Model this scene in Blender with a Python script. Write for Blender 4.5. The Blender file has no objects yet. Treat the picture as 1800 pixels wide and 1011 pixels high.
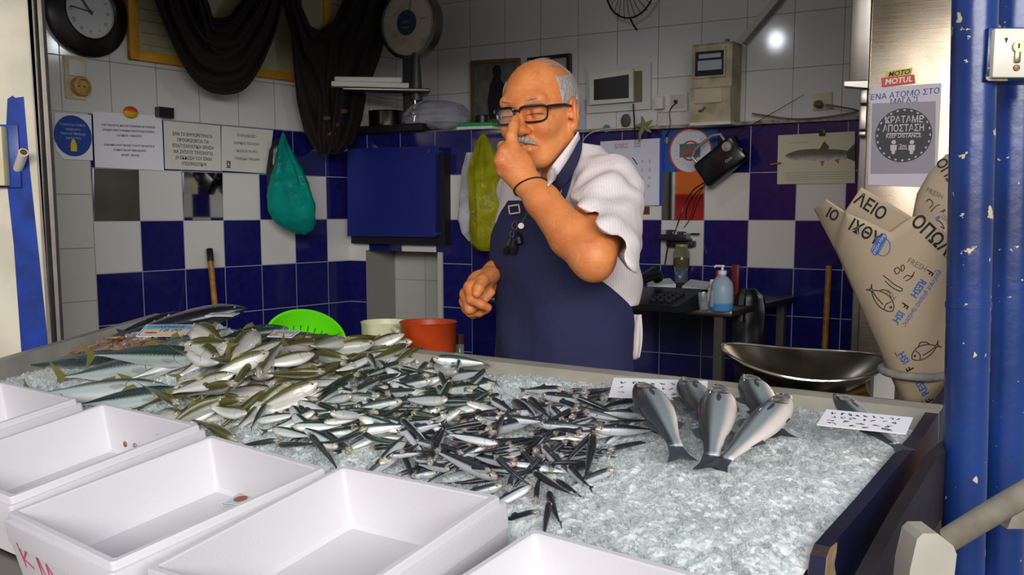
import bpy, math, random
import numpy as np
from mathutils import Vector, Matrix
R = math.radians
scene = bpy.context.scene
COL = scene.collection
rng = np.random.default_rng(7)
random.seed(7)

# ------------------------------------------------------------------ camera
F, PIT, YC, CZ = 1760.0, 0.1235, 590.4, 1.42      # focal length (px), pitch, principal row, eye height
cam_d = bpy.data.cameras.new('camera')
cam = bpy.data.objects.new('camera', cam_d); COL.objects.link(cam)
cam.location = (0, 0, CZ); cam.rotation_euler = (math.pi/2 - PIT, 0, 0)
cam_d.sensor_fit = 'HORIZONTAL'; cam_d.sensor_width = 36; cam_d.lens = 36*F/1800
cam_d.shift_y = (YC - 505.5)/1800; cam_d.clip_start = 0.02
scene.camera = cam
scene.view_settings.view_transform = 'Standard'
scene.view_settings.look = 'None'
scene.view_settings.gamma = 1.0
scene.view_settings.use_curve_mapping = False

CAM = np.array([0., 0., CZ])
def V(*a): return np.array(a, float)
def nrm(a):
    a = np.asarray(a, float); return a/np.linalg.norm(a)
def ray(x, y):
    a = (x-900)/F; b = -(y-YC)/F
    c, s = math.cos(PIT), math.sin(PIT)
    return V(a, c+b*s, -s+b*c)
def at_y(x, y, Y):
    d = ray(x, y); return CAM + d*(Y/d[1])
def at_z(x, y, z):
    d = ray(x, y); return CAM + d*((z-CZ)/d[2])
def at_pl(x, y, p, n):
    d = ray(x, y); return CAM + d*(((p-CAM)@n)/(d@n))

# ------------------------------------------------------------------ frames of the place
AL, AB, AC = R(54.02), R(-32.1), R(-36.0)
UL = V(math.cos(AL), math.sin(AL), 0); NL = V(UL[1], -UL[0], 0)         # left wall: along, out into the room
UB = V(math.cos(AB), math.sin(AB), 0); NB = V(UB[1], -UB[0], 0)
if NL @ V(1, -1, 0) < 0: NL = -NL
if NB[1] > 0: NB = -NB
Z0 = CZ - .0367                                                         # height of the tile line at eye level
L0 = V(-1.5831, 3.8109, Z0); B0 = V(.6686, 4.5053, Z0)
T = .2
UC = V(math.cos(AC), math.sin(AC), 0); VC = V(math.sin(AC), -math.cos(AC), 0)   # counter: along, towards the customer
SL = .168                                                               # slope of the slab
C0 = V(-.023, 2.126, 1.085)
NC = nrm(np.cross(UC, VC - V(0, 0, SL)))
if NC[2] < 0: NC = -NC
def cpt(u, v, h=0):                     # a point of the counter: u along it, v towards the front, h above the ice plane
    return C0 + UC*u + VC*v + V(0, 0, -SL*v) + NC*h
def cuv(p):
    d = p - C0
    return d@UC, d@VC, d@NC
def on_ice(x, y, h=0): return at_pl(x, y, C0 + NC*h, NC)
def on_left(x, y, off=0):
    q = at_pl(x, y, L0 + NL*off, NL); return (q-L0)@UL, q[2]-Z0
def on_back(x, y, off=0):
    q = at_pl(x, y, B0 + NB*off, NB); return (q-B0)@UB, q[2]-Z0
def frame(o, x, y, z):
    m = Matrix.Identity(4)
    for i, a in enumerate((x, y, z)):
        for k in range(3): m[k][i] = a[k]
    for k in range(3): m[k][3] = o[k]
    return m
UPV = V(0, 0, 1)
def m_left(s, z, off=0): return frame(L0 + UL*s + NL*off + V(0, 0, z), UL, -NL, UPV)   # local x along, y into wall, z up
def m_back(s, z, off=0): return frame(B0 + UB*s + NB*off + V(0, 0, z), UB, -NB, UPV)
NCv = NC
def m_ice(u, v, h=0, rot=0):            # local x along, y up-slope, z normal
    y = nrm(-(VC - V(0, 0, SL)))
    x = UC*math.cos(rot) + y*math.sin(rot)
    return frame(cpt(u, v, h), x, np.cross(NC, x), NC)
def m_up(p, rz=0): return Matrix.Translation(Vector(p)) @ Matrix.Rotation(rz, 4, 'Z')
def m_axis(p, xdir, up=(0, 0, 1)):      # local x along xdir, z near up
    x = nrm(xdir); y = nrm(np.cross(np.asarray(up, float), x)); z = np.cross(x, y)
    return frame(p, x, y, z)

# ------------------------------------------------------------------ mesh building
class MB:
    def __init__(s, m=None): s.v = []; s.f = []; s.uv = None; s.m = m; s.mi = []; s.cur = 0
    def add(s, vs, fs, m=None):
        o = len(s.v)
        M = m if m is not None else s.m
        if M is not None: vs = [tuple(M @ Vector(v)) for v in vs]
        s.v += [tuple(map(float, v)) for v in vs]
        s.f += [tuple(int(i)+o for i in f) for f in fs]
        s.mi += [s.cur]*len(fs)
        return s
    def box(s, x0, x1, y0, y1, z0, z1, m=None, b=0.0):
        if b <= 0:
            vs = [(x, y, z) for z in (z0, z1) for y in (y0, y1) for x in (x0, x1)]
            return s.add(vs, [(0,2,3,1), (4,5,7,6), (0,1,5,4), (2,6,7,3), (0,4,6,2), (1,3,7,5)], m)
        b = min(b, (x1-x0)*.49, (y1-y0)*.49, (z1-z0)*.49)
        cx, cy, cz = (x0+x1)/2, (y0+y1)/2, (z0+z1)/2
        n = 3; a = []
        for i in range(n+1): a.append(-1 + 0*i)
        # rounded box from a cube sphere
        hx, hy, hz = (x1-x0)/2-b, (y1-y0)/2-b, (z1-z0)/2-b
        vs = []; fs = []
        tt = [-1, -.6, .6, 1]
        for ax in range(3):
            for sg in (-1, 1):
                base = len(vs)
                for i in range(4):
                    for j in range(4):
                        p = [0, 0, 0]; p[ax] = sg; p[(ax+1) % 3] = tt[i]; p[(ax+2) % 3] = tt[j]
                        core = [0, 0, 0]; d = [0, 0, 0]
                        for k, h in enumerate((hx, hy, hz)):
                            core[k] = h*(1 if p[k] > 0 else -1)
                            q = p[k]; d[k] = 0 if abs(q) < .61 else q
                            if abs(q) < .61: d[k] = 0
                        l = math.sqrt(sum(t*t for t in d)) or 1
                        c = (cx, cy, cz)
                        vs.append(tuple(c[k]+core[k]+b*d[k]/l for k in range(3)))
                for i in range(3):
                    for j in range(3):
                        q = (base+i*4+j, base+(i+1)*4+j, base+(i+1)*4+j+1, base+i*4+j+1)
                        fs.append(q if sg > 0 else q[::-1])
        return s.add(vs, fs, m)
    def prism(s, pts, y0, y1, m=None, axis='y'):        # outline in x,z pushed through y
        n = len(pts)
        A = sum(pts[i][0]*pts[(i+1) % n][1]-pts[(i+1) % n][0]*pts[i][1] for i in range(n))
        if A < 0: pts = pts[::-1]
        f3 = (lambda a, b, c: (a, c, b)) if axis == 'y' else (lambda a, b, c: (a, b, c))
        vs = [f3(p[0], p[1], y0) for p in pts] + [f3(p[0], p[1], y1) for p in pts]
        fs = [tuple(range(n)), tuple(range(2*n-1, n-1, -1))]
        for i in range(n):
            j = (i+1) % n; fs.append((j, i, n+i, n+j))
        if axis != 'y': fs = [f[::-1] for f in fs]
        return s.add(vs, fs, m)
    def lathe(s, prof, n=32, m=None, cap=True, sx=1, sy=1, c=(0, 0)):
        vs = []; fs = []
        for r, z in prof:
            for i in range(n):
                a = 2*math.pi*i/n; vs.append((c[0]+r*sx*math.cos(a), c[1]+r*sy*math.sin(a), z))
        for k in range(len(prof)-1):
            for i in range(n):
                j = (i+1) % n; fs.append((k*n+i, k*n+j, (k+1)*n+j, (k+1)*n+i))
        if cap:
            if prof[0][0] > 1e-6: fs.append(tuple(range(n-1, -1, -1)))
            if prof[-1][0] > 1e-6: fs.append(tuple((len(prof)-1)*n+i for i in range(n)))
        return s.add(vs, fs, m)
    def tube(s, path, r, n=8, m=None, closed=False, caps=True):
        P = [np.array(p, float) for p in path]; k = len(P)
        rr = r if hasattr(r, '__len__') else [r]*k
        vs = []; fs = []; prev = None
        for i in range(k):
            if closed: t = P[(i+1) % k]-P[i-1]
            else: t = P[min(i+1, k-1)]-P[max(i-1, 0)]
            t = nrm(t) if np.linalg.norm(t) > 1e-12 else V(0, 0, 1)
            if prev is None:
                a = V(0, 0, 1) if abs(t[2]) < .9 else V(1, 0, 0)
                x = nrm(np.cross(a, t))
            else:
                x = prev - t*(prev@t); x = nrm(x) if np.linalg.norm(x) > 1e-9 else prev
            prev = x; y = np.cross(t, x)
            for j in range(n):
                a = 2*math.pi*j/n; vs.append(P[i]+(x*math.cos(a)+y*math.sin(a))*rr[i])
        for i in range(k if closed else k-1):
            i2 = (i+1) % k
            for j in range(n):
                j2 = (j+1) % n; fs.append((i*n+j, i*n+j2, i2*n+j2, i2*n+j))
        if caps and not closed:
            fs.append(tuple(range(n-1, -1, -1))); fs.append(tuple((k-1)*n+j for j in range(n)))
        return s.add(vs, fs, m)
    def grid(s, fn, nu, nv, m=None, flip=False):
        vs = [fn(i/nu, j/nv) for j in range(nv+1) for i in range(nu+1)]
        fs = []
        for j in range(nv):
            for i in range(nu):
                a = j*(nu+1)+i; q = (a, a+1, a+nu+2, a+nu+1)
                fs.append(q[::-1] if flip else q)
        return s.add(vs, fs, m)
    def disc(s, r, y, n=32, m=None, sx=1, sz=1, c=(0, 0)):      # facing -y
        vs = [(c[0]+r*sx*math.cos(2*math.pi*i/n), y, c[1]+r*sz*math.sin(2*math.pi*i/n)) for i in range(n)]
        return s.add(vs, [tuple(range(n))], m)
    def ball(s, c, r, n=12, m=None):
        rx, ry, rz = r if hasattr(r, '__len__') else (r, r, r)
        vs = [(c[0], c[1], c[2]-rz)]; fs = []
        for k in range(1, n):
            t = math.pi*k/n
            for i in range(2*n):
                a = math.pi*i/n; vs.append((c[0]+rx*math.sin(t)*math.cos(a), c[1]+ry*math.sin(t)*math.sin(a), c[2]-rz*math.cos(t)))
        vs.append((c[0], c[1], c[2]+rz)); N = 2*n
        for i in range(N):
            j = (i+1) % N
            fs.append((0, 1+j, 1+i)); fs.append((len(vs)-1, 1+(n-2)*N+i, 1+(n-2)*N+j))
            for k in range(n-2):
                fs.append((1+k*N+i, 1+k*N+j, 1+(k+1)*N+j, 1+(k+1)*N+i))
        return s.add(vs, fs, m)
    def mesh(s, name, mats, smooth=True, angle=40):
        me = bpy.data.meshes.new(name)
        me.from_pydata(s.v, [], s.f); me.validate()
        for mm in (mats if isinstance(mats, (list, tuple)) else [mats]): me.materials.append(mm)
        if len(s.mi) == len(me.polygons) and any(s.mi): me.polygons.foreach_set('material_index', s.mi)
        if smooth:
            me.polygons.foreach_set('use_smooth', [True]*len(me.polygons))
            try: me.set_sharp_from_angle(angle=R(angle))
            except Exception: pass
        me.update()
        return me
    def build(s, name, mats, parent=None, smooth=True, angle=40):
        o = bpy.data.objects.new(name, s.mesh(name, mats, smooth, angle)); COL.objects.link(o)
        if parent is not None: o.parent = parent
        return o

def np_mesh(name, verts, faces, mat, smooth=True, parent=None):
    """fast mesh from arrays (quads or triangles)"""
    verts = np.asarray(verts, np.float32); faces = np.asarray(faces, np.int32)
    me = bpy.data.meshes.new(name); k = faces.shape[1]
    me.vertices.add(len(verts)); me.vertices.foreach_set('co', verts.ravel())
    me.loops.add(faces.size); me.loops.foreach_set('vertex_index', faces.ravel())
    me.polygons.add(len(faces)); me.polygons.foreach_set('loop_start', np.arange(0, faces.size, k, dtype=np.int32))
    me.polygons.foreach_set('use_smooth', np.full(len(faces), smooth, bool))
    me.update(calc_edges=True); me.validate()
    for mm in (mat if isinstance(mat, (list, tuple)) else [mat]): me.materials.append(mm)
    o = bpy.data.objects.new(name, me); COL.objects.link(o)
    if parent is not None: o.parent = parent
    return o

def tag(o, label=None, cat=None, group=None, kind=None):
    if label: o['label'] = label
    if cat: o['category'] = cat
    if group: o['group'] = group
    if kind: o['kind'] = kind
    return o
def thing(name, label, cat, m=None, group=None):
    o = bpy.data.objects.new(name, None); COL.objects.link(o); o.empty_display_size = .02
    if m is not None: o.matrix_world = m
    return tag(o, label, cat, group)
def place(o, m): o.matrix_world = m; return o
def copy_tree(root, m=None):
    c = root.copy(); COL.objects.link(c)
    if m is not None: c.matrix_world = m
    for ch in list(root.children):
        d = ch.copy(); COL.objects.link(d); d.parent = c; d.matrix_parent_inverse = ch.matrix_parent_inverse
        for g in list(ch.children):
            e = g.copy(); COL.objects.link(e); e.parent = d
    return c

def text_mesh(body, size, mb, m=None, align='CENTER', ext=0.0003, bold=0, shear=0, sx=1, warp=None, spacing=1, line=1):
    """letters as a mesh in the local x,z plane facing -y, added to mb"""
    c = bpy.data.curves.new('letters', 'FONT'); c.body = body; c.size = size; c.align_x = align; c.align_y = 'CENTER'
    c.extrude = 0; c.offset = bold*size; c.shear = shear; c.space_character = spacing; c.space_line = line; c.resolution_u = 2
    o = bpy.data.objects.new('letters', c); COL.objects.link(o)
    dg = bpy.context.evaluated_depsgraph_get()
    me = bpy.data.meshes.new_from_object(o.evaluated_get(dg))
    vs = [(v.co.x*sx, -ext, v.co.y) for v in me.vertices]; fs = [tuple(p.vertices) for p in me.polygons]
    bpy.data.objects.remove(o); bpy.data.curves.remove(c); bpy.data.meshes.remove(me)
    if warp: vs = [warp(v) for v in vs]
    mb.add(vs, fs, m)
    return mb

def strokes(mb, lines, w, y=-.0006, m=None):
    """pen strokes in the local x,z plane: flat ribbons"""
    for ln in lines:
        P = [V(a, b) for a, b in ln]
        vs = []; 
        for i, p in enumerate(P):
            t = P[min(i+1, len(P)-1)]-P[max(i-1, 0)]; l = np.linalg.norm(t) or 1; nn = V(-t[1], t[0])/l*w/2
            vs += [(p[0]+nn[0], y, p[1]+nn[1]), (p[0]-nn[0], y, p[1]-nn[1])]
        mb.add(vs, [(2*i, 2*i+1, 2*i+3, 2*i+2) for i in range(len(P)-1)], m)
    return mb

# ------------------------------------------------------------------ materials
def lin(c):
    def f(x): return x/12.92 if x <= .04045 else ((x+.055)/1.055)**2.4
    if isinstance(c, str): c = [int(c[i:i+2], 16)/255 for i in (0, 2, 4)]
    return tuple(f(x) for x in c)
class S:                                # node expression
    def __init__(s, nt, k): s.nt = nt; s.k = k
    def _m(s, op, *o):
        n = s.nt.nodes.new('ShaderNodeMath'); n.operation = op
        for i, a in enumerate((s,)+o):
            if isinstance(a, S): s.nt.links.new(a.k, n.inputs[i])
            else: n.inputs[i].default_value = a
        return S(s.nt, n.outputs[0])
    def __add__(s, o): return s._m('ADD', o)
    def __sub__(s, o): return s._m('SUBTRACT', o)
    def __mul__(s, o): return s._m('MULTIPLY', o)
    def __truediv__(s, o): return s._m('DIVIDE', o)
    def floor(s): return s._m('FLOOR')
    def mod(s, o): return s._m('FLOORED_MODULO', o)
    def lt(s, o): return s._m('LESS_THAN', o)
    def gt(s, o): return s._m('GREATER_THAN', o)
    def mn(s, o): return s._m('MINIMUM', o)
    def mx(s, o): return s._m('MAXIMUM', o)
    def absv(s): return s._m('ABSOLUTE')
    def powv(s, o): return s._m('POWER', o)
    def sin(s): return s._m('SINE')
    def clamp(s): return s.mx(0).mn(1)
class Mat:
    def __init__(s, name, color=(.8, .8, .8), rough=.5, metal=0, **k):
        s.m = bpy.data.materials.new(name); s.m.use_nodes = True; s.nt = s.m.node_tree
        s.b = s.nt.nodes['Principled BSDF']
        if isinstance(color, str): color = lin(color)
        s.set('Base Color', (*color, 1)); s.set('Roughness', rough); s.set('Metallic', metal)
        for a, v in k.items(): s.set(a.replace('_', ' '), v)
        s.color = color
    def set(s, n, v):
        if isinstance(v, S): s.nt.links.new(v.k, s.b.inputs[n])
        elif isinstance(v, bpy.types.NodeSocket): s.nt.links.new(v, s.b.inputs[n])
        else: s.b.inputs[n].default_value = v
    def coord(s, kind='Object'):
        n = s.nt.nodes.new('ShaderNodeTexCoord'); return n.outputs[kind]
    def sep(s, sock):
        n = s.nt.nodes.new('ShaderNodeSeparateXYZ'); s.nt.links.new(sock, n.inputs[0])
        return [S(s.nt, o) for o in n.outputs]
    def comb(s, *a):
        n = s.nt.nodes.new('ShaderNodeCombineXYZ')
        for i, x in enumerate(a):
            if isinstance(x, S): s.nt.links.new(x.k, n.inputs[i])
            else: n.inputs[i].default_value = x
        return n.outputs[0]
    def noise(s, scale, detail=3, rough=.5, vec=None, out='Fac', dist=0):
        n = s.nt.nodes.new('ShaderNodeTexNoise'); n.inputs['Scale'].default_value = scale
        n.inputs['Detail'].default_value = detail; n.inputs['Roughness'].default_value = rough; n.inputs['Distortion'].default_value = dist
        s.nt.links.new(vec if vec is not None else s.coord(), n.inputs['Vector']); return S(s.nt, n.outputs[out])
    def voro(s, scale, vec=None, feature='F1', out='Distance', rand=1):
        n = s.nt.nodes.new('ShaderNodeTexVoronoi'); n.feature = feature; n.inputs['Scale'].default_value = scale
        n.inputs['Randomness'].default_value = rand
        s.nt.links.new(vec if vec is not None else s.coord(), n.inputs['Vector']); return S(s.nt, n.outputs[out])
    def white(s, vec):
        n = s.nt.nodes.new('ShaderNodeTexWhiteNoise'); s.nt.links.new(vec, n.inputs['Vector']); return S(s.nt, n.outputs['Value'])
    def mix(s, fac, a, b):
        n = s.nt.nodes.new('ShaderNodeMix'); n.data_type = 'RGBA'
        ins = [i for i in n.inputs if i.type == 'RGBA']
        if isinstance(fac, S): s.nt.links.new(fac.k, n.inputs['Factor'])
        else: n.inputs['Factor'].default_value = fac
        for i, x in zip(ins, (a, b)):
            if isinstance(x, S): s.nt.links.new(x.k, i)
            elif isinstance(x, bpy.types.NodeSocket): s.nt.links.new(x, i)
            else:
                if isinstance(x, str): x = lin(x)
                i.default_value = (*x[:3], 1)
        return [o for o in n.outputs if o.type == 'RGBA'][0]
    def ramp(s, fac, stops, interp='LINEAR'):
        n = s.nt.nodes.new('ShaderNodeValToRGB'); s.nt.links.new(fac.k, n.inputs[0]); e = n.color_ramp.elements
        n.color_ramp.interpolation = interp
        while len(e) < len(stops): e.new(.5)
        for el, (p, c) in zip(e, stops):
            if isinstance(c, str): c = lin(c)
            el.position = p; el.color = (*c[:3], 1)
        return n.outputs[0]
    def step(s, x, a, b):               # smooth ramp of a value
        n = s.nt.nodes.new('ShaderNodeMapRange'); n.interpolation_type = 'SMOOTHSTEP'
        s.nt.links.new(x.k, n.inputs[0]); n.inputs[1].default_value = a; n.inputs[2].default_value = b
        return S(s.nt, n.outputs[0])
    def bump(s, h, strength=.3, dist=.002):
        n = s.nt.nodes.new('ShaderNodeBump'); n.inputs['Strength'].default_value = strength; n.inputs['Distance'].default_value = dist
        s.nt.links.new(h.k, n.inputs['Height']); s.nt.links.new(n.outputs[0], s.b.inputs['Normal']); return s
    def vary(s, scale=8, amt=.15, dark=None, detail=4):
        f = s.noise(scale, detail)
        c = s.color
        d = dark if dark is not None else tuple(x*(1-amt*2) for x in c)
        if isinstance(d, str): d = lin(d)
        s.set('Base Color', s.mix(s.step(f, .3, .75), c, d)); return s
def M(name, color, rough=.5, metal=0, vary=0, scale=10, bump=0, bscale=60, bdist=.001, **k):
    a = Mat(name, color, rough, metal, **k)
    if vary: a.vary(scale, vary)
    if bump: a.bump(a.noise(bscale, 3), bump, bdist)
    return a.m

def tile_mat(name, checker, tw, th, white, blue, offx=0, offz=0, grout=.0016):
    a = Mat(name, white, .12, 0, Specular_IOR_Level=.5)
    x, y, z = a.sep(a.coord())
    fx = ((x-offx)/tw); fz = ((z-offz)/th)
    cx, cz = fx.floor(), fz.floor()
    dx = ((fx-cx)-.5).absv()*-1+.5; dz = ((fz-cz)-.5).absv()*-1+.5
    g = (dx*tw).mn(dz*th)
    gm = a.step(g, grout*.6, grout*1.5)
    rnd = a.white(a.comb(cx, cz, 0.0))
    w = a.mix(rnd*.12, white, tuple(c*.7 for c in lin(white)))
    if checker:
        par = (cx+cz).mod(2).lt(.5)
        mid = cz.gt(-1.5)*cz.lt(.5)
        isb = (mid*par).mx(cz.lt(-1.5)).mx(cz.gt(.5))
        nb = a.noise(30, 4)
        b = a.mix(a.step(nb, .3, .8), blue, tuple(c*.62 for c in lin(blue)))
        c = a.mix(isb, w, b)
        gcol = a.mix(isb, '8f8f88', '9a9ba6')
    else:
        c = w; gcol = lin('8a8780')
    dirt = a.noise(3.2, 5)
    c = a.mix(a.step(dirt, .55, .85)*.14, c, '8b7d63') if not checker else c
    col = a.mix(gm, gcol, c)
    a.set('Base Color', col)
    a.set('Roughness', (gm*-.5)+.62)
    wob = a.noise(9, 2)
    a.bump(gm*.5+wob*.16, .35, .004)
    return a.m
# ================================================================== the shop's walls
WHITE, BLUE = 'cfcdc9', '1d1c62'
tile_l = tile_mat('checker tiles', True, T, T, WHITE, BLUE)
tile_b = tile_l
tile_wl = tile_mat('white tiles left', False, T, T, WHITE, BLUE, 0.10, 0.0)
tile_ws = tile_mat('white tiles side', False, T, T, 'c6c5bd', BLUE, 0.0, 0.10)
tile_wb = tile_mat('white tiles back', False, T, .22, WHITE, BLUE, -.03, .4)
plaster = M('plaster', 'b9b4a6', .9, vary=.1, scale=4, bump=.2, bscale=120)
cream = M('cream paint', 'd9d2bd', .75, vary=.12, scale=6, bump=.25, bscale=70)
concrete = M('concrete', '6b675f', .85, vary=.2, scale=5)
# real room corner = where the two wall planes meet
A_ = np.array([[UL[0], -UB[0]], [UL[1], -UB[1]]]); sc_, tc_ = np.linalg.solve(A_, (B0-L0)[:2])
ZT = 3.05 - Z0; ZB = -Z0
def quadmesh(mb, pts): mb.add(pts, [tuple(range(len(pts)))])
def rect(mb, x0, x1, z0, z1, y=0, mi=0):
    mb.cur = mi; mb.add([(x0, y, z0), (x1, y, z0), (x1, y, z1), (x0, y, z1)], [(0, 1, 2, 3)])
SB = on_left(613.8, 386)[0]                                 # where the low tiled block meets the left wall
mb = MB()
rect(mb, 0, SB+.02, ZB, .4, 0, 0); rect(mb, -.75, 0, ZB, .4, 0, 1); rect(mb, -.75, sc_, .4, ZT, 0, 2)
mb.box(-.75, sc_, .001, .12, ZB, ZT)
wl = mb.build('wall_left', [tile_l, tile_ws, tile_wl, plaster], smooth=False); tag(wl, 'wall of blue and white checkered tiles with notices', 'wall', kind='structure'); place(wl, m_left(0, 0))
mb = MB()
rect(mb, tc_, 2.1, ZB, .4, 0, 0); rect(mb, tc_, 2.1, .4, ZT, 0, 1); mb.cur = 2; mb.box(tc_-.1, 2.1, .001, .12, ZB, ZT)
wb = mb.build('wall_back', [tile_b, tile_wb, plaster], smooth=False); tag(wb, 'rear wall with white tiles above blue and white checkers', 'wall', kind='structure'); place(wb, m_back(0, 0))
# low tiled block with a recess in front of the corner
PB = L0 + UL*SB
blk_r = at_pl(829.5, 400, PB, NB); blk_r = V(blk_r[0], blk_r[1], Z0)
def on_blk(x, y, off=0):
    q = at_pl(x, y, blk_r + NB*off, NB); return (q-blk_r)@UB, q[2]-Z0
def m_blk(s, z, off=0): return frame(blk_r + UB*s + NB*off + V(0, 0, z), UB, -NB, UPV)
wblk = (PB-blk_r)@UB                                        # negative
nx0, nz1 = on_blk(643, 440); nx1, _ = on_blk(779, 440)
dep = (blk_r-B0)@NB
tile_k = tile_mat('checker tiles block', True, T, T, WHITE, BLUE, 0, 0)
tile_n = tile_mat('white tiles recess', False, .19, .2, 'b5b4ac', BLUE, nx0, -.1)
mb = MB()
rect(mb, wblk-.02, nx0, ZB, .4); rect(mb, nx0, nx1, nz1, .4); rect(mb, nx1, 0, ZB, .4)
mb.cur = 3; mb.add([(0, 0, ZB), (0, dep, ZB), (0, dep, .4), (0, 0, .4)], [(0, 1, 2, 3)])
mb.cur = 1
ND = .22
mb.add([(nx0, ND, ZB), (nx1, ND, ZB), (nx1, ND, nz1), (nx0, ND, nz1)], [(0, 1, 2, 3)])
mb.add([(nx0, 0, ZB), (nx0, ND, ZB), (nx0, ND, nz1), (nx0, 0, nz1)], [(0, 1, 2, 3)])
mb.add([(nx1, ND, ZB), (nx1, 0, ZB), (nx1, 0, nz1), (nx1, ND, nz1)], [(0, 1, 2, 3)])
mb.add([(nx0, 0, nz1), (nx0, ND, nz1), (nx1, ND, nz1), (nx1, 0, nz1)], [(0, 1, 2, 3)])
mb.cur = 2
mb.add([(wblk-.3, 0, .4), (0, 0, .4), (0, dep, .4), (wblk-.3, dep, .4)], [(0, 1, 2, 3)])
blk = mb.build('wall_block', [tile_k, tile_n, M('block top', 'a09d92', .5), M('blue side tiles', '1d1c62', .15)], smooth=False)
tag(blk, 'low tiled wall block with a white recess', 'wall', kind='structure'); place(blk, m_blk(0, 0))
mb = MB()
mb.box(nx1-.028, nx1-.004, -.006, .01, -1.36+0.9, nz1+.0); 
tr = mb.build('trim_1', M('recess edge strip', 'b9b8ae', .4)); tag(tr, 'pale strip along the edge of the tiled recess', 'trim', kind='structure'); place(tr, m_blk(0, 0))
# ledge over the blue tiles of the rear wall
mb = MB(); mb.box(.02+((blk_r-B0)@UB), 2.1, -.03, 0, .397, .412, b=.004)
ld = mb.build('trim_2', Mat('ledge', 'a9a594', .7).vary(30, .2, '6d6450').m); tag(ld, 'narrow pale ledge above the blue tiles of the rear wall', 'trim', kind='structure'); place(ld, m_back(0, 0))
mb = MB(); mb.box(-3.2, 3.2, -7, 6.2, -.1, 0)
fl = mb.build('floor', concrete, smooth=False); tag(fl, 'grey concrete floor', 'floor', kind='structure')
mb = MB(); mb.box(-3.2, 2.2, 1.62, 6.2, 3.05, 3.15); mb.box(-3.2, 2.2, 1.50, 1.62, 2.215, 3.15)  # second box: unseen lintel, added to keep light off the upper walls
ce = mb.build('ceiling', plaster, smooth=False); tag(ce, 'plain shop ceiling with an unseen lintel added to shade the upper walls', 'ceiling', kind='structure')
mb = MB(); mb.box(1.62, 1.72, 2.35, 5.0, 0, 3.05)
wr = mb.build('wall_right', cream, smooth=False); tag(wr, 'cream side wall behind the refrigerator', 'wall', kind='structure')

# ------------------------------------------------------------------ pier at the left of the opening
YJ = 2.78
def poly_y(mb, pts, Y, th, m=None):
    P = [at_y(x, y, Y) for x, y in pts]
    mb.prism([(p[0], p[2]) for p in P], Y, Y+th)
    return mb
bluep = Mat('blue gloss paint', '1b3f9c', .35).vary(14, .18, '12306f').m
blued = M('navy paint', '16204f', .4, vary=.2, scale=12)
alu = M('aluminium', 'a7a39a', .38, .9, vary=.1, scale=20)
dark = M('dark gap', '17130f', .8)
mb = MB(); poly_y(mb, [(-260, -260), (22, -260), (48, 0), (60, 170), (92, 640), (92, 1100), (-260, 1100)], YJ, .012)
pier = mb.build('wall_front', cream, smooth=False); tag(pier, 'cream painted pier at the left end of the counter', 'wall', kind='structure')
mb = MB(); poly_y(mb, [(13, 174), (22, 168), (26, 172), (41, 170), (52, 300), (68, 450), (86, 625), (88, 700), (44, 700), (37, 612), (24, 430), (12, 320), (10, 240)], YJ-.003, .003)
ps = mb.build('paint_strip', bluep, pier, smooth=False); ps['label'] = 'blue painted strip'
mb = MB(); poly_y(mb, [(30, -260), (40, -260), (48, 0), (66, 300), (84, 606), (90, 700), (99, 700), (91, 604), (74, 300), (57, 0)], YJ-.02, .03)
t3 = mb.build('trim_3', alu, smooth=False); tag(t3, 'metal shutter track edge beside the blue paint strip', 'trim', kind='structure')
mb = MB(); poly_y(mb, [(40, -260), (57, 0), (73, 300), (90, 604), (95, 700), (110, 700), (102, 604), (83, 300), (65, 0), (52, -260)], YJ+.01, .01)
t4 = mb.build('trim_4', dark, smooth=False); tag(t4, 'dark slot of the shutter track', 'trim', kind='structure')
mb = MB(); poly_y(mb, [(52, -260), (65, 0), (83, 300), (101, 604), (108, 700), (113, 700), (107, 600), (91, 300), (72, 0), (60, -260)], YJ-.005, .02)
t5 = mb.build('trim_5', alu, smooth=False); tag(t5, 'inner metal rail of the shutter track', 'trim', kind='structure')
# plate and pipe stub on the pier
t = thing('lock_plate', 'cream lock plate on blue backing beside the left blue strip', 'lock plate', m_up(at_y(8, 275, YJ)))
def px_m(Y): return Y/F*1.0
mb = MB(); mb.box(-.06, .018, -.045, -.012, -.08, .078, b=.003); mb.build('plate', M('plate enamel', 'cfc79f', .4, vary=.1), t)
mb = MB(); mb.box(-.06, .046, -.012, 0, -.085, .085, b=.002); mb.build('backing', bluep, t)
mb = MB(); mb.tube([(-.012, -.05, -.058), (-.012, -.044, -.058)], .006, 10); mb.build('screw', M('brass', '8a6a2c', .4, 1), t)
t = thing('pipe_stub', 'short white pipe end sticking out of the blue strip', 'pipe', m_axis(at_y(31, 298, YJ), at_y(42, 266, YJ-.06)-at_y(31, 298, YJ)))
mb = MB(); mb.tube([(0, 0, 0), (.085, 0, 0)], .0125, 16); mb.build('pipe', M('pipe plastic', 'd8d2c4', .45), t)
mb = MB(); mb.tube([(.085, 0, 0), (.0865, 0, 0)], .009, 16); p = mb.build('bore', M('pipe bore', '6b3b26', .8), t)

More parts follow.
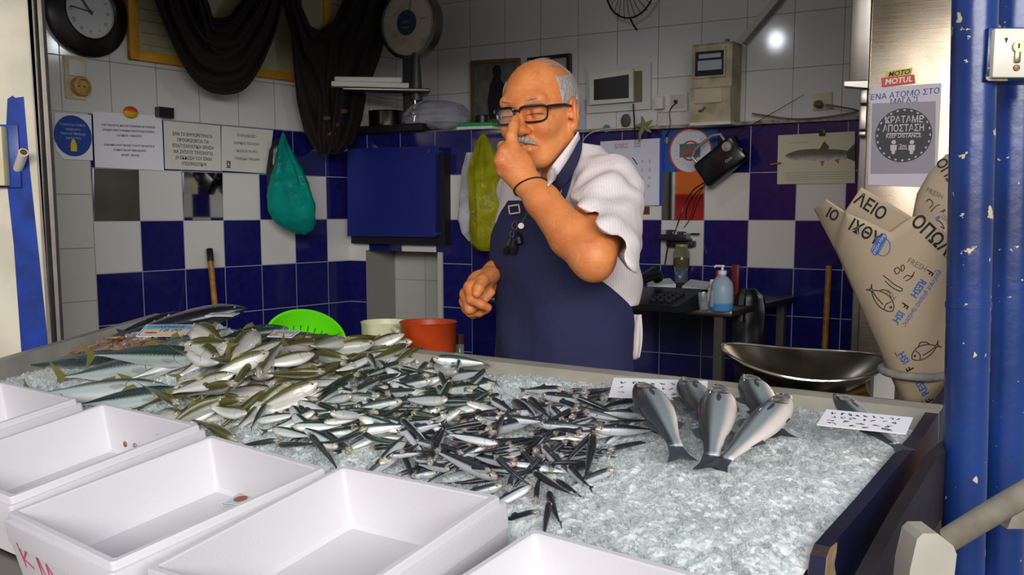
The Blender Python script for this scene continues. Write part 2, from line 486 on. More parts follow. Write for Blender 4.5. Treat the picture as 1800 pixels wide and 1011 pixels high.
# ------------------------------------------------------------------ refrigerator
steel = Mat('brushed steel', 'a59c90', .28, 1.0)
_n = steel.nt.nodes.new('ShaderNodeMapping'); _n.inputs['Scale'].default_value = (1.2, 1.2, 60); steel.nt.links.new(steel.coord(), _n.inputs[0])
_nv = steel.noise(7, 4, vec=_n.outputs[0]); _nb = steel.noise(1.6, 2)
steel.set('Roughness', _nv*.16+.2); steel.bump(_nb, .35, .03)
steel.set('Base Color', steel.mix(steel.step(steel.noise(5, 5), .45, .8), 'bcae9a', '8f806a'))
steel = steel.m
steel2 = M('worn steel', '8f8b84', .35, 1.0, vary=.15, scale=9, bump=.2, bscale=8, bdist=.004)
YF = 2.96; fo = at_y(1519, 330, YF); ang = R(19.5)
fx = V(math.cos(ang), -math.sin(ang), 0); fn = V(-math.sin(ang), -math.cos(ang), 0)
FO = V(fo[0], fo[1], 0)
def on_fr(x, y, off=0):
    q = at_pl(x, y, FO + fn*off, fn); return (q-FO)@fx, q[2]
def m_fr(s, z, off=0): return frame(FO + fx*s + fn*off + V(0, 0, z), fx, -fn, UPV)
t = thing('refrigerator', 'tall stainless steel refrigerator with a notice taped on its door', 'refrigerator', m_fr(0, 0))
zl = on_fr(1519, 143)[1]; xl = on_fr(1494, 100)[0]; xr = .40
mb = MB(); mb.box(.0, xr, 0, .045, .12, 2.6, b=.004); mb.build('door', steel, t)
mb = MB(); mb.box(-.020, xr, .047, .52, .0, 2.6, b=.004); mb.build('cabinet', steel2, t)
mb = MB(); mb.box(xl, -.002, -.012, .05, zl, 2.6, b=.003)
mb.prism([(xl, zl), (-.002, zl), (-.002, zl-.02), (xl-.012, zl-.012), (xl-.012, zl)], -.012, .05)
mb.build('casing', steel2, t)
for y0, y1 in ((158, 182), (186, 228), (231, 239)):
    z1 = on_fr(1510, y0)[1]; z0 = on_fr(1510, y1)[1]
    mb = MB(); mb.box(-.022, -.003, -.006, .04, z0, z1, b=.003); mb.build('hinge', alu, t)
# ================================================================== counter, boxes, ice
rail_m = M('rail steel', 'b9b4a6', .38, .35, vary=.08, scale=15)
UE, UR, VF = -1.235, .868, 1.02                 # counter ends and front
t = thing('fish_counter', 'steel fish counter sloping to the front under crushed ice', 'counter', frame(cpt(0, 0), UC, -VC, UPV))
def cl(u, v, h=0):                              # local coordinates of the counter thing
    q = cpt(u, v, h) - C0; return (q@UC, -(q@VC), q[2])
mb = MB()
def slab(u0, u1, v0, v1, h0, h1, mbx):
    vs = [cl(u, v, h) for h in (h0, h1) for v in (v1, v0) for u in (u0, u1)]
    mbx.add(vs, [(0,2,3,1), (4,5,7,6), (0,1,5,4), (2,6,7,3), (0,4,6,2), (1,3,7,5)])
slab(UE, UR, 0, VF, -.075, -.055, mb); mb.build('tray', steel2, t, smooth=False)
mb = MB(); slab(UE, UR+.02, -.012, .0, -.07, .014, mb); slab(UE, UR+.02, -.03, -.012, .008, .014, mb); slab(UE, UR+.02, -.03, -.027, -.035, .014, mb)
mb.build('back_rail', rail_m, t, smooth=False)
mb = MB(); slab(UE-.012, UE, -.03, VF, -.07, .038, mb); slab(UE-.03, UE-.012, -.03, VF, .03, .038, mb); mb.build('side_rail', M('side steel', '8f8d85', .45, .3, vary=.15, scale=12), t, smooth=False)
mb = MB(); mb.box(UE, UR, -VF+.05, -.02, -1.05, -.26); mb.build('cabinet', M('counter cabinet', '77736b', .5, .6), t, smooth=False)
# painted boards along the right end
board = Mat('navy painted board', '13183f', .42); _w = board.noise(22, 5); 
board.set('Base Color', board.mix(board.step(_w, .70, .74), board.mix(board.step(board.noise(5, 3), .3, .8), '10143a', '090b20'), '8a6f55')); board = board.m
raw = M('bare board end', 'a98b6c', .8, vary=.25, scale=25)
def side_px(x, y, du): return at_pl(x, y, cpt(UR+du, 0), UC)
def vz(p): d = p-C0; return d@VC, d[2]
def board_thing(name, label, top, low, du, th):
    tt = thing(name, label, 'board', frame(C0 + UC*(UR+du), -VC, UC, UPV))
    pts = [vz(side_px(x, y, du)) for x, y in top] + low
    mbx = MB(); mbx.prism([(-v, z) for v, z in pts], 0, th); return tt, mbx
top = [(1668, 668), (1640, 705), (1600, 765), (1560, 810), (1500, 880), (1450, 935), (1432, 956), (1424, 975), (1421, 1000)]
t, mb = board_thing('navy_board', 'navy painted board edging the ice at the right end of the counter', top, [(.60, -.32), (.0, -.22), (-.08, -.18)], 0.0, .02)
mb.build('panel', board, t, smooth=False)
endp = [vz(side_px(x, y, 0)) for x, y in [(1442, 948), (1432, 956), (1424, 975), (1421, 1011), (1432, 1040), (1441, 1011), (1437, 985), (1441, 965)]]
mb = MB(); mb.prism([(-v, z) for v, z in endp], -.0012, .0212); e = mb.build('bare_end', raw, t, smooth=False); e['label'] = 'chipped bare wood end'
t = thing('dark_plank', 'dark brown plank leaning outside the navy board', 'plank', frame(C0 + UC*(UR+.05), -VC, UC, UPV))
pts = [vz(side_px(x, y, .05)) for x, y in [(1655, 775), (1625, 800), (1560, 905), (1505, 1005), (1480, 1060), (1545, 1060), (1600, 960), (1650, 880)]]
mb = MB(); mb.prism([(-v, z) for v, z in pts], 0, .018); mb.build('plank', M('dark plank', '221a20', .6, vary=.3, scale=20), t, smooth=False)

# ------------------------------------------------------------------ styrofoam boxes
foam = Mat('styrofoam', 'eae6e4', .62, Subsurface_Weight=.0)
_v = foam.voro(260); _d = foam.noise(7, 5); _s = foam.noise(70, 3)
foam.set('Base Color', foam.mix(foam.step(_d, .62, .9)*.35, foam.mix(foam.step(_s, .77, .82)*.45, 'cccacd', '8d6a4a'), 'c5b8b0'))
foam.bump(_v, .12, .0015); foam = foam.m
HR, HF = .048, -.052                           # rim and base above the ice plane
def foam_box(label, u0, u1, v0, v1, hr=HR, wall=.018, hf=HF, rot=0.0, back_u=None, ledge=True):
    uc, vc = (u0+u1)/2, (v0+v1)/2
    t = thing('styrofoam_box', label, 'box', m_ice(uc, vc, hf, rot), 'white styrofoam boxes along the front')
    a, b, H = (u1-u0)/2, (v1-v0)/2, hr-hf
    mb = MB(); w = wall; tp = .006             # outer taper
    lv = [  # half-width, half-depth, height
        (a-tp-.004, b-tp-.004, 0), (a-tp, b-tp, .004), (a-.002, b-.002, H*.55), (a-.002, b-.002, H*.56), (a, b, H*.57), (a, b, H-.014), (a-.0005, b-.0005, H-.0115),
        (a-.006, b-.006, H-.011), (a-.0062, b-.0062, H-.003), (a-.008, b-.008, H), (a-w+.002, b-w+.002, H), (a-w, b-w, H-.002), (a-w-.006, b-w-.006, .022), (a-w-.012, b-w-.012, .016)]
    vs = []; fs = []; r = .006
    def ring(x, y, z):
        o = []
        for sx, sy, a0 in ((1, 1, 0), (-1, 1, 90), (-1, -1, 180), (1, -1, 270)):
            for k in range(4):
                t_ = R(a0+k*30); o.append((sx*(x-r)+r*math.cos(t_), sy*(y-r)+r*math.sin(t_), z))
        return o
    for x, y, z in lv: vs += ring(x, y, z)
    n = 16
    for k in range(len(lv)-1):
        for i in range(n):
            j = (i+1) % n; fs.append((k*n+i, k*n+j, (k+1)*n+j, (k+1)*n+i))
    fs.append(tuple(range(n-1, -1, -1))); fs.append(tuple((len(lv)-1)*n+i for i in range(n)))
    mb.add(vs, fs); mb.build('shell', foam, t, angle=30)
    return t
def fb_(label, c, w, l, rot, hr=.056): return foam_box(label, c[0]-w/2, c[0]+w/2, c[1]-l/2, c[1]+l/2, hr, rot=R(rot))
fb_('white styrofoam box behind the KM box, under the tails of the olive-backed fish', (-.390, .762), .33, .36, -2)
fb_('partly visible white styrofoam box at the picture edge, beside the lowest mackerel tail', (-.800, .755), .33, .36, -2)
b2 = fb_('white styrofoam box with pink letters on its front and a price card inside', (-.014, .812), .325, .365, -5)
fb_('white styrofoam box with its corner below the anchovy heap', (.327, .808), .312, .37, 1)
fb_('white styrofoam box lying lowest in front of the bare ice', (.690, .838), .33, .36, -4, .034)
pink = M('pink marker', 'd8487c', .6)
mb = MB()
strokes(mb, [[(.018, .070), (.020, .035), (.016, .012)], [(.042, .062), (.022, .042), (.050, .034)],
             [(.075, .060), (.073, .020), (.077, .062), (.092, .012), (.094, .008)], [(.094, .008), (.104, .058), (.112, .045), (.117, .010)]], .0045, y=-.0008)
a_, b_ = .1625, .1825
l = mb.build('lettering', pink, b2, smooth=False); l['label'] = 'pink hand-drawn letters'
l.matrix_local = frame((-a_+.018, -b_+.0085, .0), V(1, 0, 0), nrm(V(0, 1, .125)), nrm(V(0, -.125, 1)))
# ------------------------------------------------------------------ crushed ice
def hmix(*a): return sum(a)
def vnoise(u, v, seed, sc):
    """value noise on arrays"""
    x = u/sc + seed*17.3; y = v/sc + seed*7.7
    ix = np.floor(x).astype(np.int64); iy = np.floor(y).astype(np.int64); fx_ = x-ix; fy_ = y-iy
    def h(a, b):
        n = (a*374761393 + b*668265263 + seed*974634777) & 0x7fffffff
        n = ((n ^ (n >> 13))*1274126177) & 0x7fffffff
        return ((n ^ (n >> 16)) & 0xffff)/65535.0
    sx = fx_*fx_*(3-2*fx_); sy = fy_*fy_*(3-2*fy_)
    return (h(ix, iy)*(1-sx)+h(ix+1, iy)*sx)*(1-sy) + (h(ix, iy+1)*(1-sx)+h(ix+1, iy+1)*sx)*sy
def ice_base(u, v):                     # the heaped ice without its roughness
    u = np.asarray(u, float); v = np.asarray(v, float)
    h = .010*(vnoise(u, v, 1, .16)-.5) + .008*(vnoise(u, v, 2, .07)-.5)
    h = h - .012*np.exp(-(v/.03)**2) - .006
    h = h + .012*np.exp(-(((u-.62)/.2)**2+((v-.42)/.2)**2))
    h = h + .055*np.exp(-((u+.60)/.26)**2-((v-.24)/.16)**2) + .030*np.exp(-((u+.02)/.22)**2-((v-.36)/.15)**2)
    h = h + .065*np.exp(-((u+1.02)/.17)**2-((v-.04)/.11)**2)
    fr = np.where(u > .50, .70, .60 + 0*u)           # front limit of the ice
    h = h - .05*np.clip((v-fr+.05)/.06, 0, 1)**2
    h = h - .010*np.clip((u-UR+.06)/.06, 0, 1) - .02*np.clip((UE+.05-u)/.05, 0, 1)
    return h
ice = Mat('crushed ice', (.90, .94, .94), .12, IOR=1.31, Transmission_Weight=.12, Specular_IOR_Level=.7)
_b = ice.noise(140, 4); ice.bump(_b, .5, .003)
ice.set('Base Color', ice.mix(ice.step(ice.noise(5, 3), .35, .75), (.80, .835, .835), (.70, .785, .77)))
ice = ice.m
du = .0045
us = np.arange(UE+.002, UR-.002, du); vs_ = np.arange(.002, .95, du)
uu, vv = np.meshgrid(us, vs_)
rough = (.007*np.abs(vnoise(uu, vv, 5, .024)-.5) + .006*np.abs(vnoise(uu, vv, 6, .0115)-.5) + .003*vnoise(uu, vv, 8, .006))
hh = ice_base(uu, vv) + rough
keep = (vv < np.where(uu > .50, .655, .625))
dn = nrm(-(VC - V(0, 0, SL)))
def ice_pts(u, v, h): return C0 + u[..., None]*UC + v[..., None]*(VC - V(0, 0, SL)) + h[..., None]*NC
P_ = ice_pts(uu, vv, hh).reshape(-1, 3)
ny, nx = uu.shape
idx = np.arange(ny*nx).reshape(ny, nx)
q = np.stack([idx[:-1, :-1], idx[1:, :-1], idx[1:, 1:], idx[:-1, 1:]], -1).reshape(-1, 4)
q = q[keep.reshape(-1)[q].all(1)]
used = np.unique(q); rm = np.full(ny*nx, -1); rm[used] = np.arange(len(used))
iv = P_[used]; iq = rm[q]
# loose chips on the ice: irregular six-sided lumps
def chips(n, seed, lo, hi, region):
    r = np.random.default_rng(seed)
    u = r.uniform(region[0], region[1], n); v = r.uniform(region[2], region[3], n)
    ok = (v < np.where(u > .50, .640, .595)); u, v = u[ok], v[ok]; n = len(u)
    s = r.uniform(lo, hi, n)*r.choice([.6, .8, 1, 1.35], n)
    h = ice_base(u, v) + .004 + s*.35
    base = np.array([[-1,-1,-1],[1,-1,-1],[1,1,-1],[-1,1,-1],[-1,-1,1],[1,-1,1],[1,1,1],[-1,1,1]], float)
    vv_ = base[None]*(.45+.55*r.random((n, 8, 1)))*s[:, None, None]*.6*r.uniform(.6, 1.2, (n, 1, 3))
    q4 = r.normal(size=(n, 4)); q4 /= np.linalg.norm(q4, axis=1)[:, None]
    w, x, y, z = q4.T
    Rm = np.stack([1-2*(y*y+z*z), 2*(x*y-z*w), 2*(x*z+y*w), 2*(x*y+z*w), 1-2*(x*x+z*z), 2*(y*z-x*w), 2*(x*z-y*w), 2*(y*z+x*w), 1-2*(x*x+y*y)], -1).reshape(n, 3, 3)
    pts = np.einsum('nij,nkj->nki', Rm, vv_) + ice_pts(u, v, h)[:, None]
    fc = np.array([[0,3,2,1],[4,5,6,7],[0,1,5,4],[2,3,7,6],[0,4,7,3],[1,2,6,5]])
    return pts.reshape(-1, 3), (fc[None] + 8*np.arange(n)[:, None, None]).reshape(-1, 4)
c1v, c1f = chips(34000, 3, .003, .0075, (UE+.03, UR-.02, .015, .92))
chip_m = Mat('ice chips', (.95, .985, .98), .06, IOR=1.22, Transmission_Weight=.86, Specular_IOR_Level=.9).m
allv = np.vstack([iv, c1v]); allf = np.vstack([iq, c1f+len(iv)])
io = np_mesh('crushed_ice', allv, allf, [ice, chip_m], smooth=False)
io.data.polygons.foreach_set('material_index', np.concatenate([np.zeros(len(iq), np.int32), np.ones(len(c1f), np.int32)])[:len(io.data.polygons)])
tag(io, 'bed of crushed ice covering the sloping counter', 'ice', kind='stuff')

scrap = Mat('fish scrap', '9a6a3a', .6).vary(60, .25).m
for nm, lab, x, y, cl_ in (('fish_scrap', 'small brown fish scrap lying in the empty box', 220, 781, scrap), ('fish_scrap', 'small grey scrap beside the brown one in the empty box', 237, 784, M('grey scrap', '8a807c', .5))):
    q = on_ice(x, y, .01); t = thing(nm, lab, 'scrap', frame(q, UC, -VC, NC), None); mb = MB(); mb.ball((0, 0, 0), (.005, .003, .006), 5); mb.build('scrap', cl_, t)
# ================================================================== fish
def fish_mat(name, back, flank, belly, edge=.35, stripes=0, metal=.30, head=None, rough=.22, spot=None, gills=0):
    a = Mat(name, flank, rough, metal, Coat_Weight=.5, Coat_Roughness=.08)
    uvn = a.nt.nodes.new('ShaderNodeUVMap'); u, v, _ = a.sep(uvn.outputs[0])
    w = a.noise(9, 3, vec=uvn.outputs[0])
    vv_ = v+(w-.5)*.05
    c = a.mix(a.step(vv_, .5+edge-.22, .5+edge+.02), flank, back)
    c = a.mix(a.step(vv_, .34, .12), c, belly)
    if stripes:
        s1 = ((u*190+(v*26).sin()*3.0).sin()).gt(.15)*a.step(vv_, .58, .72)
        c = a.mix(s1*.75, c, '10201c')
    if head: c = a.mix(a.step(u, .15, .06)*.6, c, head)
    gu_ = u-((v-.5)*(v-.5)*-1+.12)*.35
    gl = (gu_-.215).absv().lt(.004)
    if gills: gl = gl.mx((gu_-.165).absv().lt(.006)).mx((gu_-.12).absv().lt(.003))
    gl = gl*v.gt(.12)*v.lt(.82)
    c = a.mix(gl*.7, c, tuple(x*.25 for x in lin(back)))
    if spot: c = a.mix(a.step(a.noise(16, 4), .66, .72)*.5, c, spot)
    a.set('Base Color', c)
    a.set('Metallic', a.step(vv_, .95, .55)*metal)
    sc = a.voro(130, vec=uvn.outputs[0]); a.bump(sc+a.noise(40, 3)*.6, .22, .0012)
    return a.m
eye_w = M('fish eye', 'b9b29a', .1, .3, Coat_Weight=1.0); eye_b = M('fish pupil', '08080a', .05, Coat_Weight=1.0)
SP = {}
gill_m = Mat('gill cover', '8a8c88', .25, .15, Coat_Weight=.5).vary(14, .2, '4a4c4a').m; cheek_m = Mat('cheek plate', 'a59f94', .25, .1, Coat_Weight=.5).vary(14, .2, '6a655e').m; blood_m = M('gill red', '5a1512', .3); lip_m = M('fish lip', 'b5aaa0', .3)
def species(name, mat, fin_mat, hmax, wmax, prof, tail, fins, eye, tip=.05):
    SP[name] = dict(mat=mat, fin=fin_mat, h=hmax, w=wmax, prof=prof, tail=tail, fins=fins, eye=eye, meshes={})
slim = [(0, .16), (.02, .38), (.06, .60), (.14, .84), (.26, .98), (.40, 1), (.56, .93), (.71, .74), (.84, .50), (.94, .31), (1, .25)]
bass = [(0, .14), (.03, .30), (.08, .50), (.16, .74), (.26, .94), (.36, 1), (.5, .96), (.65, .80), (.78, .58), (.9, .42), (1, .38)]
deep = [(0, .08), (.03, .28), (.08, .50), (.16, .76), (.26, .96), (.36, 1), (.50, .92), (.65, .70), (.78, .46), (.90, .28), (1, .25)]
torp = [(0, .06), (.04, .30), (.10, .55), (.20, .84), (.32, 1), (.46, 1), (.62, .80), (.78, .46), (.90, .18), (1, .08)]
finb = M('dark fin', '33383a', .4, .1); fino = M('olive fin', '6f6a3a', .4, .1); fing = M('grey fin', '3a3f46', .35, .1); finp = M('pale fin', '6b6f66', .4, .1)
species('anchovy', fish_mat('anchovy skin', '1c2026', 'c6cdd4', 'd8d2cf', .20, head='a89888', spot='b0a09c'), finb, .185, .135, slim, (.14, .075, .5), ['dorsal'], .32)
species('sardine', fish_mat('sardine skin', '24302a', 'c3d0ce', 'e2e2dc', .23, head='b5a882'), finb, .215, .14, slim, (.14, .085, .5), ['dorsal'], .29)
species('bogue', fish_mat('olive fish skin', '4d4a22', 'b9bab0', 'dcdad4', .24, metal=.2, head='b2aca0'), fino, .26, .155, deep, (.15, .105, .5), ['dorsal', 'pectoral'], .31)
species('mackerel', fish_mat('mackerel skin', '1b3a37', 'bdcdc9', 'dde0dc', .23, stripes=1, head='6f7c74'), fino, .155, .125, torp, (.11, .12, .35), ['dorsal', 'pectoral'], .22)
species('bonito', fish_mat('bonito skin', '141a20', '8f8f98', 'b9b6bc', .12, metal=.5), fing, .21, .17, torp, (.10, .13, .4), ['dorsal'], .16)
species('sea_bass', fish_mat('sea bass skin', '30363a', '8b979b', 'dcd3ca', .22, metal=.25, head='6c7070', gills=1), fing, .275, .18, bass, (.17, .115, .74), ['dorsal', 'soft_dorsal', 'anal', 'pectoral', 'pelvic'], .24)
def spine(sp, bend, t):
    """position and heading of the middle line, head at +x, length 1 from snout to tail base"""
    n = 60; ts = np.linspace(0, 1, n+1); k = bend*(ts-.35); ang = np.cumsum(np.full(n+1, 1/n)*bend*1.6*np.clip(ts-.1, 0, 1)); ang -= np.interp(.5, ts, ang)
    x = -np.cumsum(np.cos(ang))/n; y = -np.cumsum(np.sin(ang))/n
    x -= np.interp(.55, ts, x); y -= np.interp(.55, ts, y)
    return np.interp(t, ts, x), np.interp(t, ts, y), np.interp(t, ts, ang)
def fish_meshes(sp, bend):
    s = SP[sp]; key = round(bend, 2)
    if key in s['meshes']: return s['meshes'][key]
    pt, pr_ = zip(*s['prof']); nt, ns = (22, 14) if sp not in ('sea_bass', 'mackerel', 'bonito') else (36, 20)
    ts = np.linspace(0, 1, nt+1)**1.15; vs = []; uv = []
    def at(t, y, z):                    # body coordinates to mesh coordinates
        x0, y0, a = spine(sp, bend, t); return (x0 - y*math.sin(a)*-1*-1, y0 + y*math.cos(a), z)
    for t in ts:
        hh_ = np.interp(t, pt, pr_)*s['h']/2*(1-.0); ww = np.interp(t, pt, [p**.85 for p in pr_])*s['w']/2*(1-.45*t)
        gill = 1+.035*math.exp(-((t-.20)/.03)**2)
        for k in range(ns):
            a = 2*math.pi*k/ns; cz = math.sin(a); cy = math.cos(a)
            z = hh_*cz*(1.0 if cz > 0 else 1.12)-hh_*.04; y = ww*math.copysign(abs(cy)**.85, cy)*gill
            vs.append(at(t, y, z)); uv.append((t, .5+.5*cz))
    fs = []
    for i in range(nt):
        for k in range(ns): fs.append((i*ns+k, (i+1)*ns+k, (i+1)*ns+(k+1) % ns, i*ns+(k+1) % ns))
    fs.append(tuple(range(ns))); fs.append(tuple(nt*ns+k for k in reversed(range(ns))))
    me = bpy.data.meshes.new(sp); me.from_pydata(vs, [], fs); me.materials.append(s['mat'])
    ul = me.uv_layers.new(name='UVMap'); li = np.zeros(len(me.loops), np.int32); me.loops.foreach_get('vertex_index', li)
    ul.data.foreach_set('uv', np.array(uv, np.float32)[li].ravel()); me.polygons.foreach_set('use_smooth', [True]*len(me.polygons)); me.update()
    out = [('body', me)]
    def fin(name, poly, y=0.0, th=.005, mat=None):          # poly in (t, z); t may run past 1
        mb = MB(); P = []
        for t, z in poly:
            if t <= 1: p = at(t, y, z)
            else:
                x0, y0, a = spine(sp, bend, 1.0); p = (x0-(t-1)*math.cos(a), y0-(t-1)*math.sin(a), z)
            P.append(p)
        n = len(P); c = np.mean(P, 0)
        vs_ = [(p[0], p[1]+th*.3, p[2]) for p in P]+[(p[0], p[1]-th*.3, p[2]) for p in P]+[(c[0], c[1]+th, c[2]), (c[0], c[1]-th, c[2])]
        f_ = []
        for i in range(n):
            j = (i+1) % n; f_ += [(i, j, n+j, n+i), (2*n, j, i), (2*n+1, n+i, n+j)]
        mb.add(vs_, f_); out.append((name, mb.mesh(name, mat or s['fin'], smooth=False)))
    tl, tw, fk = s['tail']; b = np.interp(1, pt, pr_)*s['h']/2
    fin('tail_fin', [(.975, b), (1+tl*.5, tw*.62), (1+tl, tw), (1+tl*(.55+.45*fk), tw*.42), (1+tl*fk, 0), (1+tl*(.55+.45*fk), -tw*.42), (1+tl, -tw), (1+tl*.5, -tw*.62), (.975, -b)])
    top = lambda t: np.interp(t, pt, pr_)*s['h']/2*.96
    bot = lambda t: -np.interp(t, pt, pr_)*s['h']/2*1.14
    F_ = s['fins']
    if 'dorsal' in F_: fin('dorsal_fin', [(.40, top(.40)-.01), (.43, top(.43)+s['h']*.24), (.50, top(.5)+s['h']*.18), (.57, top(.57)-.008)], th=.004)
    if 'soft_dorsal' in F_: fin('dorsal_fin', [(.64, top(.64)-.01), (.68, top(.68)+s['h']*.22), (.77, top(.77)+s['h']*.16), (.82, top(.82)-.008)], th=.004)
    if 'anal' in F_: fin('anal_fin', [(.66, bot(.66)+.01), (.71, bot(.71)-s['h']*.2), (.78, bot(.78)-s['h']*.05), (.80, bot(.80)+.008)], th=.004)
    for sg in (-1, 1):
        wv = np.interp(.27, pt, [p**.85 for p in pr_])*s['w']/2*(1-.45*.27)
        if 'pectoral' in F_: fin('pectoral_fin', [(.245, -.022), (.29, .0), (.36, -.006), (.375, -.022), (.32, -.040)], y=sg*wv*1.0, th=.004, mat=s['mat'] if sp != 'sea_bass' else None)
        if 'pelvic' in F_ and sg > 0: fin('pelvic_fin', [(.30, bot(.3)+.012), (.34, bot(.34)-.018), (.40, bot(.4)-.016), (.37, bot(.37)+.012)], th=.004)
        te = .085; he = np.interp(te, pt, pr_)*s['h']/2; we = np.interp(te, pt, [p**.85 for p in pr_])*s['w']/2*(1-.45*te)
        er = s['eye']*he*1.35; mb = MB(); p = at(te, sg*we*.90, he*.22)
        mb.ball(p, (er, er*.55, er), 6); mb.cur = 1; mb.ball((p[0], p[1]+sg*er*.28, p[2]), (er*.62, er*.34, er*.62), 6)
        out.append(('eye', mb.mesh('eye', [eye_w, eye_b])))
    if sp == 'sea_bass':
        def patch(name, t0, t1, v0, v1, off, mat, sg):
            mb = MB()
            def f(a, b):
                t = t0+(t1-t0)*a-.05*(2*b-1)**2*(1 if t1 > .2 else .3); z = v0+(v1-v0)*b; h2 = np.interp(t, pt, pr_)*s['h']/2; w2 = np.interp(t, pt, [p**.85 for p in pr_])*s['w']/2*(1-.45*t)
                return at(t, sg*(w2*math.sqrt(max(1-z*z, .02))**.85+off*math.sin(math.pi*min(max(a, .08), 1)*.9)), h2*z*(1 if z > 0 else 1.12))
            mb.grid(f, 10, 12, flip=sg > 0); out.append((name, mb.mesh(name, mat)))
        for sg in (-1, 1):
            patch('gill_cover', .125, .235, -.72, .58, .010, gill_m, sg); patch('cheek_plate', .075, .145, -.66, .30, .007, cheek_m, sg); patch('gill_slit', .228, .248, -.80, .30, .004, blood_m, sg)
        mb = MB(); mb.tube([at(.055, -.028, -.035), at(.012, -.014, -.012), at(.0, 0, -.008), at(.012, .014, -.012), at(.055, .028, -.035)], .006, 6); out.append(('mouth', mb.mesh('mouth', lip_m)))
    s['meshes'][key] = out; return out
# height field of what already lies on the counter, in counter coordinates
GU0, GV0, GS = -1.3, -.05, .005
gu = np.arange(GU0, .95, GS); gv = np.arange(GV0, 1.1, GS)
GH = ice_base(*np.meshgrid(gu, gv)) + .004
def gidx(u, v): return np.clip(((v-GV0)/GS).astype(int), 0, GH.shape[0]-1), np.clip(((u-GU0)/GS).astype(int), 0, GH.shape[1]-1)
def gh(u, v): i, j = gidx(np.array([u]), np.array([v])); return float(GH[i[0], j[0]])
def surf_pt(x, y, up):
    h = 0.02
    for _ in range(5):
        u, v, _h = cuv(on_ice(x, y, h)); h = .5*h+.5*(gh(u, v)+up)
    return u, v, h
NF = {}
def lay(sp, hx, hy, tx, ty, roll, bend=0.0, label=None, group=None, side=None, cat='fish', lift=0.0, sink=.45, tilt=None):
    s = SP[sp]; up = s['w']*.35*.1
    L0_ = {'anchovy': .115, 'sardine': .13, 'bogue': .19, 'mackerel': .33, 'bonito': .4, 'sea_bass': .30}[sp]
    th = s['w']*L0_*.42
    u0, v0, h0 = surf_pt(hx, hy, th+(tilt or 0)); u1, v1, h1 = surf_pt(tx, ty, th)
    L = math.hypot(u1-u0, v1-v0, h1-h0)
    if -45 <= roll <= 0 and side is None: roll += 28
    lo, hi = L0_*(.62 if sp == 'sea_bass' and hx > 1400 else .80), L0_*1.22
    ext = lo/max(L, 1e-4)
    if L < lo or L > hi:                                            # partly hidden fish keep their real length behind what covers them
        k = min(max(L, lo), hi)/max(L, 1e-4)
        u1, v1 = u0+(u1-u0)*k, v0+(v1-v0)*k; L = L*k
    n = 11; tt_ = np.linspace(0, 1, n); uu_ = u0+(u1-u0)*tt_; vv_ = v0+(v1-v0)*tt_
    cr = math.cos(R(roll)); half = (abs(cr)*s['h']+(1-abs(cr))*s['w'])*L*.5*np.interp(tt_*1.12, *zip(*s['prof']))*.8
    i, j = gidx(uu_, vv_); need = GH[i, j]+half
    A = np.stack([np.ones(n), tt_], 1); co = np.linalg.lstsq(A, need, rcond=None)[0]; line = A@co
    sl_ = float(np.clip(co[1], -.22*L, .22*L)); line = line.mean()+sl_*(tt_-.5)
    d = np.max(need-line); line = line+d*(1-sink)+lift-np.clip(ext-1.1, 0, .6)*.045*tt_
    if tilt is not None: line = h1+.006+(h0-h1-.006)*(1-tt_)
    p0 = cpt(uu_[0], vv_[0], line[0]); p1 = cpt(uu_[-1], vv_[-1], line[-1])
    ax = nrm(p0-p1); Lt = np.linalg.norm(p0-p1)/(1+s['tail'][0]*.9)
    if side == 'L': c = -V(1, 0, 0)
    elif side == 'R': c = V(1, 0, 0)
    else: c = V(-.1, -1, .35)
    c = nrm(c-ax*(c@ax)); nn = NC-ax*(NC@ax); nn = nrm(nn); c = nrm(c-nn*(c@nn))
    dz = nn*math.cos(R(roll))+c*math.sin(R(roll)); dy = np.cross(dz, ax)
    mid = p0+(p1-p0)*(.55/(1+s['tail'][0]*.9))
    m = frame(mid, ax*Lt, dy*Lt, dz*Lt)
    parts = fish_meshes(sp, bend)
    root = bpy.data.objects.new(sp, parts[0][1]); COL.objects.link(root); root.matrix_world = m
    for nm, me in parts[1:]:
        o = bpy.data.objects.new(nm, me); COL.objects.link(o); o.parent = root
    tag(root, label, cat, group)
    for q in range(n):                                              # the fish becomes ground for the next ones
        r = max(half[q]*.9, .004); k = int(r/GS)+1
        ii, jj = gidx(np.array([uu_[q]]), np.array([vv_[q]])); ii, jj = ii[0], jj[0]
        a, b = max(ii-k, 0), max(jj-k, 0); sub = GH[a:ii+k+1, b:jj+k+1]
        np.maximum(sub, line[q]+half[q]*.55, out=sub)
    return root
def facing(hx, tx, hy, ty):
    dx, dy = hx-tx, hy-ty
    if abs(dx) > 1.3*abs(dy): return 'head to the right' if dx > 0 else 'head to the left'
    return 'head towards the front' if dy > 0 else 'head towards the back'
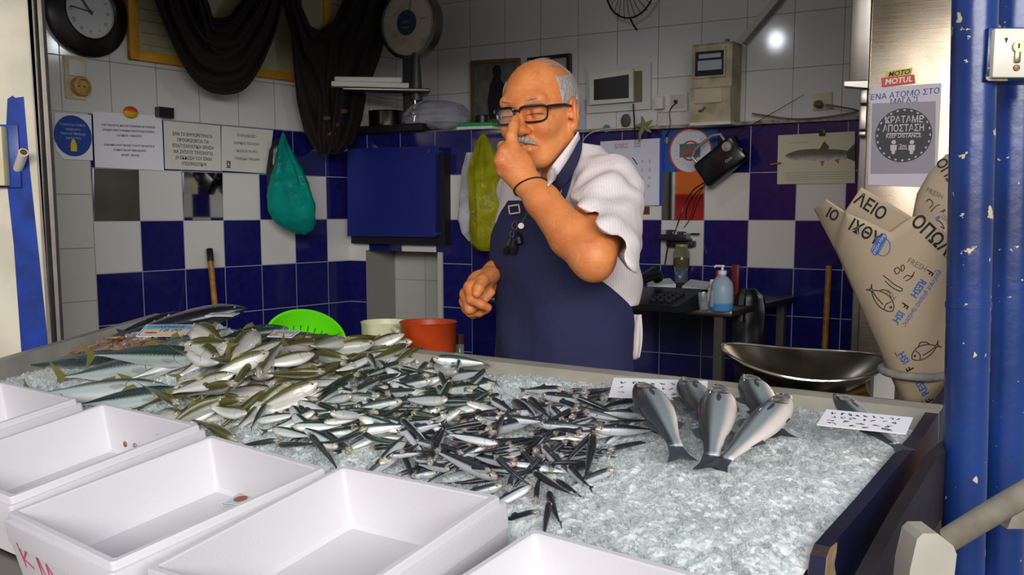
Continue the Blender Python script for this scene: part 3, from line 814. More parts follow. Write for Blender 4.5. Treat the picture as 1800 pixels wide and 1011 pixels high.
def heap(sp, data, base, group, special={}, fill=()):
    rows = [tuple(float(x) for x in r.split(',')) for r in data.split()]
    order = sorted(range(len(rows)), key=lambda i: rows[i][1]+rows[i][3]+ (60 if i in special else 0))
    for (poly, n_) in fill:                                         # the lower layer of the heap
        P = np.array([[float(q) for q in w.split(',')] for w in poly.split()]); k = 0
        while k < n_:
            x, y = rng.uniform(P[:, 0].min(), P[:, 0].max()), rng.uniform(P[:, 1].min(), P[:, 1].max()); ins = False
            for a_, b_ in zip(P, np.roll(P, -1, 0)):
                if (a_[1] > y) != (b_[1] > y) and x < (b_[0]-a_[0])*(y-a_[1])/(b_[1]-a_[1])+a_[0]: ins = not ins
            if not ins: continue
            k += 1; a_ = rng.choice([0, math.pi])+rng.normal(0, .45); l_ = {'anchovy': 42, 'sardine': 42, 'bogue': 52}[sp]*(.75+.5*(y-600)/300)
            dx, dy = math.cos(a_)*l_, math.sin(a_)*l_*.45; roll = float(rng.choice([60, 45, -40, -55, -60, 20]))
            look = 'dark back up' if roll >= 35 else 'pale belly showing' if roll <= -52 else 'silver flank showing' if roll < 5 else 'back upright'
            lay(sp, x+dx, y+dy, x-dx, y-dy, roll, round(random.choice([-.35, 0, .35]), 2), '%s, %s, %s' % (base, look, facing(dx, -dx, dy, -dy)), group)
    for i in order:
        r = rows[i]; hx, hy, tx, ty, roll = r[:5]; bend = r[5] if len(r) > 5 else round(random.choice([-.35, -.18, 0, 0, .18, .35]), 2)
        look = 'dark back up' if roll >= 35 else 'pale belly showing' if roll <= -52 else 'silver flank showing' if roll < 5 else 'back upright'
        lab = special.get(i) or '%s, %s, %s' % (base, look, facing(hx, tx, hy, ty))
        lay(sp, hx, hy, tx, ty, roll, bend, lab, group)
# --- the large ones at the left
lay('bonito', 325, 553, 165, 602, 50, -.15, 'large dark slender fish lying hindmost against the steel side rail', 'large fish at the back left')
lay('bonito', 440, 562, 205, 596, 105, .1, 'large lilac-bellied fish under the card behind the shrimps', 'large fish at the back left')
for r in [(330, 640, 24, 660, -40, .1, 'long mackerel with the leftmost forked tail above the foam boxes'),
          (235, 632, 32, 645, 65, -.1, 'dark-backed mackerel lying beside the shrimps, tail fanned over bare ice'),
          (300, 684, 10, 697, -58, .1, 'white-bellied mackerel whose tail hangs lowest over the far left foam box'),
          (218, 622, 345, 600, 60, .1, 'dark blue mackerel behind the shrimps, below the price card, head to the left'),
          (405, 583, 308, 614, -40, .2, 'pale green mackerel just right of the 18.00 price card'),
          (508, 577, 346, 613, -30, .1, 'thick silver mackerel carrying the small blue card below the green colander'),
          (562, 598, 345, 622, 48, -.1, 'dark green mackerel just in front of the thick silver one'),
          (385, 618, 236, 620, -35, -.1, 'silver mackerel with a yellow tail in the middle of the left heap'),
          (425, 617, 318, 637, -52, .1, 'white-sided mackerel behind the one with the large dark eye'),
          (378, 646, 158, 665, -22, .05, 'striped mackerel with a large dark eye lying on top of the left heap'),
          (330, 686, 113, 712, -25, -.15, 'mackerel with a bloodied yellow tail reaching over the second foam box')]:
    lay('mackerel', *r[:5], r[5], r[6], 'mackerel in the left heap', lift=.006)
bog = """426,661,319,692,45 422,680,295,698,-50 384,657,236,720,60,.2 460,606,372,660,-62 486,668,366,694,-40,.15 473,627,402,651,-35 513,635,424,659,-60 608,613,521,651,-78 663,608,562,617,-30
713,588,653,604,-50,-.35 742,607,687,633,60,.5 720,615,657,636,30 575,612,470,611,-45 540,610,592,588,60 600,596,622,590,60 511,650,562,612,70 516,675,455,718,-50 576,678,510,692,-70 568,687,479,702,-45 610,640,525,655,40
578,659,509,667,50 405,718,300,762,-10,1.2 419,740,333,729,60,.4 441,706,422,744,-60,1.2 321,727,256,704,40 320,735,258,722,-70 440,650,386,640,60 452,651,400,662,50 455,662,400,678,40 650,632,610,650,50 690,618,640,628,-60 560,640,500,632,-50 630,650,580,646,60 440,690,380,720,50 545,668,600,672,60 480,690,440,712,60"""
heap('bogue', bog, 'olive-backed fish in the middle heap', 'olive-backed fish in the middle heap', fill=[('380,640 560,590 700,600 720,630 560,690 440,730 330,740 300,700', 30), ('330,640 470,590 560,590 560,640 430,660', 14)], special=
     {4: 'olive-backed fish in the middle heap with a clear round eye and plump white side', 7: 'white-bellied olive-backed fish with goggling eyes, below the colander', 8: 'lilac-grey olive-backed fish with its head towards the pale jug',
      9: 'pale olive-backed fish raised against the red jug', 10: 'dark olive-backed fish curving up in front of the red jug', 21: 'olive-backed fish bent double, yellow tail hanging over the foam box', 23: 'small olive-backed fish curled with its tail on the bare ice'})
sar = """605,655,636,642,40 628,661,645,647,70 653,638,668,662,-40 667,644,681,653,-60 681,650,709,649,-60 700,655,737,647,70 749,638,734,658,50 755,644,783,636,60 765,653,863,654,-40 810,649,808,672,-30 813,669,841,667,70 860,666,842,669,20 777,663,790,681,20 748,666,770,675,-70
740,663,682,680,-60 720,672,768,683,-70 614,687,665,660,60 637,689,675,663,50 626,698,672,673,-20 672,700,656,684,-60 690,698,675,681,30 690,687,734,684,-60 692,697,735,698,-40 737,698,777,678,60 791,697,850,684,-40,.5 835,689,807,684,-20 600,678,618,690,-50 600,694,631,691,-60
713,712,614,712,-35,.05 793,714,714,708,-52,.1 772,707,851,707,40,.05 822,718,776,726,-60 728,732,773,724,10 824,723,845,718,-60 802,740,868,721,50 674,735,723,723,60 723,735,788,738,60 707,751,762,754,-50 780,736,791,750,-30 818,759,797,738,-70 871,695,839,699,60 854,708,874,704,-60
640,738,707,747,60 659,750,707,757,-40 650,772,717,768,-55 640,778,710,776,-50 670,790,729,782,-60 774,692,790,698,-40 473,705,443,766,-20,.1 455,751,515,726,-50 482,746,526,734,60 495,752,408,781,60,.1 560,724,487,763,-50,.5 512,722,594,716,-40,.1 552,753,595,720,60 606,719,562,760,-30,-.8
488,766,551,758,60 523,782,559,762,-50 597,762,536,784,-50 551,796,578,774,45 656,791,578,769,70,-.9 592,780,619,760,-50 622,780,675,758,45,1.1 603,746,680,740,60 670,731,610,722,60 626,782,680,776,-45 614,706,662,683,-25 529,708,551,706,-60 518,727,540,733,-60 542,733,559,723,60
624,694,585,705,-50 562,704,610,713,60 486,774,523,782,-60 523,753,558,752,-60 578,760,603,752,-50 650,705,690,715,50 700,722,650,726,40 760,720,720,716,60 590,738,630,735,60 540,742,580,748,50 620,752,570,745,60 800,690,770,700,60 745,745,700,738,50 640,728,600,736,-40 850,728,815,733,60"""
heap('sardine', sar, 'sardine amid the olive-backed fish and anchovies', 'sardines in the middle heap', fill=[('610,660 740,640 850,650 870,700 850,740 780,760 720,785 620,790 480,765 470,740 560,700', 60)], special=
     {8: 'sardine lying alone at the back edge of its heap, thin tail over bare ice', 28: 'bright sardine lying full length across the middle of its heap, head to the right', 29: 'bright white sardine with an open eye just right of the one lying across the middle', 30: 'green-backed sardine at the right edge of its heap, head to the left',
      48: 'sardine with its head sticking up at the left tip of its heap', 51: 'dark sardine pointing its thin tail at the foam box corner', 59: 'short-looking sardine with its blunt head towards the front edge of the ice', 60: 'dark sardine curved like a smile at the front edge of its heap', 62: 'arched sardine with a wide pale eye looking down at the front'})
anc = """991,683,913,684,-30 950,706,1014,690,-30 918,694,940,690,-60 931,704,979,742,-20 904,706,959,742,70 954,712,1050,703,-40 1027,696,1089,683,70 1002,688,1025,678,60 1066,717,1050,690,60 1068,701,1092,680,-30 964,690,982,683,70 920,726,874,722,-30 879,731,915,731,-60 911,701,931,704,70 966,720,1000,720,-45
988,744,1007,717,-20 1004,736,1059,717,-40 1005,743,1069,720,60 1010,717,1062,711,70 1062,727,1121,717,70 1155,741,1052,738,-35,.1 1098,726,1135,720,60 1012,745,1100,745,-30 1121,742,1100,752,-40 950,747,1053,756,-35,.05 1050,754,1158,762,-40,.05 1012,768,1084,768,-50 1062,767,1142,751,60 1066,793,1135,767,60 1070,797,1135,774,50
1053,774,1023,790,30 1028,797,968,761,45 998,765,1010,760,30 931,765,955,750,45 892,777,932,765,45 858,756,961,742,-30,.1 876,754,950,746,-40 863,797,893,756,10 915,799,962,765,-30 847,797,916,776,60 941,799,950,781,20 952,781,991,800,-45,.5 993,799,963,765,-60 849,768,874,765,-60 840,774,861,770,-50 893,763,947,756,70
863,748,790,767,50,.3 761,778,788,770,-30 771,770,720,765,-50,.4 714,778,761,776,60 714,775,745,770,-60 758,813,795,787,-40 766,799,787,780,-20 858,781,795,813,-40 861,772,795,786,-40 795,816,890,790,45,.2 882,800,806,824,-50 891,759,863,799,15 713,795,663,827,-30,.5 712,805,725,790,20 690,832,722,803,-40 711,829,734,800,70,.6
736,799,768,794,-30 731,841,761,833,-20 878,862,764,822,-35,.05 886,871,790,849,-45,.1 867,840,855,819,10 872,835,888,802,50 886,863,872,837,20 795,851,761,841,-40 847,768,875,764,-60 897,886,901,836,10 897,834,936,810,50,.5 945,818,947,781,20 967,836,977,801,-20 938,818,1010,873,60 977,827,1021,866,-10 940,884,949,838,20 964,853,984,923,-30,.2 967,881,954,951,10,.1
951,888,885,905,-20 1048,792,1030,855,-10 1082,835,1045,818,-30 999,823,1030,840,-40 999,816,1038,799,60 936,866,903,855,-60 917,799,932,803,40 880,810,850,800,50 910,822,880,815,60 840,790,800,795,60 830,835,800,830,50 920,750,870,745,60 985,760,940,775,60 1000,780,960,790,60 960,800,930,815,60 1010,725,960,730,60 900,790,930,785,60 1040,735,1000,728,60 780,800,745,815,60 820,790,760,790,60 1138,993,1060,956,62,.2"""
na_ = len(anc.split())
heap('anchovy', anc, 'anchovy heaped above the foam box corner', 'anchovies in the right heap', fill=[('870,720 930,690 1060,690 1110,720 1110,770 1040,800 1010,850 930,850 870,850 780,840 720,820 740,780', 62)], special=
     {0: 'anchovy lying hindmost in its heap, red gill showing near the back rail', 20: 'silver-striped anchovy at the right edge of its heap, head towards the first sea bass', 24: 'silver anchovy lying full length across the middle of the anchovy heap', 25: 'anchovy with its long thin tail pointing right past the heap', 66: 'bright blue-silver anchovy lying along the rim of the foam box', 67: 'anchovy lying lowest along the foam box rim, half hidden',
      73: 'anchovy hanging head down over the foam box corner', 80: 'anchovy with a forked tail lying apart on the ice below the heap', 81: 'anchovy lying nearest the front on the ice beside the foam box corner', 82: 'anchovy coming out from behind the foam box corner', 83: 'anchovy standing out to the right with its tail down the ice', 84: 'small anchovy alone on the ice to the right of the heap, pink snout', na_-1: 'single dark anchovy by the lowest foam box, forked tail on the ice'})
for r in [(1205, 668, 1238, 735, 80, .2, 'L', 'dark sea bass half hidden under the written paper by the back rail', .03), (1313, 660, 1338, 730, 86, .1, 'L', 'sea bass with blood on its gills, lying behind the other four', .05),
          (1128, 667, 1203, 802, 84, -.3, 'L', 'sea bass nearest the anchovies, tail spread on the ice', .055), (1268, 678, 1250, 826, 86, -.1, 'L', 'sea bass second from the anchovies, lying straight up the slope', .055),
          (1392, 694, 1290, 812, 92, .1, 'L', 'sea bass with its gill cut open, lying diagonally', .055), (1470, 694, 1556, 790, 84, .3, 'L', 'sea bass lying alone under the handwritten price paper at the right', .045)]:
    lay('sea_bass', *r[:4], r[4], r[5], r[7], 'sea bass on the bare ice', side=r[6], tilt=r[8], sink=.6)
# --- shrimps
shm = Mat('shrimp shell', '9a7350', .3, Subsurface_Weight=.0, Transmission_Weight=.15); shm.set('Base Color', shm.mix(shm.step(shm.noise(60, 4), .35, .7), 'a5805c', '7c5334')); shm = shm.m
mb = MB(); n = 15
Pth = []; rad = []
for i in range(n):
    t = i/(n-1); a = -.3+t*1.9; Pth.append((.5*math.cos(a)-.2, 0, .42*math.sin(a)-.15)); rad.append((.10*(1-.72*t)*(1-.12*(i % 2)) if t > .08 else .06))
mb.tube(Pth, rad, 10); shr_me = mb.mesh('shrimp', shm)
mb = MB(); mb.add([(-.22, .02, .27), (-.36, .09, .24), (-.40, 0, .20), (-.36, -.09, .24), (-.24, -.02, .25), (-.30, 0, .29)], [(0, 1, 2, 5), (5, 2, 3, 4), (0, 5, 2, 1), (5, 4, 3, 2)]); shr_t = mb.mesh('tail_fan', shm)
mb = MB()
for k in range(6):
    for sg in (-1, 1): mb.tube([(.22-.07*k, sg*.05, -.12+.03*k), (.16-.07*k, sg*.12, -.26+.03*k), (.10-.07*k, sg*.10, -.36+.04*k)], .012, 4)
shr_l = mb.mesh('legs', shm)
mb = MB()
for sg in (-1, 1): mb.tube([(.28, sg*.03, -.26), (.45, sg*.10, -.10), (.70, sg*.16, -.02), (.95, sg*.10, -.14)], .008, 4)
shr_a = mb.mesh('antennae', shm)
sp_ = "80,630 92,626 105,622 118,616 132,612 146,606 160,603 176,600 190,605 205,606 222,600 236,606 250,603 266,601 282,597 298,594 315,592 332,590 350,588 135,622 160,616 185,614 210,613 235,612".split()
for k, q in enumerate(sp_):
    x, y = [float(z) for z in q.split(',')]; u, v, h = surf_pt(x, y, .012); rr = random.uniform(0, 6.28)
    o = bpy.data.objects.new('shrimp', shr_me); COL.objects.link(o); s_ = random.uniform(.058, .075)
    o.matrix_world = m_ice(u, v, h+.002*(k % 3), rr) @ Matrix.Rotation(random.choice([R(80), R(-80), R(60)]), 4, 'X') @ Matrix.Scale(s_, 4)
    for me in (shr_t, shr_l, shr_a):
        c = bpy.data.objects.new(me.name, me); COL.objects.link(c); c.parent = o
    tag(o, 'brownish raw shrimp in the row of shrimps between the mackerel', 'shrimp', 'shrimps between the mackerel')
# ================================================================== things on the walls
paper = M('white paper', 'dcdbe0', .8); paper2 = M('ivory paper', 'cfcdc2', .8, vary=.05, scale=9); ink = M('black ink', '1a1a20', .7); inkb = M('blue ink', '2a3a8c', .7); redi = M('red ink', 'b5413a', .7)
blackp = M('black plastic', '101012', .35); whitep = M('white plastic', 'd5d2c8', .4, vary=.06, scale=20); creamp = M('cream plastic', 'c9bf9f', .45, vary=.12, scale=15)
wood = Mat('broom wood', 'a5702c', .5).vary(30, .25, '6e4418').m
mirror = M('mirror', 'd6dad8', .03, 1.0)
FR = {'L': (on_left, m_left), 'B': (on_back, m_back), 'K': (on_blk, m_blk), 'F': (on_fr, m_fr)}
def flat(fr, px, name, label, cat, mat, th=.0012, off=.0012, part='sheet', group=None, rot=None):
    """thing made of one flat sheet whose outline is given on its wall; returns thing, helper to place in local units"""
    on, mm = FR[fr]; P = [on(x, y, off) for x, y in px]
    c = (sum(p[0] for p in P)/len(P), sum(p[1] for p in P)/len(P))
    t = thing(name, label, cat, mm(c[0], c[1], off), group)
    if part:
        mb = MB(); mb.prism([(p[0]-c[0], p[1]-c[1]) for p in P], -th, 0); mb.build(part, mat, t, smooth=False)
    loc = lambda x, y: (on(x, y, off)[0]-c[0], on(x, y, off)[1]-c[1])
    return t, loc
def lines_on(t, items, mat, y=-.0016, name='lettering', align='CENTER', rot=0):
    for body, x, z, size, *k in items:
        mb = MB(); o = dict(k[0]) if k else {}
        r = o.pop('rot', rot); o.setdefault('align', align)
        text_mesh(body, size, mb, Matrix.Translation((x, y, z)) @ Matrix.Rotation(-r, 4, 'Y'), **o); mb.build(name, mat, t, smooth=False)
# clock
cs, cz = on_left(158, 20, .03)
t = thing('wall_clock', 'round dark-framed wall clock with Roman numerals above the light switch', 'clock', m_left(cs, cz, 0))
mb = MB(); mb.lathe([(.096, .036), (.104, .040), (.118, .036), (.150, .028), (.162, .020), (.164, .002), (.160, 0)], 64, Matrix.Rotation(R(90), 4, 'X'), cap=False)
mb.build('rim', M('dark clock wood', '1c1512', .3, vary=.2), t)
mb = MB(); mb.lathe([(0, .0), (.100, .0), (.100, .028), (0, .028)], 48, Matrix.Rotation(R(90), 4, 'X')); mb.build('face', M('clock face', 'd9d7d6', .5), t, smooth=False)
mb = MB()
for k, nme in enumerate('XII I II III IIII V VI VII VIII IX X XI'.split()):
    a = R(90-30*k); text_mesh(nme, .020, mb, Matrix.Translation((.074*math.cos(a), -.0284, .074*math.sin(a))) @ Matrix.Rotation(-(a-math.pi/2 if math.sin(a) > -.3 else a+math.pi/2), 4, 'Y'), sx=.7)
for k in range(60):
    a = R(6*k); strokes(mb, [[(.090*math.cos(a), .090*math.sin(a)), (.093*math.cos(a), .093*math.sin(a))]], .0012, y=-.0284)
mb.build('numerals', M('numeral ink', '34363f', .6), t, smooth=False)
for nme, a, l, w_ in (('minute_hand', R(90-276), .078, .005), ('hour_hand', R(90-323), .052, .008)):
    mb = MB(); d = V(math.cos(a), math.sin(a)); strokes(mb, [[tuple(-d*.014), tuple(d*l*.7)], [tuple(d*l*.7), tuple(d*l)]], w_, y=-.031); mb.build(nme, blackp, t, smooth=False)
mb = MB(); mb.lathe([(0, .026), (.006, .026), (.006, .034), (0, .034)], 16, Matrix.Rotation(R(90), 4, 'X')); mb.build('pivot', blackp, t)
# big yellow-framed sheet
t, loc = flat('L', [(228, -150), (228, 103), (577, 150), (577, -150)], 'framed_poster', 'large pale poster in a yellow frame behind the fishing net', 'picture', Mat('poster paper', 'aea684', .6).vary(4, .16, '949069').m, th=.006, off=.004)
b0, b1 = loc(228, 103), loc(577, 150); hT = 1.0
yel = M('yellow frame', 'c78e14', .5, vary=.1)
b1 = (b1[0], b0[1]-.0)
mb = MB(); w_ = .032
mb.box(b0[0]-.01, b1[0]+.01, -.022, 0, b0[1]-.004, b0[1]+w_, b=.003); mb.box(b0[0]-.01, b0[0]+w_, -.0225, 0, b0[1]-.004, .95, b=.003); mb.box(b1[0]-w_, b1[0]+.01, -.0225, 0, b0[1]-.004, .95, b=.003); mb.box(b0[0]-.01, b1[0]+.01, -.022, 0, .92, .955, b=.003)
mb.build('frame', yel, t)
mb = MB(); strokes(mb, [[(b0[0]+.05, b0[1]+.06+.045*k), (b0[0]+.05+.25+.03*(k % 3), b0[1]+.06+.045*k)] for k in range(10)], .006, y=-.007); mb.build('printed_lines', M('faint print', '86835f', .7), t, smooth=False)
# light switch and socket
t, loc = flat('L', [(111, 97), (149, 101), (150, 176), (114, 172)], 'switch_plate', 'cream light switch over a yellowed socket below the clock', 'switch', creamp, th=.009, off=.001, part='plate')
mb = MB(); x0, z0 = loc(118, 133); x1, z1 = loc(146, 108); mb.box(x0, x1, -.016, -.008, z0, z1, b=.003); mb.build('rocker', whitep, t)
x, z = loc(136, 153); mb = MB(); mb.lathe([(0, 0), (.034, 0), (.033, .030), (.026, .034), (.024, .022), (0, .020)], 28, Matrix.Translation((x, -.008, z)) @ Matrix.Rotation(R(90), 4, 'X')); s_ = mb.build('socket', M('yellowed plastic', 'b9954a', .5, vary=.15, scale=30), t)
mb = MB()
for k in (-1, 1): mb.disc(.0035, -.0295, 10, c=(x+k*.010, z))
mb.build('socket_hole', blackp, s_, smooth=False)
# little things on top of the notices
t, loc = flat('L', [(272, 188), (298, 191), (298, 209), (272, 206)], 'black_box', 'little black box stuck to the wall above the notices', 'box', blackp, th=.03, off=.001, part='case')
x, z = on_left(230, 197, .02); t = thing('shell_ornament', 'small orange and yellow shell-shaped ornament behind the first notice', 'ornament', m_left(x, z, .02))
mb = MB(); mb.ball((0, 0, 0), (.031, .012, .022), 10); om = Mat('orange enamel', 'cf5a1e', .4); om.set('Base Color', om.mix(om.step(om.sep(om.coord())[2], .006, -.006), 'c8431a', 'd6a418')); mb.build('shell', om.m, t)
# notices on the left wall
t, loc = flat('L', [(96, 198), (160, 202), (163, 282), (112, 280), (97, 262)], 'round_notice', 'white sheet with a blue disc about card payment, leftmost notice', 'notice', paper, off=.004)
cx, cz_ = loc(128, 239); rz_ = abs(loc(128, 203)[1]-cz_)
mb = MB(); mb.disc(rz_, -.0022, 40, c=(cx, cz_)); mb.build('blue_disc', M('disc blue', '1d3f8f', .6), t, smooth=False)
lines_on(t, [('Το κατάστημα διαθέτει', cx, cz_+.040, .013, dict(sx=.72)), ('εγκεκριμένο', cx, cz_+.024, .013, dict(sx=.8)), ('τερματικό αποδοχής', cx, cz_+.008, .013, dict(sx=.8)), ('καρτών POS', cx, cz_-.008, .013, dict(sx=.8))], M('pale print', 'a9c1e6', .6), -.0030)
mb = MB(); mb.box(cx-.012, cx+.012, -.0030, -.0024, cz_-.056, cz_-.026); mb.box(cx-.008, cx+.008, -.0030, -.0024, cz_-.026, cz_-.017); mb.box(cx-.005, cx+.003, -.0030, -.0024, cz_-.017, cz_-.012); mb.build('card_reader_drawing', M('yellow print', 'd6b92a', .6), t, smooth=False)
def notice(px, label, rows, size, z_top, step, off=.0035, mat=paper, extra=None, **k):
    t, loc = flat('L', px, 'paper_notice', label, 'notice', mat, off=off, group='notices along the left wall')
    a, b = loc(*px[0]), loc(*px[1]); r = math.atan2(b[1]-a[1], b[0]-a[0]); z = z_top; items = []
    for body in rows:
        if body: items.append((body, 0, z, size, dict(rot=r, **k)))
        z -= step
    lines_on(t, items, ink, -.0022); return t, loc
notice([(163, 196), (284, 204), (288, 300), (167, 294)], 'white printed notice in two languages, second from the left', ['Ο ΚΑΤΑΝΑΛΩΤΗΣ ΔΕΝ ΕΧΕΙ ΥΠΟΧΡΕΩΣΗ ΝΑ ΠΛΗΡΩΣΕΙ', 'ΕΑΝ ΔΕΝ ΛΑΒΕΙ ΤΟ ΝΟΜΙΜΟ ΠΑΡΑΣΤΑΤΙΚΟ ΣΤΟΙΧΕΙΟ', '(ΑΠΟΔΕΙΞΗ - ΤΙΜΟΛΟΓΙΟ)', '', 'CONSUMER IS NOT OBLIGED TO PAY IF THE NOTICE OF', 'PAYMENT HAS NOT BEEN RECEIVED', '(RECEIPT - INVOICE)'], .0105, .058, .0185, bold=.02, sx=.82)
notice([(287, 212), (387, 221), (388, 301), (290, 297)], 'ivory notice with six lines of bold capitals, third from the left', ['ΕΑΝ ΤΑ ΕΜΠΟΡΕΥΜΑΤΑ', 'ΠΡΟΟΡΙΖΟΝΤΑΙ ΓΙΑ', 'ΕΠΑΓΓΕΛΜΑΤΙΚΗ ΧΡΗΣΗ', 'ΝΑ ΖΗΤΑΤΕ ΤΙΜΟΛΟΓΙΟ', '(Η ΕΚΔΟΣΗ ΤΟΥ ΕΙΝΑΙ', 'ΥΠΟΧΡΕΩΤΙΚΗ)'], .0185, .046, .0235, mat=paper2, bold=.012, sx=.9)
t, loc = notice([(389, 221), (480, 229), (471, 305), (389, 300)], 'ivory notice with four widely spaced lines and a small emblem, fourth from the left', ['ΟΙ ΑΠΟΔΕΙΞΕΙΣ', 'ΛΙΑΝΙΚΗΣ ΠΩΛΗΣΗΣ', 'ΕΚΔΙΔΟΝΤΑΙ ΑΠΟ', 'ΤΑΜΕΙΑΚΗ ΜΗΧΑΝΗ'], .0155, .060, .033, mat=paper2, sx=.9)
x, z = loc(402, 289); mb = MB()
for dx, dz, w_, h_ in ((-.010, .006, .004, .016), (-.003, .010, .005, .012), (.005, .006, .006, .016), (-.002, -.006, .018, .005), (-.002, -.013, .022, .004)): mb.box(x+dx-w_/2, x+dx+w_/2, -.0022, -.0018, z+dz-h_/2, z+dz+h_/2)
mb.build('emblem', ink, t, smooth=False)
for px, lab in (([(164, 296), (243, 299), (245, 388), (165, 388)], 'square mirror tile with a dark reflection, left of the other on the left wall'), ([(322, 303), (390, 304), (391, 387), (323, 387)], 'square mirror tile above the broom handle')):
    t, loc = flat('L', px, 'mirror_tile', lab, 'mirror', mirror, th=.004, off=.001, part='glass')
# broom handles
def stick(a, b, r, label, name='broom', grip=None, m=wood):
    t = thing(name, label, 'broom', m_axis(b, a-b)); L = np.linalg.norm(a-b)
    mb = MB(); mb.tube([(0, 0, 0), (L, 0, 0)], r, 14); mb.build('handle', m, t)
    if grip: mb = MB(); mb.tube([(L-grip, 0, 0), (L-.004, 0, 0), (L, 0, 0)], [r*1.12, r*1.12, r*.9], 14); mb.build('grip', blackp, t)
    mb = MB(); mb.box(-.02, .02, -.14, .14, -.02, .02, b=.008); mb.box(-.10, -.02, -.135, .135, -.018, .018); mb.build('brush', M('broom bristles', '3d3a36', .9), t)
pa = L0+UL*on_left(368, 437, .05)[0]+NL*.05+V(0, 0, on_left(368, 437, .05)[1]); pb = L0+UL*(on_left(381, 560, .3)[0])+NL*.30; pb = V(pb[0], pb[1], .11)
q1 = at_pl(380, 560, pa, nrm(np.cross(nrm(pb-pa), np.cross(nrm(pb-pa), ray(375, 500)))))
dirn = nrm(q1-pa); pb = pa+dirn*((pa[2]-.12)/-dirn[2])
stick(pa, pb, .0125, 'wooden broom handle with a black grip leaning on the left wall', grip=.055)
pa = B0+UB*on_back(1457, 468, .03)[0]+NB*.03+V(0, 0, on_back(1457, 468, .03)[1]); q1 = at_y(1449, 624, pa[1]-.10); dirn = nrm(q1-pa); pb = pa+dirn*((pa[2]-.12)/-dirn[2])
stick(pa, pb, .0125, 'thin wooden broom handle leaning on the rear wall left of the paper cone')
# plastic bags
def bag_mat(name, col, tr=.5, rough=.3):
    a = Mat(name, col, rough, Transmission_Weight=tr, IOR=1.15); a.bump(a.noise(11, 4, dist=1.2), .8, .012); a.set('Base Color', a.mix(a.step(a.noise(7, 4, dist=1), .35, .7), a.color, tuple(c*.65 for c in a.color))); return a.m
def bag(name, label, prof, Y, mat, depth=.5, seed=1, cat='plastic bag', part='bag', parent=None, group=None):
    """hanging bag from left and right pixel edges at several heights"""
    C_ = [at_y((l+r)/2, y, Y) for y, l, r in prof]
    o0 = C_[0]; t = thing(name, label, cat, m_up(o0), group) if parent is None else parent
    n = 26; vs = []; fs = []; r_ = np.random.default_rng(seed); ph = r_.uniform(0, 6.3, 8)
    ys = np.array([p[0] for p in prof], float); yy = np.linspace(ys[0], ys[-1], 34)
    for k, y in enumerate(yy):
        l = np.interp(y, ys, [p[1] for p in prof]); r = np.interp(y, ys, [p[2] for p in prof]); c = at_y((l+r)/2, y, Y); w = (at_y(r, y, Y)-at_y(l, y, Y))[0]/2
        for i in range(n):
            a = 2*math.pi*i/n; tq = k/33; g = .05+.11*(1-tq)**2
            f = 1+g*math.sin(6*a+ph[0]+k*.10)+g*.7*math.sin(11*a+ph[1]-k*.12)+.03*math.sin(k*.9+ph[2]+3*a)
            vs.append((c[0]+w*math.cos(a)*min(f, 1.04), c[1]+w*depth*math.sin(a)*f, c[2]))
    m = len(yy)
    for k in range(m-1):
        for i in range(n): j = (i+1) % n; fs.append((k*n+i, (k+1)*n+i, (k+1)*n+j, k*n+j))
    fs.append(tuple(range(n))); fs.append(tuple((m-1)*n+i for i in reversed(range(n))))
    mb = MB(); mb.add([tuple(np.array(v)-o0) for v in vs], fs); b = mb.build(part, mat, t); return t, b
Yg = float(at_pl(515, 330, L0+NL*.13, NL)[1])
Yk0 = float(at_pl(487, 300, L0+NL*.06, NL)[1])
bag('black_bag', 'black plastic bag hanging behind the green bag of greens', [(243, 486, 492), (262, 474, 500), (300, 469, 505), (335, 470, 512), (350, 480, 510)], Yk0, M('black film', '0b0b10', .35), .4, 5)
t, b = bag('green_bag', 'teal green plastic bag of greens hanging on the left wall', [(234, 496, 500), (252, 490, 506), (285, 482, 524), (315, 474, 540), (345, 469, 551), (372, 471, 555), (392, 484, 554), (405, 506, 549), (412, 524, 540)], Yg, bag_mat('teal film', '0f8f80', .25, .22), .7, 2)
mb = MB(); r_ = np.random.default_rng(3); leaf = Mat('leafy greens', '3f8a2a', .6).vary(20, .25, '1c4a16').m
for k in range(26):
    p = at_y(r_.uniform(488, 542), r_.uniform(345, 398), Yg+r_.uniform(-.035, .03))-np.array(t.matrix_world.translation); mb.ball(p, (r_.uniform(.010, .020), r_.uniform(.008, .016), r_.uniform(.010, .02)), 5)
mb.build('greens', leaf, t)
mb = MB(); q = at_y(498, 231, Yg)-np.array(t.matrix_world.translation); mb.tube([q+V(0, .09, .006), q, q+V(0, -.006, -.004), q+V(0, 0, -.012)], .002, 6); mb.build('hook', alu, t)
# yellow and white bags on the block corner
Yb = float(blk_r[1])-.10
bag('white_bag', 'limp white plastic bag hanging behind the yellow bag', [(268, 820, 832), (300, 812, 842), (340, 808, 846), (385, 804, 846), (410, 812, 846), (424, 824, 840)], Yb+.05, bag_mat('white film', 'c9c7cc', .3), .4, 8)
t, b = bag('yellow_bag', 'yellow-green plastic bag of straw-coloured shreds hanging beside the man', [(236, 846, 852), (248, 838, 862), (275, 830, 874), (300, 823, 884), (330, 824, 890), (370, 826, 892), (410, 826, 890), (430, 828, 884), (441, 842, 872)], Yb, bag_mat('yellow film', 'c6c626', .62, .22), .75, 4)
mb = MB(); straw = Mat('straw shreds', 'b9a53a', .8).vary(90, .3, '6f6412').m
for k in range(150):
    p = at_y(r_.uniform(832, 886), r_.uniform(352, 432), Yb+r_.uniform(-.045, .03))-np.array(t.matrix_world.translation); d = r_.normal(size=3)*.008; mb.tube([p-d, p+d+V(0, 0, .003), p+d*1.8], .0016, 4)
mb.build('shreds', straw, t)
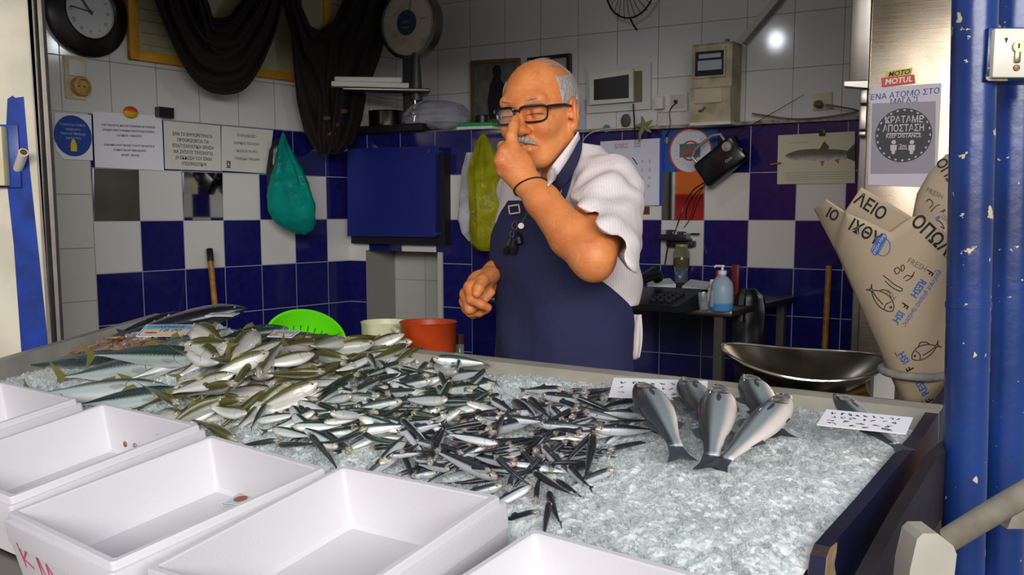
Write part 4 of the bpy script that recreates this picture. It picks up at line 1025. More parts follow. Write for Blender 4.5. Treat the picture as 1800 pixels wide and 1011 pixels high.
# blue board hanging on the block
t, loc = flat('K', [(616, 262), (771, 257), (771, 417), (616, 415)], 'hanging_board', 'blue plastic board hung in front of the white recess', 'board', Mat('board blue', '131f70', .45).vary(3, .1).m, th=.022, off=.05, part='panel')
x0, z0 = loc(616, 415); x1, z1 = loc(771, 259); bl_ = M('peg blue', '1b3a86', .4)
for px_ in ((760, 266), (771, 411)):
    x, z = loc(*px_); mb = MB(); mb.tube([(x, -.030, z), (x+.006, .05, z)], .011 if px_[1] < 300 else .007, 14); mb.build('peg', bl_, t)
mb = MB(); mb.box(x0, x1+.028, .004, .05, z0-.035, z1-.03); mb.build('backing', M('black gap shade', '08080c', .7), t, smooth=False)  # black box standing in for the shadow gap behind the board
# ---------------------------------------------------------------- on the block's top
def blk_top(x, y): 
    q = at_z(x, y, Z0+.4); return q
def on_block(sx, depth, z=.4): return blk_r+UB*sx-NB*depth+V(0, 0, z)
def sx_of(x, depth): q = at_pl(x, 300, blk_r-NB*depth, NB); return (q-blk_r)@UB
SD = .05
t = thing('dial_scale', 'old white dial scale on a column at the top of the tiled block', 'scale', frame(on_block(sx_of(735, SD), SD), UB, -NB, UPV))
def zz_(y, depth=SD, x=730): q = at_pl(x, y, blk_r-NB*depth, NB); return q[2]-Z0-.4
def xx_(x, depth=SD): return sx_of(x, depth)-sx_of(735, depth)
grey_m = M('grey enamel', '4a4b4c', .35, .3, vary=.1)
dz0, dz1 = zz_(90), zz_(-8); dcz = zz_(41); dr = (at_pl(776, 41, blk_r-NB*SD, NB)-at_pl(677, 41, blk_r-NB*SD, NB))@UB/2
mb = MB(); mb.box(xx_(640), xx_(765), -.10, .12, 0, .035, b=.006); mb.build('base', M('dark iron', '15120f', .5), t)
mb = MB(); mb.box(xx_(714), xx_(735), -.02, .02, .03, dcz, b=.004); mb.tube([(xx_(738), -.02, zz_(178)), (xx_(738), -.02, zz_(95))], [.030, .018], 16); mb.build('column', grey_m, t)
mb = MB(); mb.lathe([(0, -.03), (dr*.98, -.03), (dr, -.02), (dr, .028), (dr*.92, .034), (dr*.90, .024), (0, .024)], 48, Matrix.Translation((xx_(726), 0, dcz)) @ Matrix.Rotation(R(90), 4, 'X')); mb.build('dial_case', M('dial chrome', '6f6d68', .3, .9), t)
dm = Mat('dial face', 'b0ab95', .5); _x, _y, _z = dm.sep(dm.coord()); dm.set('Base Color', dm.mix(dm.step(dm.noise(14, 3), .45, .8)*.5, 'b5b19c', '8f6a3a')); 
mb = MB(); mb.disc(dr*.89, -.0255, 40, c=(xx_(726), dcz)); d_ = mb.build('dial', dm.m, t, smooth=False)
mb = MB()
for k in range(80):
    a = R(90-4.5*k); r0 = dr*(.80 if k % 4 == 0 else .84); strokes(mb, [[(xx_(726)+r0*math.cos(a), dcz+r0*math.sin(a)), (xx_(726)+dr*.87*math.cos(a), dcz+dr*.87*math.sin(a))]], .0015, y=-.0262)
text_mesh('20KG', .015, mb, Matrix.Translation((xx_(752), -.0262, dcz+.012))); mb.build('scale_marks', ink, d_, smooth=False)
mb = MB(); mb.disc(dr*.35, -.0265, 32, c=(xx_(724), dcz+.002)); mb.build('badge', M('badge blue', '23405c', .5), d_, smooth=False)
lines_on(d_, [('ΜΠΙΖ', xx_(724), dcz+.004, .020)], M('badge print', '7d93a8', .6), -.0270)
mb = MB(); mb.box(xx_(724)-.020, xx_(724)+.020, -.0270, -.0267, dcz-.022, dcz-.016); mb.build('badge_stripe', redi, d_, smooth=False)
a = R(78); mb = MB(); strokes(mb, [[(xx_(726), dcz), (xx_(726)+dr*.8*math.cos(a), dcz+dr*.8*math.sin(a))]], .003, y=-.028); mb.build('pointer', blackp, d_, smooth=False)
pcol = on_block(sx_of(738, SD), SD, 0); pend = at_pl(590, 150, blk_r+NB*.20, NB); pend = V(pend[0], pend[1], pcol[2]); pdir = nrm(pcol-pend); pside = V(-pdir[1], pdir[0], 0)
pmid = (pcol+pend)/2; zp = at_pl(665, 158, pmid, nrm(np.cross(pdir, UPV)))[2]; PL = np.linalg.norm(pcol-pend)
pm = t.matrix_world.inverted() @ frame(V(pmid[0], pmid[1], zp), pdir, pside, UPV)
mb = MB(); mb.box(-PL*.42, PL*.62, -.10, .12, -.016, .0, pm, b=.005); mb.build('platter', M('platter steel', '77736c', .3, 1.0), t)
mb = MB(); mb.tube([(xx_(738), -.03, .03), (xx_(738), -.03, zp-Z0-.4)], .010, 12); mb.build('platter_post', M('chrome post', 'a9a9a9', .15, 1.0), t)
for k, (a0, a1, lab) in enumerate(((-.56, .36, 'lower of two white foam slabs lying on the old scale'), (-.50, .30, 'upper of two white foam slabs lying on the old scale'))):
    t2 = thing('foam_slab', lab, 'slab', frame(V(pmid[0], pmid[1], zp+.001+k*.025)+pside*(.02*k), nrm(pdir+pside*(.05-.12*k)), nrm(pside-pdir*(.05-.12*k)), nrm(UPV)), 'foam slabs on the old scale')
    mb = MB(); mb.box(PL*a0, PL*a1, -.085, .085, 0, .024, b=.006); mb.build('slab', M('slab foam', 'd8d4cc', .6), t2)
PD = .07
def top_m(x, depth, rz=0): return frame(on_block(sx_of(x, depth), depth), UB*math.cos(rz)+NB*math.sin(rz), -NB*math.cos(rz)+UB*math.sin(rz), UPV)
t = thing('steel_pot', 'shiny steel pot under the platter of the old scale', 'pot', top_m(682, PD))
pr2 = .088; mb = MB(); mb.lathe([(0, .034), (pr2*.96, .034), (pr2, .042), (pr2*1.0, .104), (pr2*1.03, .108), (pr2*1.0, .110), (pr2*.97, .106), (pr2*.96, .045), (0, .042)], 40); mb.build('pan', M('pot steel', '8a8782', .22, 1.0), t)
mb = MB(); mb.lathe([(0, 0), (pr2*.86, 0), (pr2*.90, .034), (0, .034)], 32); mb.build('stand', M('pot stand', '120f0d', .6), t)
t = thing('folded_paper', 'folded sheet of paper sticking out under the steel pot', 'paper', top_m(668, .012)); mb = MB(); mb.box(-.09, .08, -.018, .05, 0, .004); mb.build('sheet', paper2, t, smooth=False)
clear = bag_mat('clear film', 'd9dae4', .72, .12)
Yc = float(on_block(sx_of(765, .06), .06)[1])
bag('clear_bag', 'crumpled clear plastic bag lying on top of the tiled block', [(178, 742, 790), (184, 728, 812), (194, 716, 822), (206, 706, 826), (216, 706, 824), (225, 716, 800), (231, 740, 780)], Yc, clear, .55, 11)
t = thing('tray', 'green and white plastic tray at the right end of the block top', 'tray', top_m(842, .07, -.15)); L_ = .088
mb = MB(); mb.box(-L_, L_, -.05, .05, .0, .014, b=.003); mb.build('base', whitep, t); mb = MB(); mb.box(-L_+.004, L_-.004, -.047, .047, .014, .030, b=.006); mb.build('lid', M('bright green plastic', '18944f', .35), t)
t = thing('black_cup', 'small black container standing behind the green tray', 'container', top_m(848, .155)); mb = MB(); mb.lathe([(0, 0), (.030, 0), (.033, .07), (.028, .074), (0, .074)], 20); mb.build('body', blackp, t)
# ---------------------------------------------------------------- rear wall
def pic(px, label, fm, mat_, w_=.014, th=.016):
    t, loc = flat('B', px, 'picture_frame', label, 'picture', mat_, th=.004, off=.012, part='picture', group='framed pictures behind the man')
    P = [loc(*p) for p in px]; mb = MB(); c = np.mean(P, 0)
    for i in range(4):
        a, b = np.array(P[i]), np.array(P[(i+1) % 4]); d = nrm(b-a); nn = V(-d[1], d[0]); nn = nn if nn@(np.array(c)-a) > 0 else -nn
        mb.prism([tuple(a-nn*.002-d*.002), tuple(b-nn*.002+d*.002), tuple(b+nn*w_-d*w_), tuple(a+nn*w_+d*w_)], -th, .01)
    mb.build('frame', fm, t, smooth=False); return t, loc
t, loc = pic([(831, 108), (913, 103), (913, 214), (831, 216)], 'picture of a dark standing figure in a dull gold frame behind the man', M('dull gold', '6f6038', .5, .3), M('grey photo', '6a6a66', .6, vary=.25, scale=18))
mb = MB(); pt_ = lambda x, y: loc(x, y)
mb.prism([pt_(*p) for p in [(862, 214), (858, 180), (862, 150), (868, 135), (866, 122), (872, 114), (880, 116), (882, 128), (880, 138), (890, 152), (893, 185), (888, 214)]], -.0052, -.0041); mb.build('figure', M('photo figure', '15131a', .6), t, smooth=False)
t, loc = pic([(930, 103), (1003, 95), (1004, 165), (930, 168)], 'small light picture in a dark wood frame above the man', M('dark wood frame', '20130f', .4), M('pale print sheet', 'a5a49f', .6, vary=.1, scale=12))
mb = MB(); a, b = loc(975, 130), loc(990, 118); mb.box(a[0], b[0], -.0052, -.0041, a[1], b[1]); mb.build('small_print', M('grey print', '55565a', .7), t, smooth=False)
t, loc = flat('B', [(1006, 175), (1031, 175), (1031, 229), (1006, 230)], 'white_carton', 'white card standing on the ledge behind the ear of the man', 'card', M('card white', 'b9b9c0', .6), th=.02, off=.003, part='card')
# electric panel
t, loc = flat('B', [(1034, 120), (1146, 111), (1146, 192), (1035, 200)], 'fuse_box', 'white fuse box with its small dark-windowed door ajar', 'fuse box', M('panel white', 'c9c9c4', .4), th=.018, off=.001, part='frame')
mb = MB(); mb.prism([loc(*p) for p in [(1044, 132), (1132, 125), (1132, 180), (1044, 186)]], -.0195, -.018); mb.build('opening', M('panel inside', '6e6747', .7), t, smooth=False)
a, b, c_, d_ = [loc(*p) for p in [(1044, 134), (1120, 123), (1120, 180), (1044, 186)]]
dt = MB(); dt.prism([a, b, c_, d_], -.045, -.030); dr_ = dt.build('door', whitep, t, smooth=False)
mb = MB(); mb.prism([loc(*p) for p in [(1052, 142), (1113, 133), (1113, 174), (1052, 178)]], -.0462, -.045); mb.build('window', M('smoked window', '1d1712', .15), dr_, smooth=False)
mb = MB(); mb.box(b[0]-.016, b[0]-.008, -.050, -.045, c_[1]+.02, c_[1]+.06, b=.002); mb.build('latch', whitep, dr_)
# sockets
t, loc = flat('B', [(1156, 167), (1210, 163), (1210, 195), (1156, 198)], 'double_socket', 'double wall socket with a white adapter and a black plug', 'socket', whitep, th=.010, off=.001, part='plate')
a = loc(1165, 183); mb = MB(); mb.box(a[0]-.022, a[0]+.018, -.045, -.010, a[1]-.025, a[1]+.030, b=.005); mb.build('adapter', whitep, t)
a = loc(1191, 179); mb = MB(); mb.box(a[0]-.030, a[0]+.032, -.0115, -.0095, a[1]-.03, a[1]+.03, b=.001); mb.build('outlet', M('outlet face', 'bdbab0', .4), t)
mb = MB(); mb.box(a[0]-.006, a[0]+.006, -.030, -.011, a[1]-.006, a[1]+.006, b=.002); mb.build('plug', blackp, t)
def cable(name, label, pts, r, mat, cat='cable', offs=.03):
    P = []
    for q in pts:
        o = q[2] if len(q) > 2 else offs; s_, z_ = on_back(q[0], q[1], o); P.append(B0+UB*s_+NB*o+V(0, 0, z_))
    for _ in range(3):
        Q = [P[0]]
        for a, b in zip(P[:-1], P[1:]): Q += [a*.75+b*.25, a*.25+b*.75]
        P = Q+[P[-1]]
    o0 = P[0]; t = thing(name, label, cat, m_up(o0)); mb = MB(); mb.tube([p-o0 for p in P], r, 6); mb.build('lead', mat, t); return t
cable('black_cable', 'short black cable looping from the double socket down to the ledge', [(1190, 180), (1180, 188), (1176, 200), (1179, 215), (1176, 232), (1170, 240, .02)], .0025, blackp)
cable('white_cable', 'thin pale cable trailing along the ledge to the white adapter', [(1165, 194), (1164, 208), (1150, 222, .04), (1110, 224, .04), (1060, 227, .04), (1035, 234, .03), (1024, 248, .02)], .0025, whitep)
cable('fuse_cable', 'straight dark cable hanging from the fuse box behind the calendar', [(1113, 182, .05), (1115, 215, .045), (1116, 245, .04)], .0035, blackp)
# meter box
t, loc = flat('B', [(1230, 86), (1305, 77), (1308, 217), (1229, 222)], 'electric_meter', 'beige electric meter box on the rear wall', 'meter', None, off=.001, part=None)
a, b, c_, d_ = [loc(*p) for p in [(1230, 86), (1305, 77), (1308, 217), (1229, 222)]]
mt = Mat('meter beige', 'b8ab8e', .5).vary(14, .12, '8e8061').m
W_, H_ = (b[0]-a[0])*.93, a[1]-d_[1]
mb = MB(); x0, x1, z0, z1 = -W_/2, W_/2, -H_/2, H_/2
mb.prism([(-.0, z0), (-.115, z0), (-.130, z0+H_*.35), (-.130, z0+H_*.42), (-.115, z0+H_*.45), (-.115, z1-.01), (-.105, z1), (0, z1)], x0, x1, Matrix(((0, 1, 0, 0), (1, 0, 0, 0), (0, 0, 1, 0), (0, 0, 0, 1))))
mb.build('case', mt, t, smooth=False)
fy = -.1155
mb = MB(); mb.box(x0+.010, x1-.026, fy-.006, fy+.004, z0+H_*.56, z1-.02, b=.003); mb.build('window_frame', mt, t)
mb = MB(); mb.box(x0+.018, x1-.034, fy-.0072, fy-.0055, z0+H_*.59, z1-.034); wn = mb.build('window', M('meter glass', '222a2c', .08), t, smooth=False)
mb = MB(); mb.box(x0+.030, x1-.042, fy-.0084, fy-.007, z0+H_*.66, z0+H_*.78); mb.box(x0+.034, x1-.046, fy-.0084, fy-.007, z0+H_*.81, z0+H_*.86); mb.build('dial_plate', M('meter plate', '9aa3a3', .4), wn, smooth=False)
mb = MB(); mb.box(x0+.02, x1-.035, -.133, -.128, z0+H_*.245, z0+H_*.43, b=.002); mb.build('cover_plate', M('meter cover', 'b9ae95', .5), t)
mb = MB(); mb.tube([(x0+.040, -.125, z0+.05), (x0+.06, -.14, z0+.05), (x0+.07, -.135, z0+.065)], .004, 6); mb.build('seal', M('lead seal', '5b4a32', .6), t)
mb = MB(); mb.box(x0-.002, x1+.002, -.122, 0, z0-.010, z0+.004, b=.003); mb.build('bottom_edge', whitep, t)
mb = MB(); mb.tube([(x1-.05, -.06, z1), (x1-.05, -.06, z1+.014), (x1-.035, -.06, z1+.014)], .006, 8); mb.build('top_screw', alu, t)
def onB(x, y, o): s_, z_ = on_back(x, y, o); return B0+UB*s_+NB*o+V(0, 0, z_)
a, b = onB(1302, 74, .03), onB(1385, -25, .03)
t = thing('cable_trunking', 'white cable trunking rising diagonally from the meter to the ceiling', 'trunking', m_axis(a, b-a, NB)); L_ = np.linalg.norm(b-a); mb = MB(); mb.box(0, L_, -.014, .014, -.03, .012, b=.002); mb.build('trunk', M('trunking', 'b3b1a9', .5), t)
# wire guard hanging at the top
c0 = onB(1108, -28, .10); t = thing('wire_guard', 'rusty round wire fan guard hanging high on the rear wall', 'fan guard', frame(c0, UB, -NB, UPV)); rusty = M('rusty wire', '2c1713', .6, .5)
gr_ = (onB(1152, -28, .10)-onB(1064, -28, .10))@UB/2; gz = .142
mb = MB(); mb.tube([(gr_*math.cos(2*math.pi*i/40), 0, gz*math.sin(2*math.pi*i/40)) for i in range(40)], .004, 6, closed=True); mb.build('ring', rusty, t)
mb = MB()
for k in range(28):
    a = 2*math.pi*k/28; mb.tube([(gr_*q*math.cos(a), -.045*(1-q*q), gz*q*math.sin(a)) for q in (.22, .5, .8, 1.06)], .0015, 4)
mb.tube([(gr_*.22*math.cos(2*math.pi*i/20), -.043, gz*.22*math.sin(2*math.pi*i/20)) for i in range(20)], .003, 5, closed=True); mb.build('spokes', rusty, t)
mb = MB(); mb.tube([(.0, 0, -gz), (.02, 0, -gz-.035), (.035, 0, -gz-.055)], .004, 6); mb.build('hook', rusty, t)
t, loc = flat('B', [(1429, 165), (1463, 162), (1464, 192), (1430, 195)], 'wall_socket', 'grubby single wall socket with a grey plug left of the refrigerator', 'socket', creamp, th=.010, off=.001, part='plate')
a = loc(1444, 183); mb = MB(); mb.tube([(a[0]-.008, -.01, a[1]), (a[0]-.004, -.05, a[1]-.004), (a[0]+.02, -.06, a[1]-.008)], [.016, .014, .007], 12); mb.build('plug', M('grey plug', '5d564a', .5), t)
cable('grey_cable', 'grey cable sagging from the meter along the ledge to the grubby socket', [(1322, 200, .04), (1345, 203, .035), (1390, 210, .035), (1440, 208, .035), (1490, 200, .035), (1512, 196, .04), (1500, 192, .06), (1470, 187, .07), (1452, 184, .06)], .004, M('grey flex', '6b6558', .6))
# ornaments on the ledge
t = thing('grey_stone', 'rounded grey stone on the ledge under the fuse box', 'stone', frame(onB(1100, 212, .012), UB, -NB, UPV)); mb = MB(); mb.ball((0, 0, .0), (.023, .018, .030), 10); mb.build('stone', Mat('stone', '5e5f58', .7).vary(20, .25).m, t)
t = thing('dried_starfish', 'pale green dried starfish hooked over the ledge above the calendar', 'starfish', frame(onB(1132, 222, .045), UB, -NB, UPV)); mb = MB()
for k in range(5):
    a = R(100+72*k); e_ = .045 if k != 2 else .070; mb.tube([(0, 0, 0), (.5*e_*math.cos(a), -.004, .5*e_*math.sin(a)), (e_*math.cos(a+.1), .002, e_*math.sin(a+.1))], [.012, .009, .003], 8)
mb.build('body', Mat('starfish', '7e8a5a', .8).vary(60, .2).m, t)
t = thing('blue_token', 'small half-round blue plastic token on the ledge', 'token', frame(onB(1067, 226, .02), UB, -NB, UPV)); mb = MB(); mb.lathe([(0, 0), (.017, 0), (.017, .008), (0, .008)], 20, Matrix.Rotation(R(90), 4, 'X')); mb.build('disc', M('token blue', '2f87b5', .4), t)
# calendar
t, loc = flat('B', [(1056, 249), (1160, 243), (1159, 361), (1054, 362)], 'wall_calendar', 'white June 2022 wall calendar behind the shoulder of the man', 'calendar', M('calendar paper', 'c9c9d8', .7), th=.003, off=.012, part='page')
a, b = loc(1056, 249), loc(1160, 243); r0 = math.atan2(b[1]-a[1], b[0]-a[0])
lines_on(t, [('ΙΟΥΝΙΟΣ', *loc(1093, 257), .030, dict(sx=.55, rot=r0))], redi, -.0042); lines_on(t, [('2022', *loc(1121, 255), .030, dict(sx=.55, rot=r0))], M('grey calendar ink', '6b6d78', .7), -.0042)
it = []
for row, y in enumerate((284, 299, 313, 327, 341)):
    for col in range(7):
        d = row*7+col-1
        if 1 <= d <= 30: it.append((str(d), *loc(1143-12.8*(6-col)-.8*row, y), .0215, dict(sx=.7)))
nb_ = lines_on(t, it, redi, -.0042)
mb = MB(); strokes(mb, [[loc(1112, 277), loc(1121, 289)]], .004, y=-.0045); mb.build('pen_stroke', ink, t, smooth=False)
mb = MB(); mb.prism([loc(*p) for p in [(1150, 244), (1167, 242), (1166, 361), (1150, 362)]], 0, .004); mb.build('backing', M('calendar back', '1c3aa0', .5), t, smooth=False)
t, loc = flat('B', [(1128, 363), (1142, 363), (1142, 377), (1128, 377)], 'brown_tag', 'small brown tag under the wall calendar', 'tag', M('brown tag', '5a3324', .7), off=.002)
# round tide poster
t, loc = flat('B', [(1164, 229), (1262, 224), (1262, 304), (1164, 304)], 'fish_poster', 'blue poster with a red-ringed white disc of fish behind the radio', 'poster', M('poster blue', '1f4c9c', .5, vary=.2, scale=14), off=.003)
cx, cz_ = loc(1214, 265); rr = abs(loc(1178, 265)[0]-cx); wht = M('disc white', 'c5c6cc', .6); rdm = M('disc red', 'b5402a', .6)
mb = MB(); mb.disc(rr*1.04, -.0020, 48, c=(cx, cz_)); mb.build('red_ring', rdm, t, smooth=False)
mb = MB(); mb.disc(rr*.96, -.0026, 48, c=(cx, cz_)); mb.build('white_disc', wht, t, smooth=False)
mb = MB(); mb.disc(rr*.46, -.0032, 40, c=(cx, cz_)); mb.build('inner_ring', rdm, t, smooth=False); mb = MB(); mb.disc(rr*.38, -.0036, 40, c=(cx, cz_)); mb.build('inner_disc', wht, t, smooth=False)
a, b = loc(1195, 277), loc(1232, 252); mb = MB(); mb.box(a[0], b[0], -.0044, -.0038, a[1], b[1]); ph = mb.build('photo', M('sea photo', '51696f', .6, vary=.2, scale=40), t, smooth=False)
mb = MB(); mb.prism([loc(*p) for p in [(1198, 272), (1206, 264), (1220, 259), (1232, 257), (1230, 263), (1218, 268), (1206, 273)]], -.0050, -.0044); mb.build('red_fish', M('red fish print', 'a0462c', .6), t, smooth=False)
mb = MB()
for k in range(24): a = R(15*k); strokes(mb, [[(cx+rr*.62*math.cos(a), cz_+rr*.62*math.sin(a)), (cx+rr*.78*math.cos(a), cz_+rr*.78*math.sin(a))]], .0015, y=-.0031)
mb.build('print_marks', M('grey marks', '8a8b93', .7), t, smooth=False)
t = thing('snowflake_ornament', 'little brass snowflake ornament beside the round poster', 'ornament', frame(onB(1172, 247, .012), UB, -NB, UPV)); mb = MB()
for k in range(4): a = R(45*k); mb.tube([(-.014*math.cos(a), 0, -.014*math.sin(a)), (.014*math.cos(a), 0, .014*math.sin(a))], .002, 5)
mb.build('flake', M('brass flake', 'b0a468', .4, .6), t)
# radio
rc = onB(1268, 284, .085); ra = R(37)
t = thing('radio', 'black portable radio hanging tilted by its silver handle', 'radio', frame(rc, UB, -NB, UPV) @ Matrix.Rotation(-ra, 4, 'Y')); RW, RH = .105, .062
mb = MB(); mb.box(-RW, RW, -.03, .03, -RH, RH, b=.016); mb.build('case', M('radio black', '0d0d10', .25), t)
mb = MB(); mb.tube([(-RW*.8, -.005, RH-.01), (-RW*.86, -.012, RH+.030), (-RW*.55, -.014, RH+.048), (RW*.3, -.014, RH+.048), (RW*.62, -.012, RH+.030), (RW*.60, -.005, RH-.01)], .0065, 10); mb.build('handle', M('silver plastic', 'a9aaae', .3, .6), t)
mb = MB(); mb.lathe([(0, 0), (.022, 0), (.020, .010), (0, .012)], 24, Matrix.Translation((RW*.60, -.030, RH*.42)) @ Matrix.Rotation(R(90), 4, 'X')); mb.build('tuning_knob', M('knob silver', 'b5b4b0', .25, .7), t)
mb = MB(); mb.box(-RW*.05, RW*.35, -.0315, -.029, -.004, RH*.62); mb.build('dial_window', M('radio dial', '1d2026', .1), t, smooth=False)
lines_on(t, [('Osio', RW*.36, -RH*.35, .018)], M('radio print', 'b9b9bd', .4), -.0312)
mb = MB()
for k in range(9): mb.tube([(-RW*.85, -.0305, -RH*.7+k*.010), (-RW*.15, -.0305, -RH*.7+k*.010)], .0015, 4)
mb.build('speaker_grille', M('radio grille', '1a1a1e', .5), t)
mb = MB(); mb.tube([(RW*.9, -.02, RH*.1), (RW*.97, -.02, -RH*.3), (RW*.80, -.02, -RH*.75)], .004, 6); mb.build('trim', M('silver trim', '8f9094', .3, .7), t)
a, b = onB(1283, 242, .09), onB(1414, 166, .02); iv = t.matrix_world.inverted()
mb = MB(); mb.tube([tuple(iv @ Vector(a)), tuple(iv @ Vector((a+b)/2)), tuple(iv @ Vector(b))], [.0022, .0016, .0010], 6); mb.build('antenna', M('antenna wire', '3a332c', .4, .6), t)
# mirror with hanging things, jar and phone corner
t, loc = flat('B', [(1166, 303), (1237, 302), (1237, 387), (1165, 386)], 'mirror_tile', 'square mirror tile under the round poster on the rear wall', 'mirror', mirror, th=.004, off=.007, part='glass'); t.matrix_world = t.matrix_world @ Matrix.Rotation(R(2.75), 4, 'Z')
t = thing('card_holder', 'small black wall rack holding cards below the rear mirror', 'rack', frame(onB(1197, 414, .0), UB, -NB, UPV))
mb = MB(); mb.box(-.075, .055, -.075, 0, -.022, -.012, b=.003); mb.box(-.075, .055, -.078, -.072, -.022, .006, b=.002); mb.box(-.05, .075, -.05, 0, -.050, -.022, b=.006); mb.build('rack', M('rack black', '15141a', .4), t)
for k, c_ in enumerate(('9aa0ad', '23243a', 'b8b4c0', '2f3550', '8d8fa0')):
    mb = MB(); mb.box(-.065+.024*k, -.046+.024*k, -.068+.004*k, -.010, -.010, .016+.004*(k % 2), Matrix.Rotation(R(8), 4, 'Y')); mb.build('card', M('card '+c_, c_, .5), t, smooth=False)
mb = MB(); mb.tube([(.06, -.03, .008), (.10, -.035, .008)], .004, 6); mb.build('peg', blackp, t)
def glass_m(name, col, rough=.05): return Mat(name, col, rough, Transmission_Weight=.9, IOR=1.3).m
# ---------------------------------------------------------------- steel table
TY = 3.62
tz_ = at_y(1200, 541, TY)[2]; TP = V(at_y(1286, 547, TY)[0], TY, tz_)
fr_ = at_z(1286, 547, tz_); t0_ = at_z(1118, 539, tz_)
t = thing('steel_table', 'steel side table against the rear wall carrying the telephone', 'table', frame(V(fr_[0], fr_[1], 0), UB, -NB, UPV))
TD = (fr_-B0)@NB-.01
mb = MB(); mb.box(-1.02, 0, 0, TD, tz_-.022, tz_, b=.003); mb.build('top', M('table steel', '9a958c', .3, 1.0, vary=.15), t)
for x in (-.98, -.055):
    for y in (.02, TD-.05):
        mb = MB(); mb.box(x-.016, x+.016, y, y+.032, 0, tz_-.022); mb.build('leg', M('leg steel', '6f6a60', .4, .8), t, smooth=False)
def on_table(x, y): return at_z(x, y, tz_)
def tab(x, y, rz=0): p = on_table(x, y); return frame(p, UB*math.cos(rz)+NB*math.sin(rz), -NB*math.cos(rz)+UB*math.sin(rz), UPV)
SC = Matrix.Scale(.80, 4)
t = thing('telephone', 'black desk telephone with push buttons on the steel table', 'telephone', tab(1172, 543, .12)); bk = M('phone black', '0e0f12', .35)
mb = MB(); mb.prism([(-.10, 0), (.12, 0), (.12, .065), (.09, .07), (-.10, .022)], -.13, .10, Matrix(((0, 1, 0, 0), (1, 0, 0, 0), (0, 0, 1, 0), (0, 0, 0, 1)))); mb.build('body', bk, t, smooth=False)
mb = MB(); mb.tube([(-.115, -.10, .050), (-.115, -.08, .075), (-.110, .0, .100), (-.105, .09, .120), (-.105, .115, .098)], [.024, .026, .017, .026, .022], 12); mb.build('handset', bk, t)
for r_i in range(4):
    for c_i in range(3):
        mb = MB(); y0 = -.07+r_i*.027; mb.box(-.03+c_i*.032, -.008+c_i*.032, y0, y0+.016, .022+(y0+.10)*.253, .034+(y0+.10)*.253, b=.002); mb.build('button', M('phone button', '26272c', .5), t)
mb = MB(); mb.tube([(-.115+.012*math.cos(k*1.2), -.12-.004*k, .04-.0011*k+.012*math.sin(k*1.2)) for k in range(40)], .003, 5); mb.build('cord', bk, t)
def sheet_on(name, label, pts, mat, cat='paper', h=.0015, lift=0):
    P = [at_z(x, y, tz_+lift) for x, y in pts]; c = np.mean(P, 0); t = thing(name, label, cat, m_up(c)); mb = MB(); mb.prism([(p[0]-c[0], p[1]-c[1]) for p in P], 0, h, axis='z'); mb.build('sheet', mat, t, smooth=False); return t
sheet_on('paper_pad', 'stack of white papers at the left of the telephone', [(1138, 503), (1188, 499), (1178, 489), (1138, 492)], paper, h=-.068, lift=.07)
sheet_on('white_card', 'white card lying behind the glass of water', [(1199, 503), (1240, 507), (1252, 496), (1214, 491)], paper, h=-.068, lift=.07)
t = thing('green_cloth', 'crumpled green and pink cloths beside the telephone', 'cloth', tab(1132, 527)); mb = MB()
for k in range(9): a = k*.7; mb.ball((.03*math.cos(a), .03*math.sin(a), .018), (.026, .022, .016), 6)
mb.build('cloth', Mat('mint cloth', '5aa088', .9).vary(30, .2).m, t); mb = MB()
for k in range(5): a = k*1.2; mb.ball((-.05+.015*math.cos(a), .05+.02*math.sin(a), .034), (.026, .022, .014), 6)
p_ = mb.build('pink_cloth', M('pink cloth', 'b0706a', .9), t); p_['label'] = 'pink cloth'
t = thing('water_glass', 'clear plastic cup of water at the table edge', 'glass', tab(1237, 545) @ SC); mb = MB(); mb.lathe([(0, 0), (.020, 0), (.030, .078), (.0285, .078), (.019, .003), (0, .003)], 28); mb.build('cup', glass_m('cup plastic', (.9, .93, .95), .05), t)
mb = MB(); mb.lathe([(0, .004), (.0185, .004), (.0235, .042), (0, .042)], 28); mb.build('water', glass_m('water', (.85, .92, .96), .0), t)
t = thing('sanitizer_bottle', 'translucent blue bottle with a white pump at the corner of the table', 'bottle', tab(1268, 546) @ SC); blu = Mat('blue liquid plastic', '8aa6c2', .3, Transmission_Weight=.3, IOR=1.3); blu.set('Base Color', blu.mix(blu.step(blu.sep(blu.coord())[2], .028, .040), '4f9ad0', 'a3b6c9')); blu = blu.m
mb = MB(); mb.lathe([(0, 0), (.046, 0), (.050, .006), (.050, .10), (.044, .125), (.026, .148), (.017, .152), (.017, .163), (0, .163)], 32); mb.build('body', blu, t)
mb = MB(); mb.lathe([(0, .160), (.019, .160), (.019, .176), (.006, .178), (.006, .192), (.010, .193), (.010, .200), (0, .201)], 20); mb.tube([(0, 0, .196), (-.028, -.006, .196), (-.034, -.008, .190)], .005, 8); mb.build('pump', whitep, t)
mb = MB(); mb.grid(lambda u, v: (.0508*math.cos(R(185+60*u)), .0508*math.sin(R(185+60*u)), .018+.072*v), 8, 1); mb.build('label_sticker', M('label white', 'b9c3cf', .5), t)
t = thing('spray_bottle', 'slim white spray bottle beside the blue bottle', 'bottle', tab(1251, 536) @ SC); mb = MB(); mb.lathe([(0, 0), (.017, 0), (.018, .075), (.010, .088), (.008, .098), (.011, .099), (.011, .118), (0, .120)], 20); mb.build('body', whitep, t)
t = thing('red_lighter', 'dark red object standing behind the blue bottle', 'object', tab(1292, 520)); mb = MB(); mb.box(-.016, .016, -.01, .01, 0, .13, b=.004); mb.build('body', M('dark red', '6a1418', .4), t)
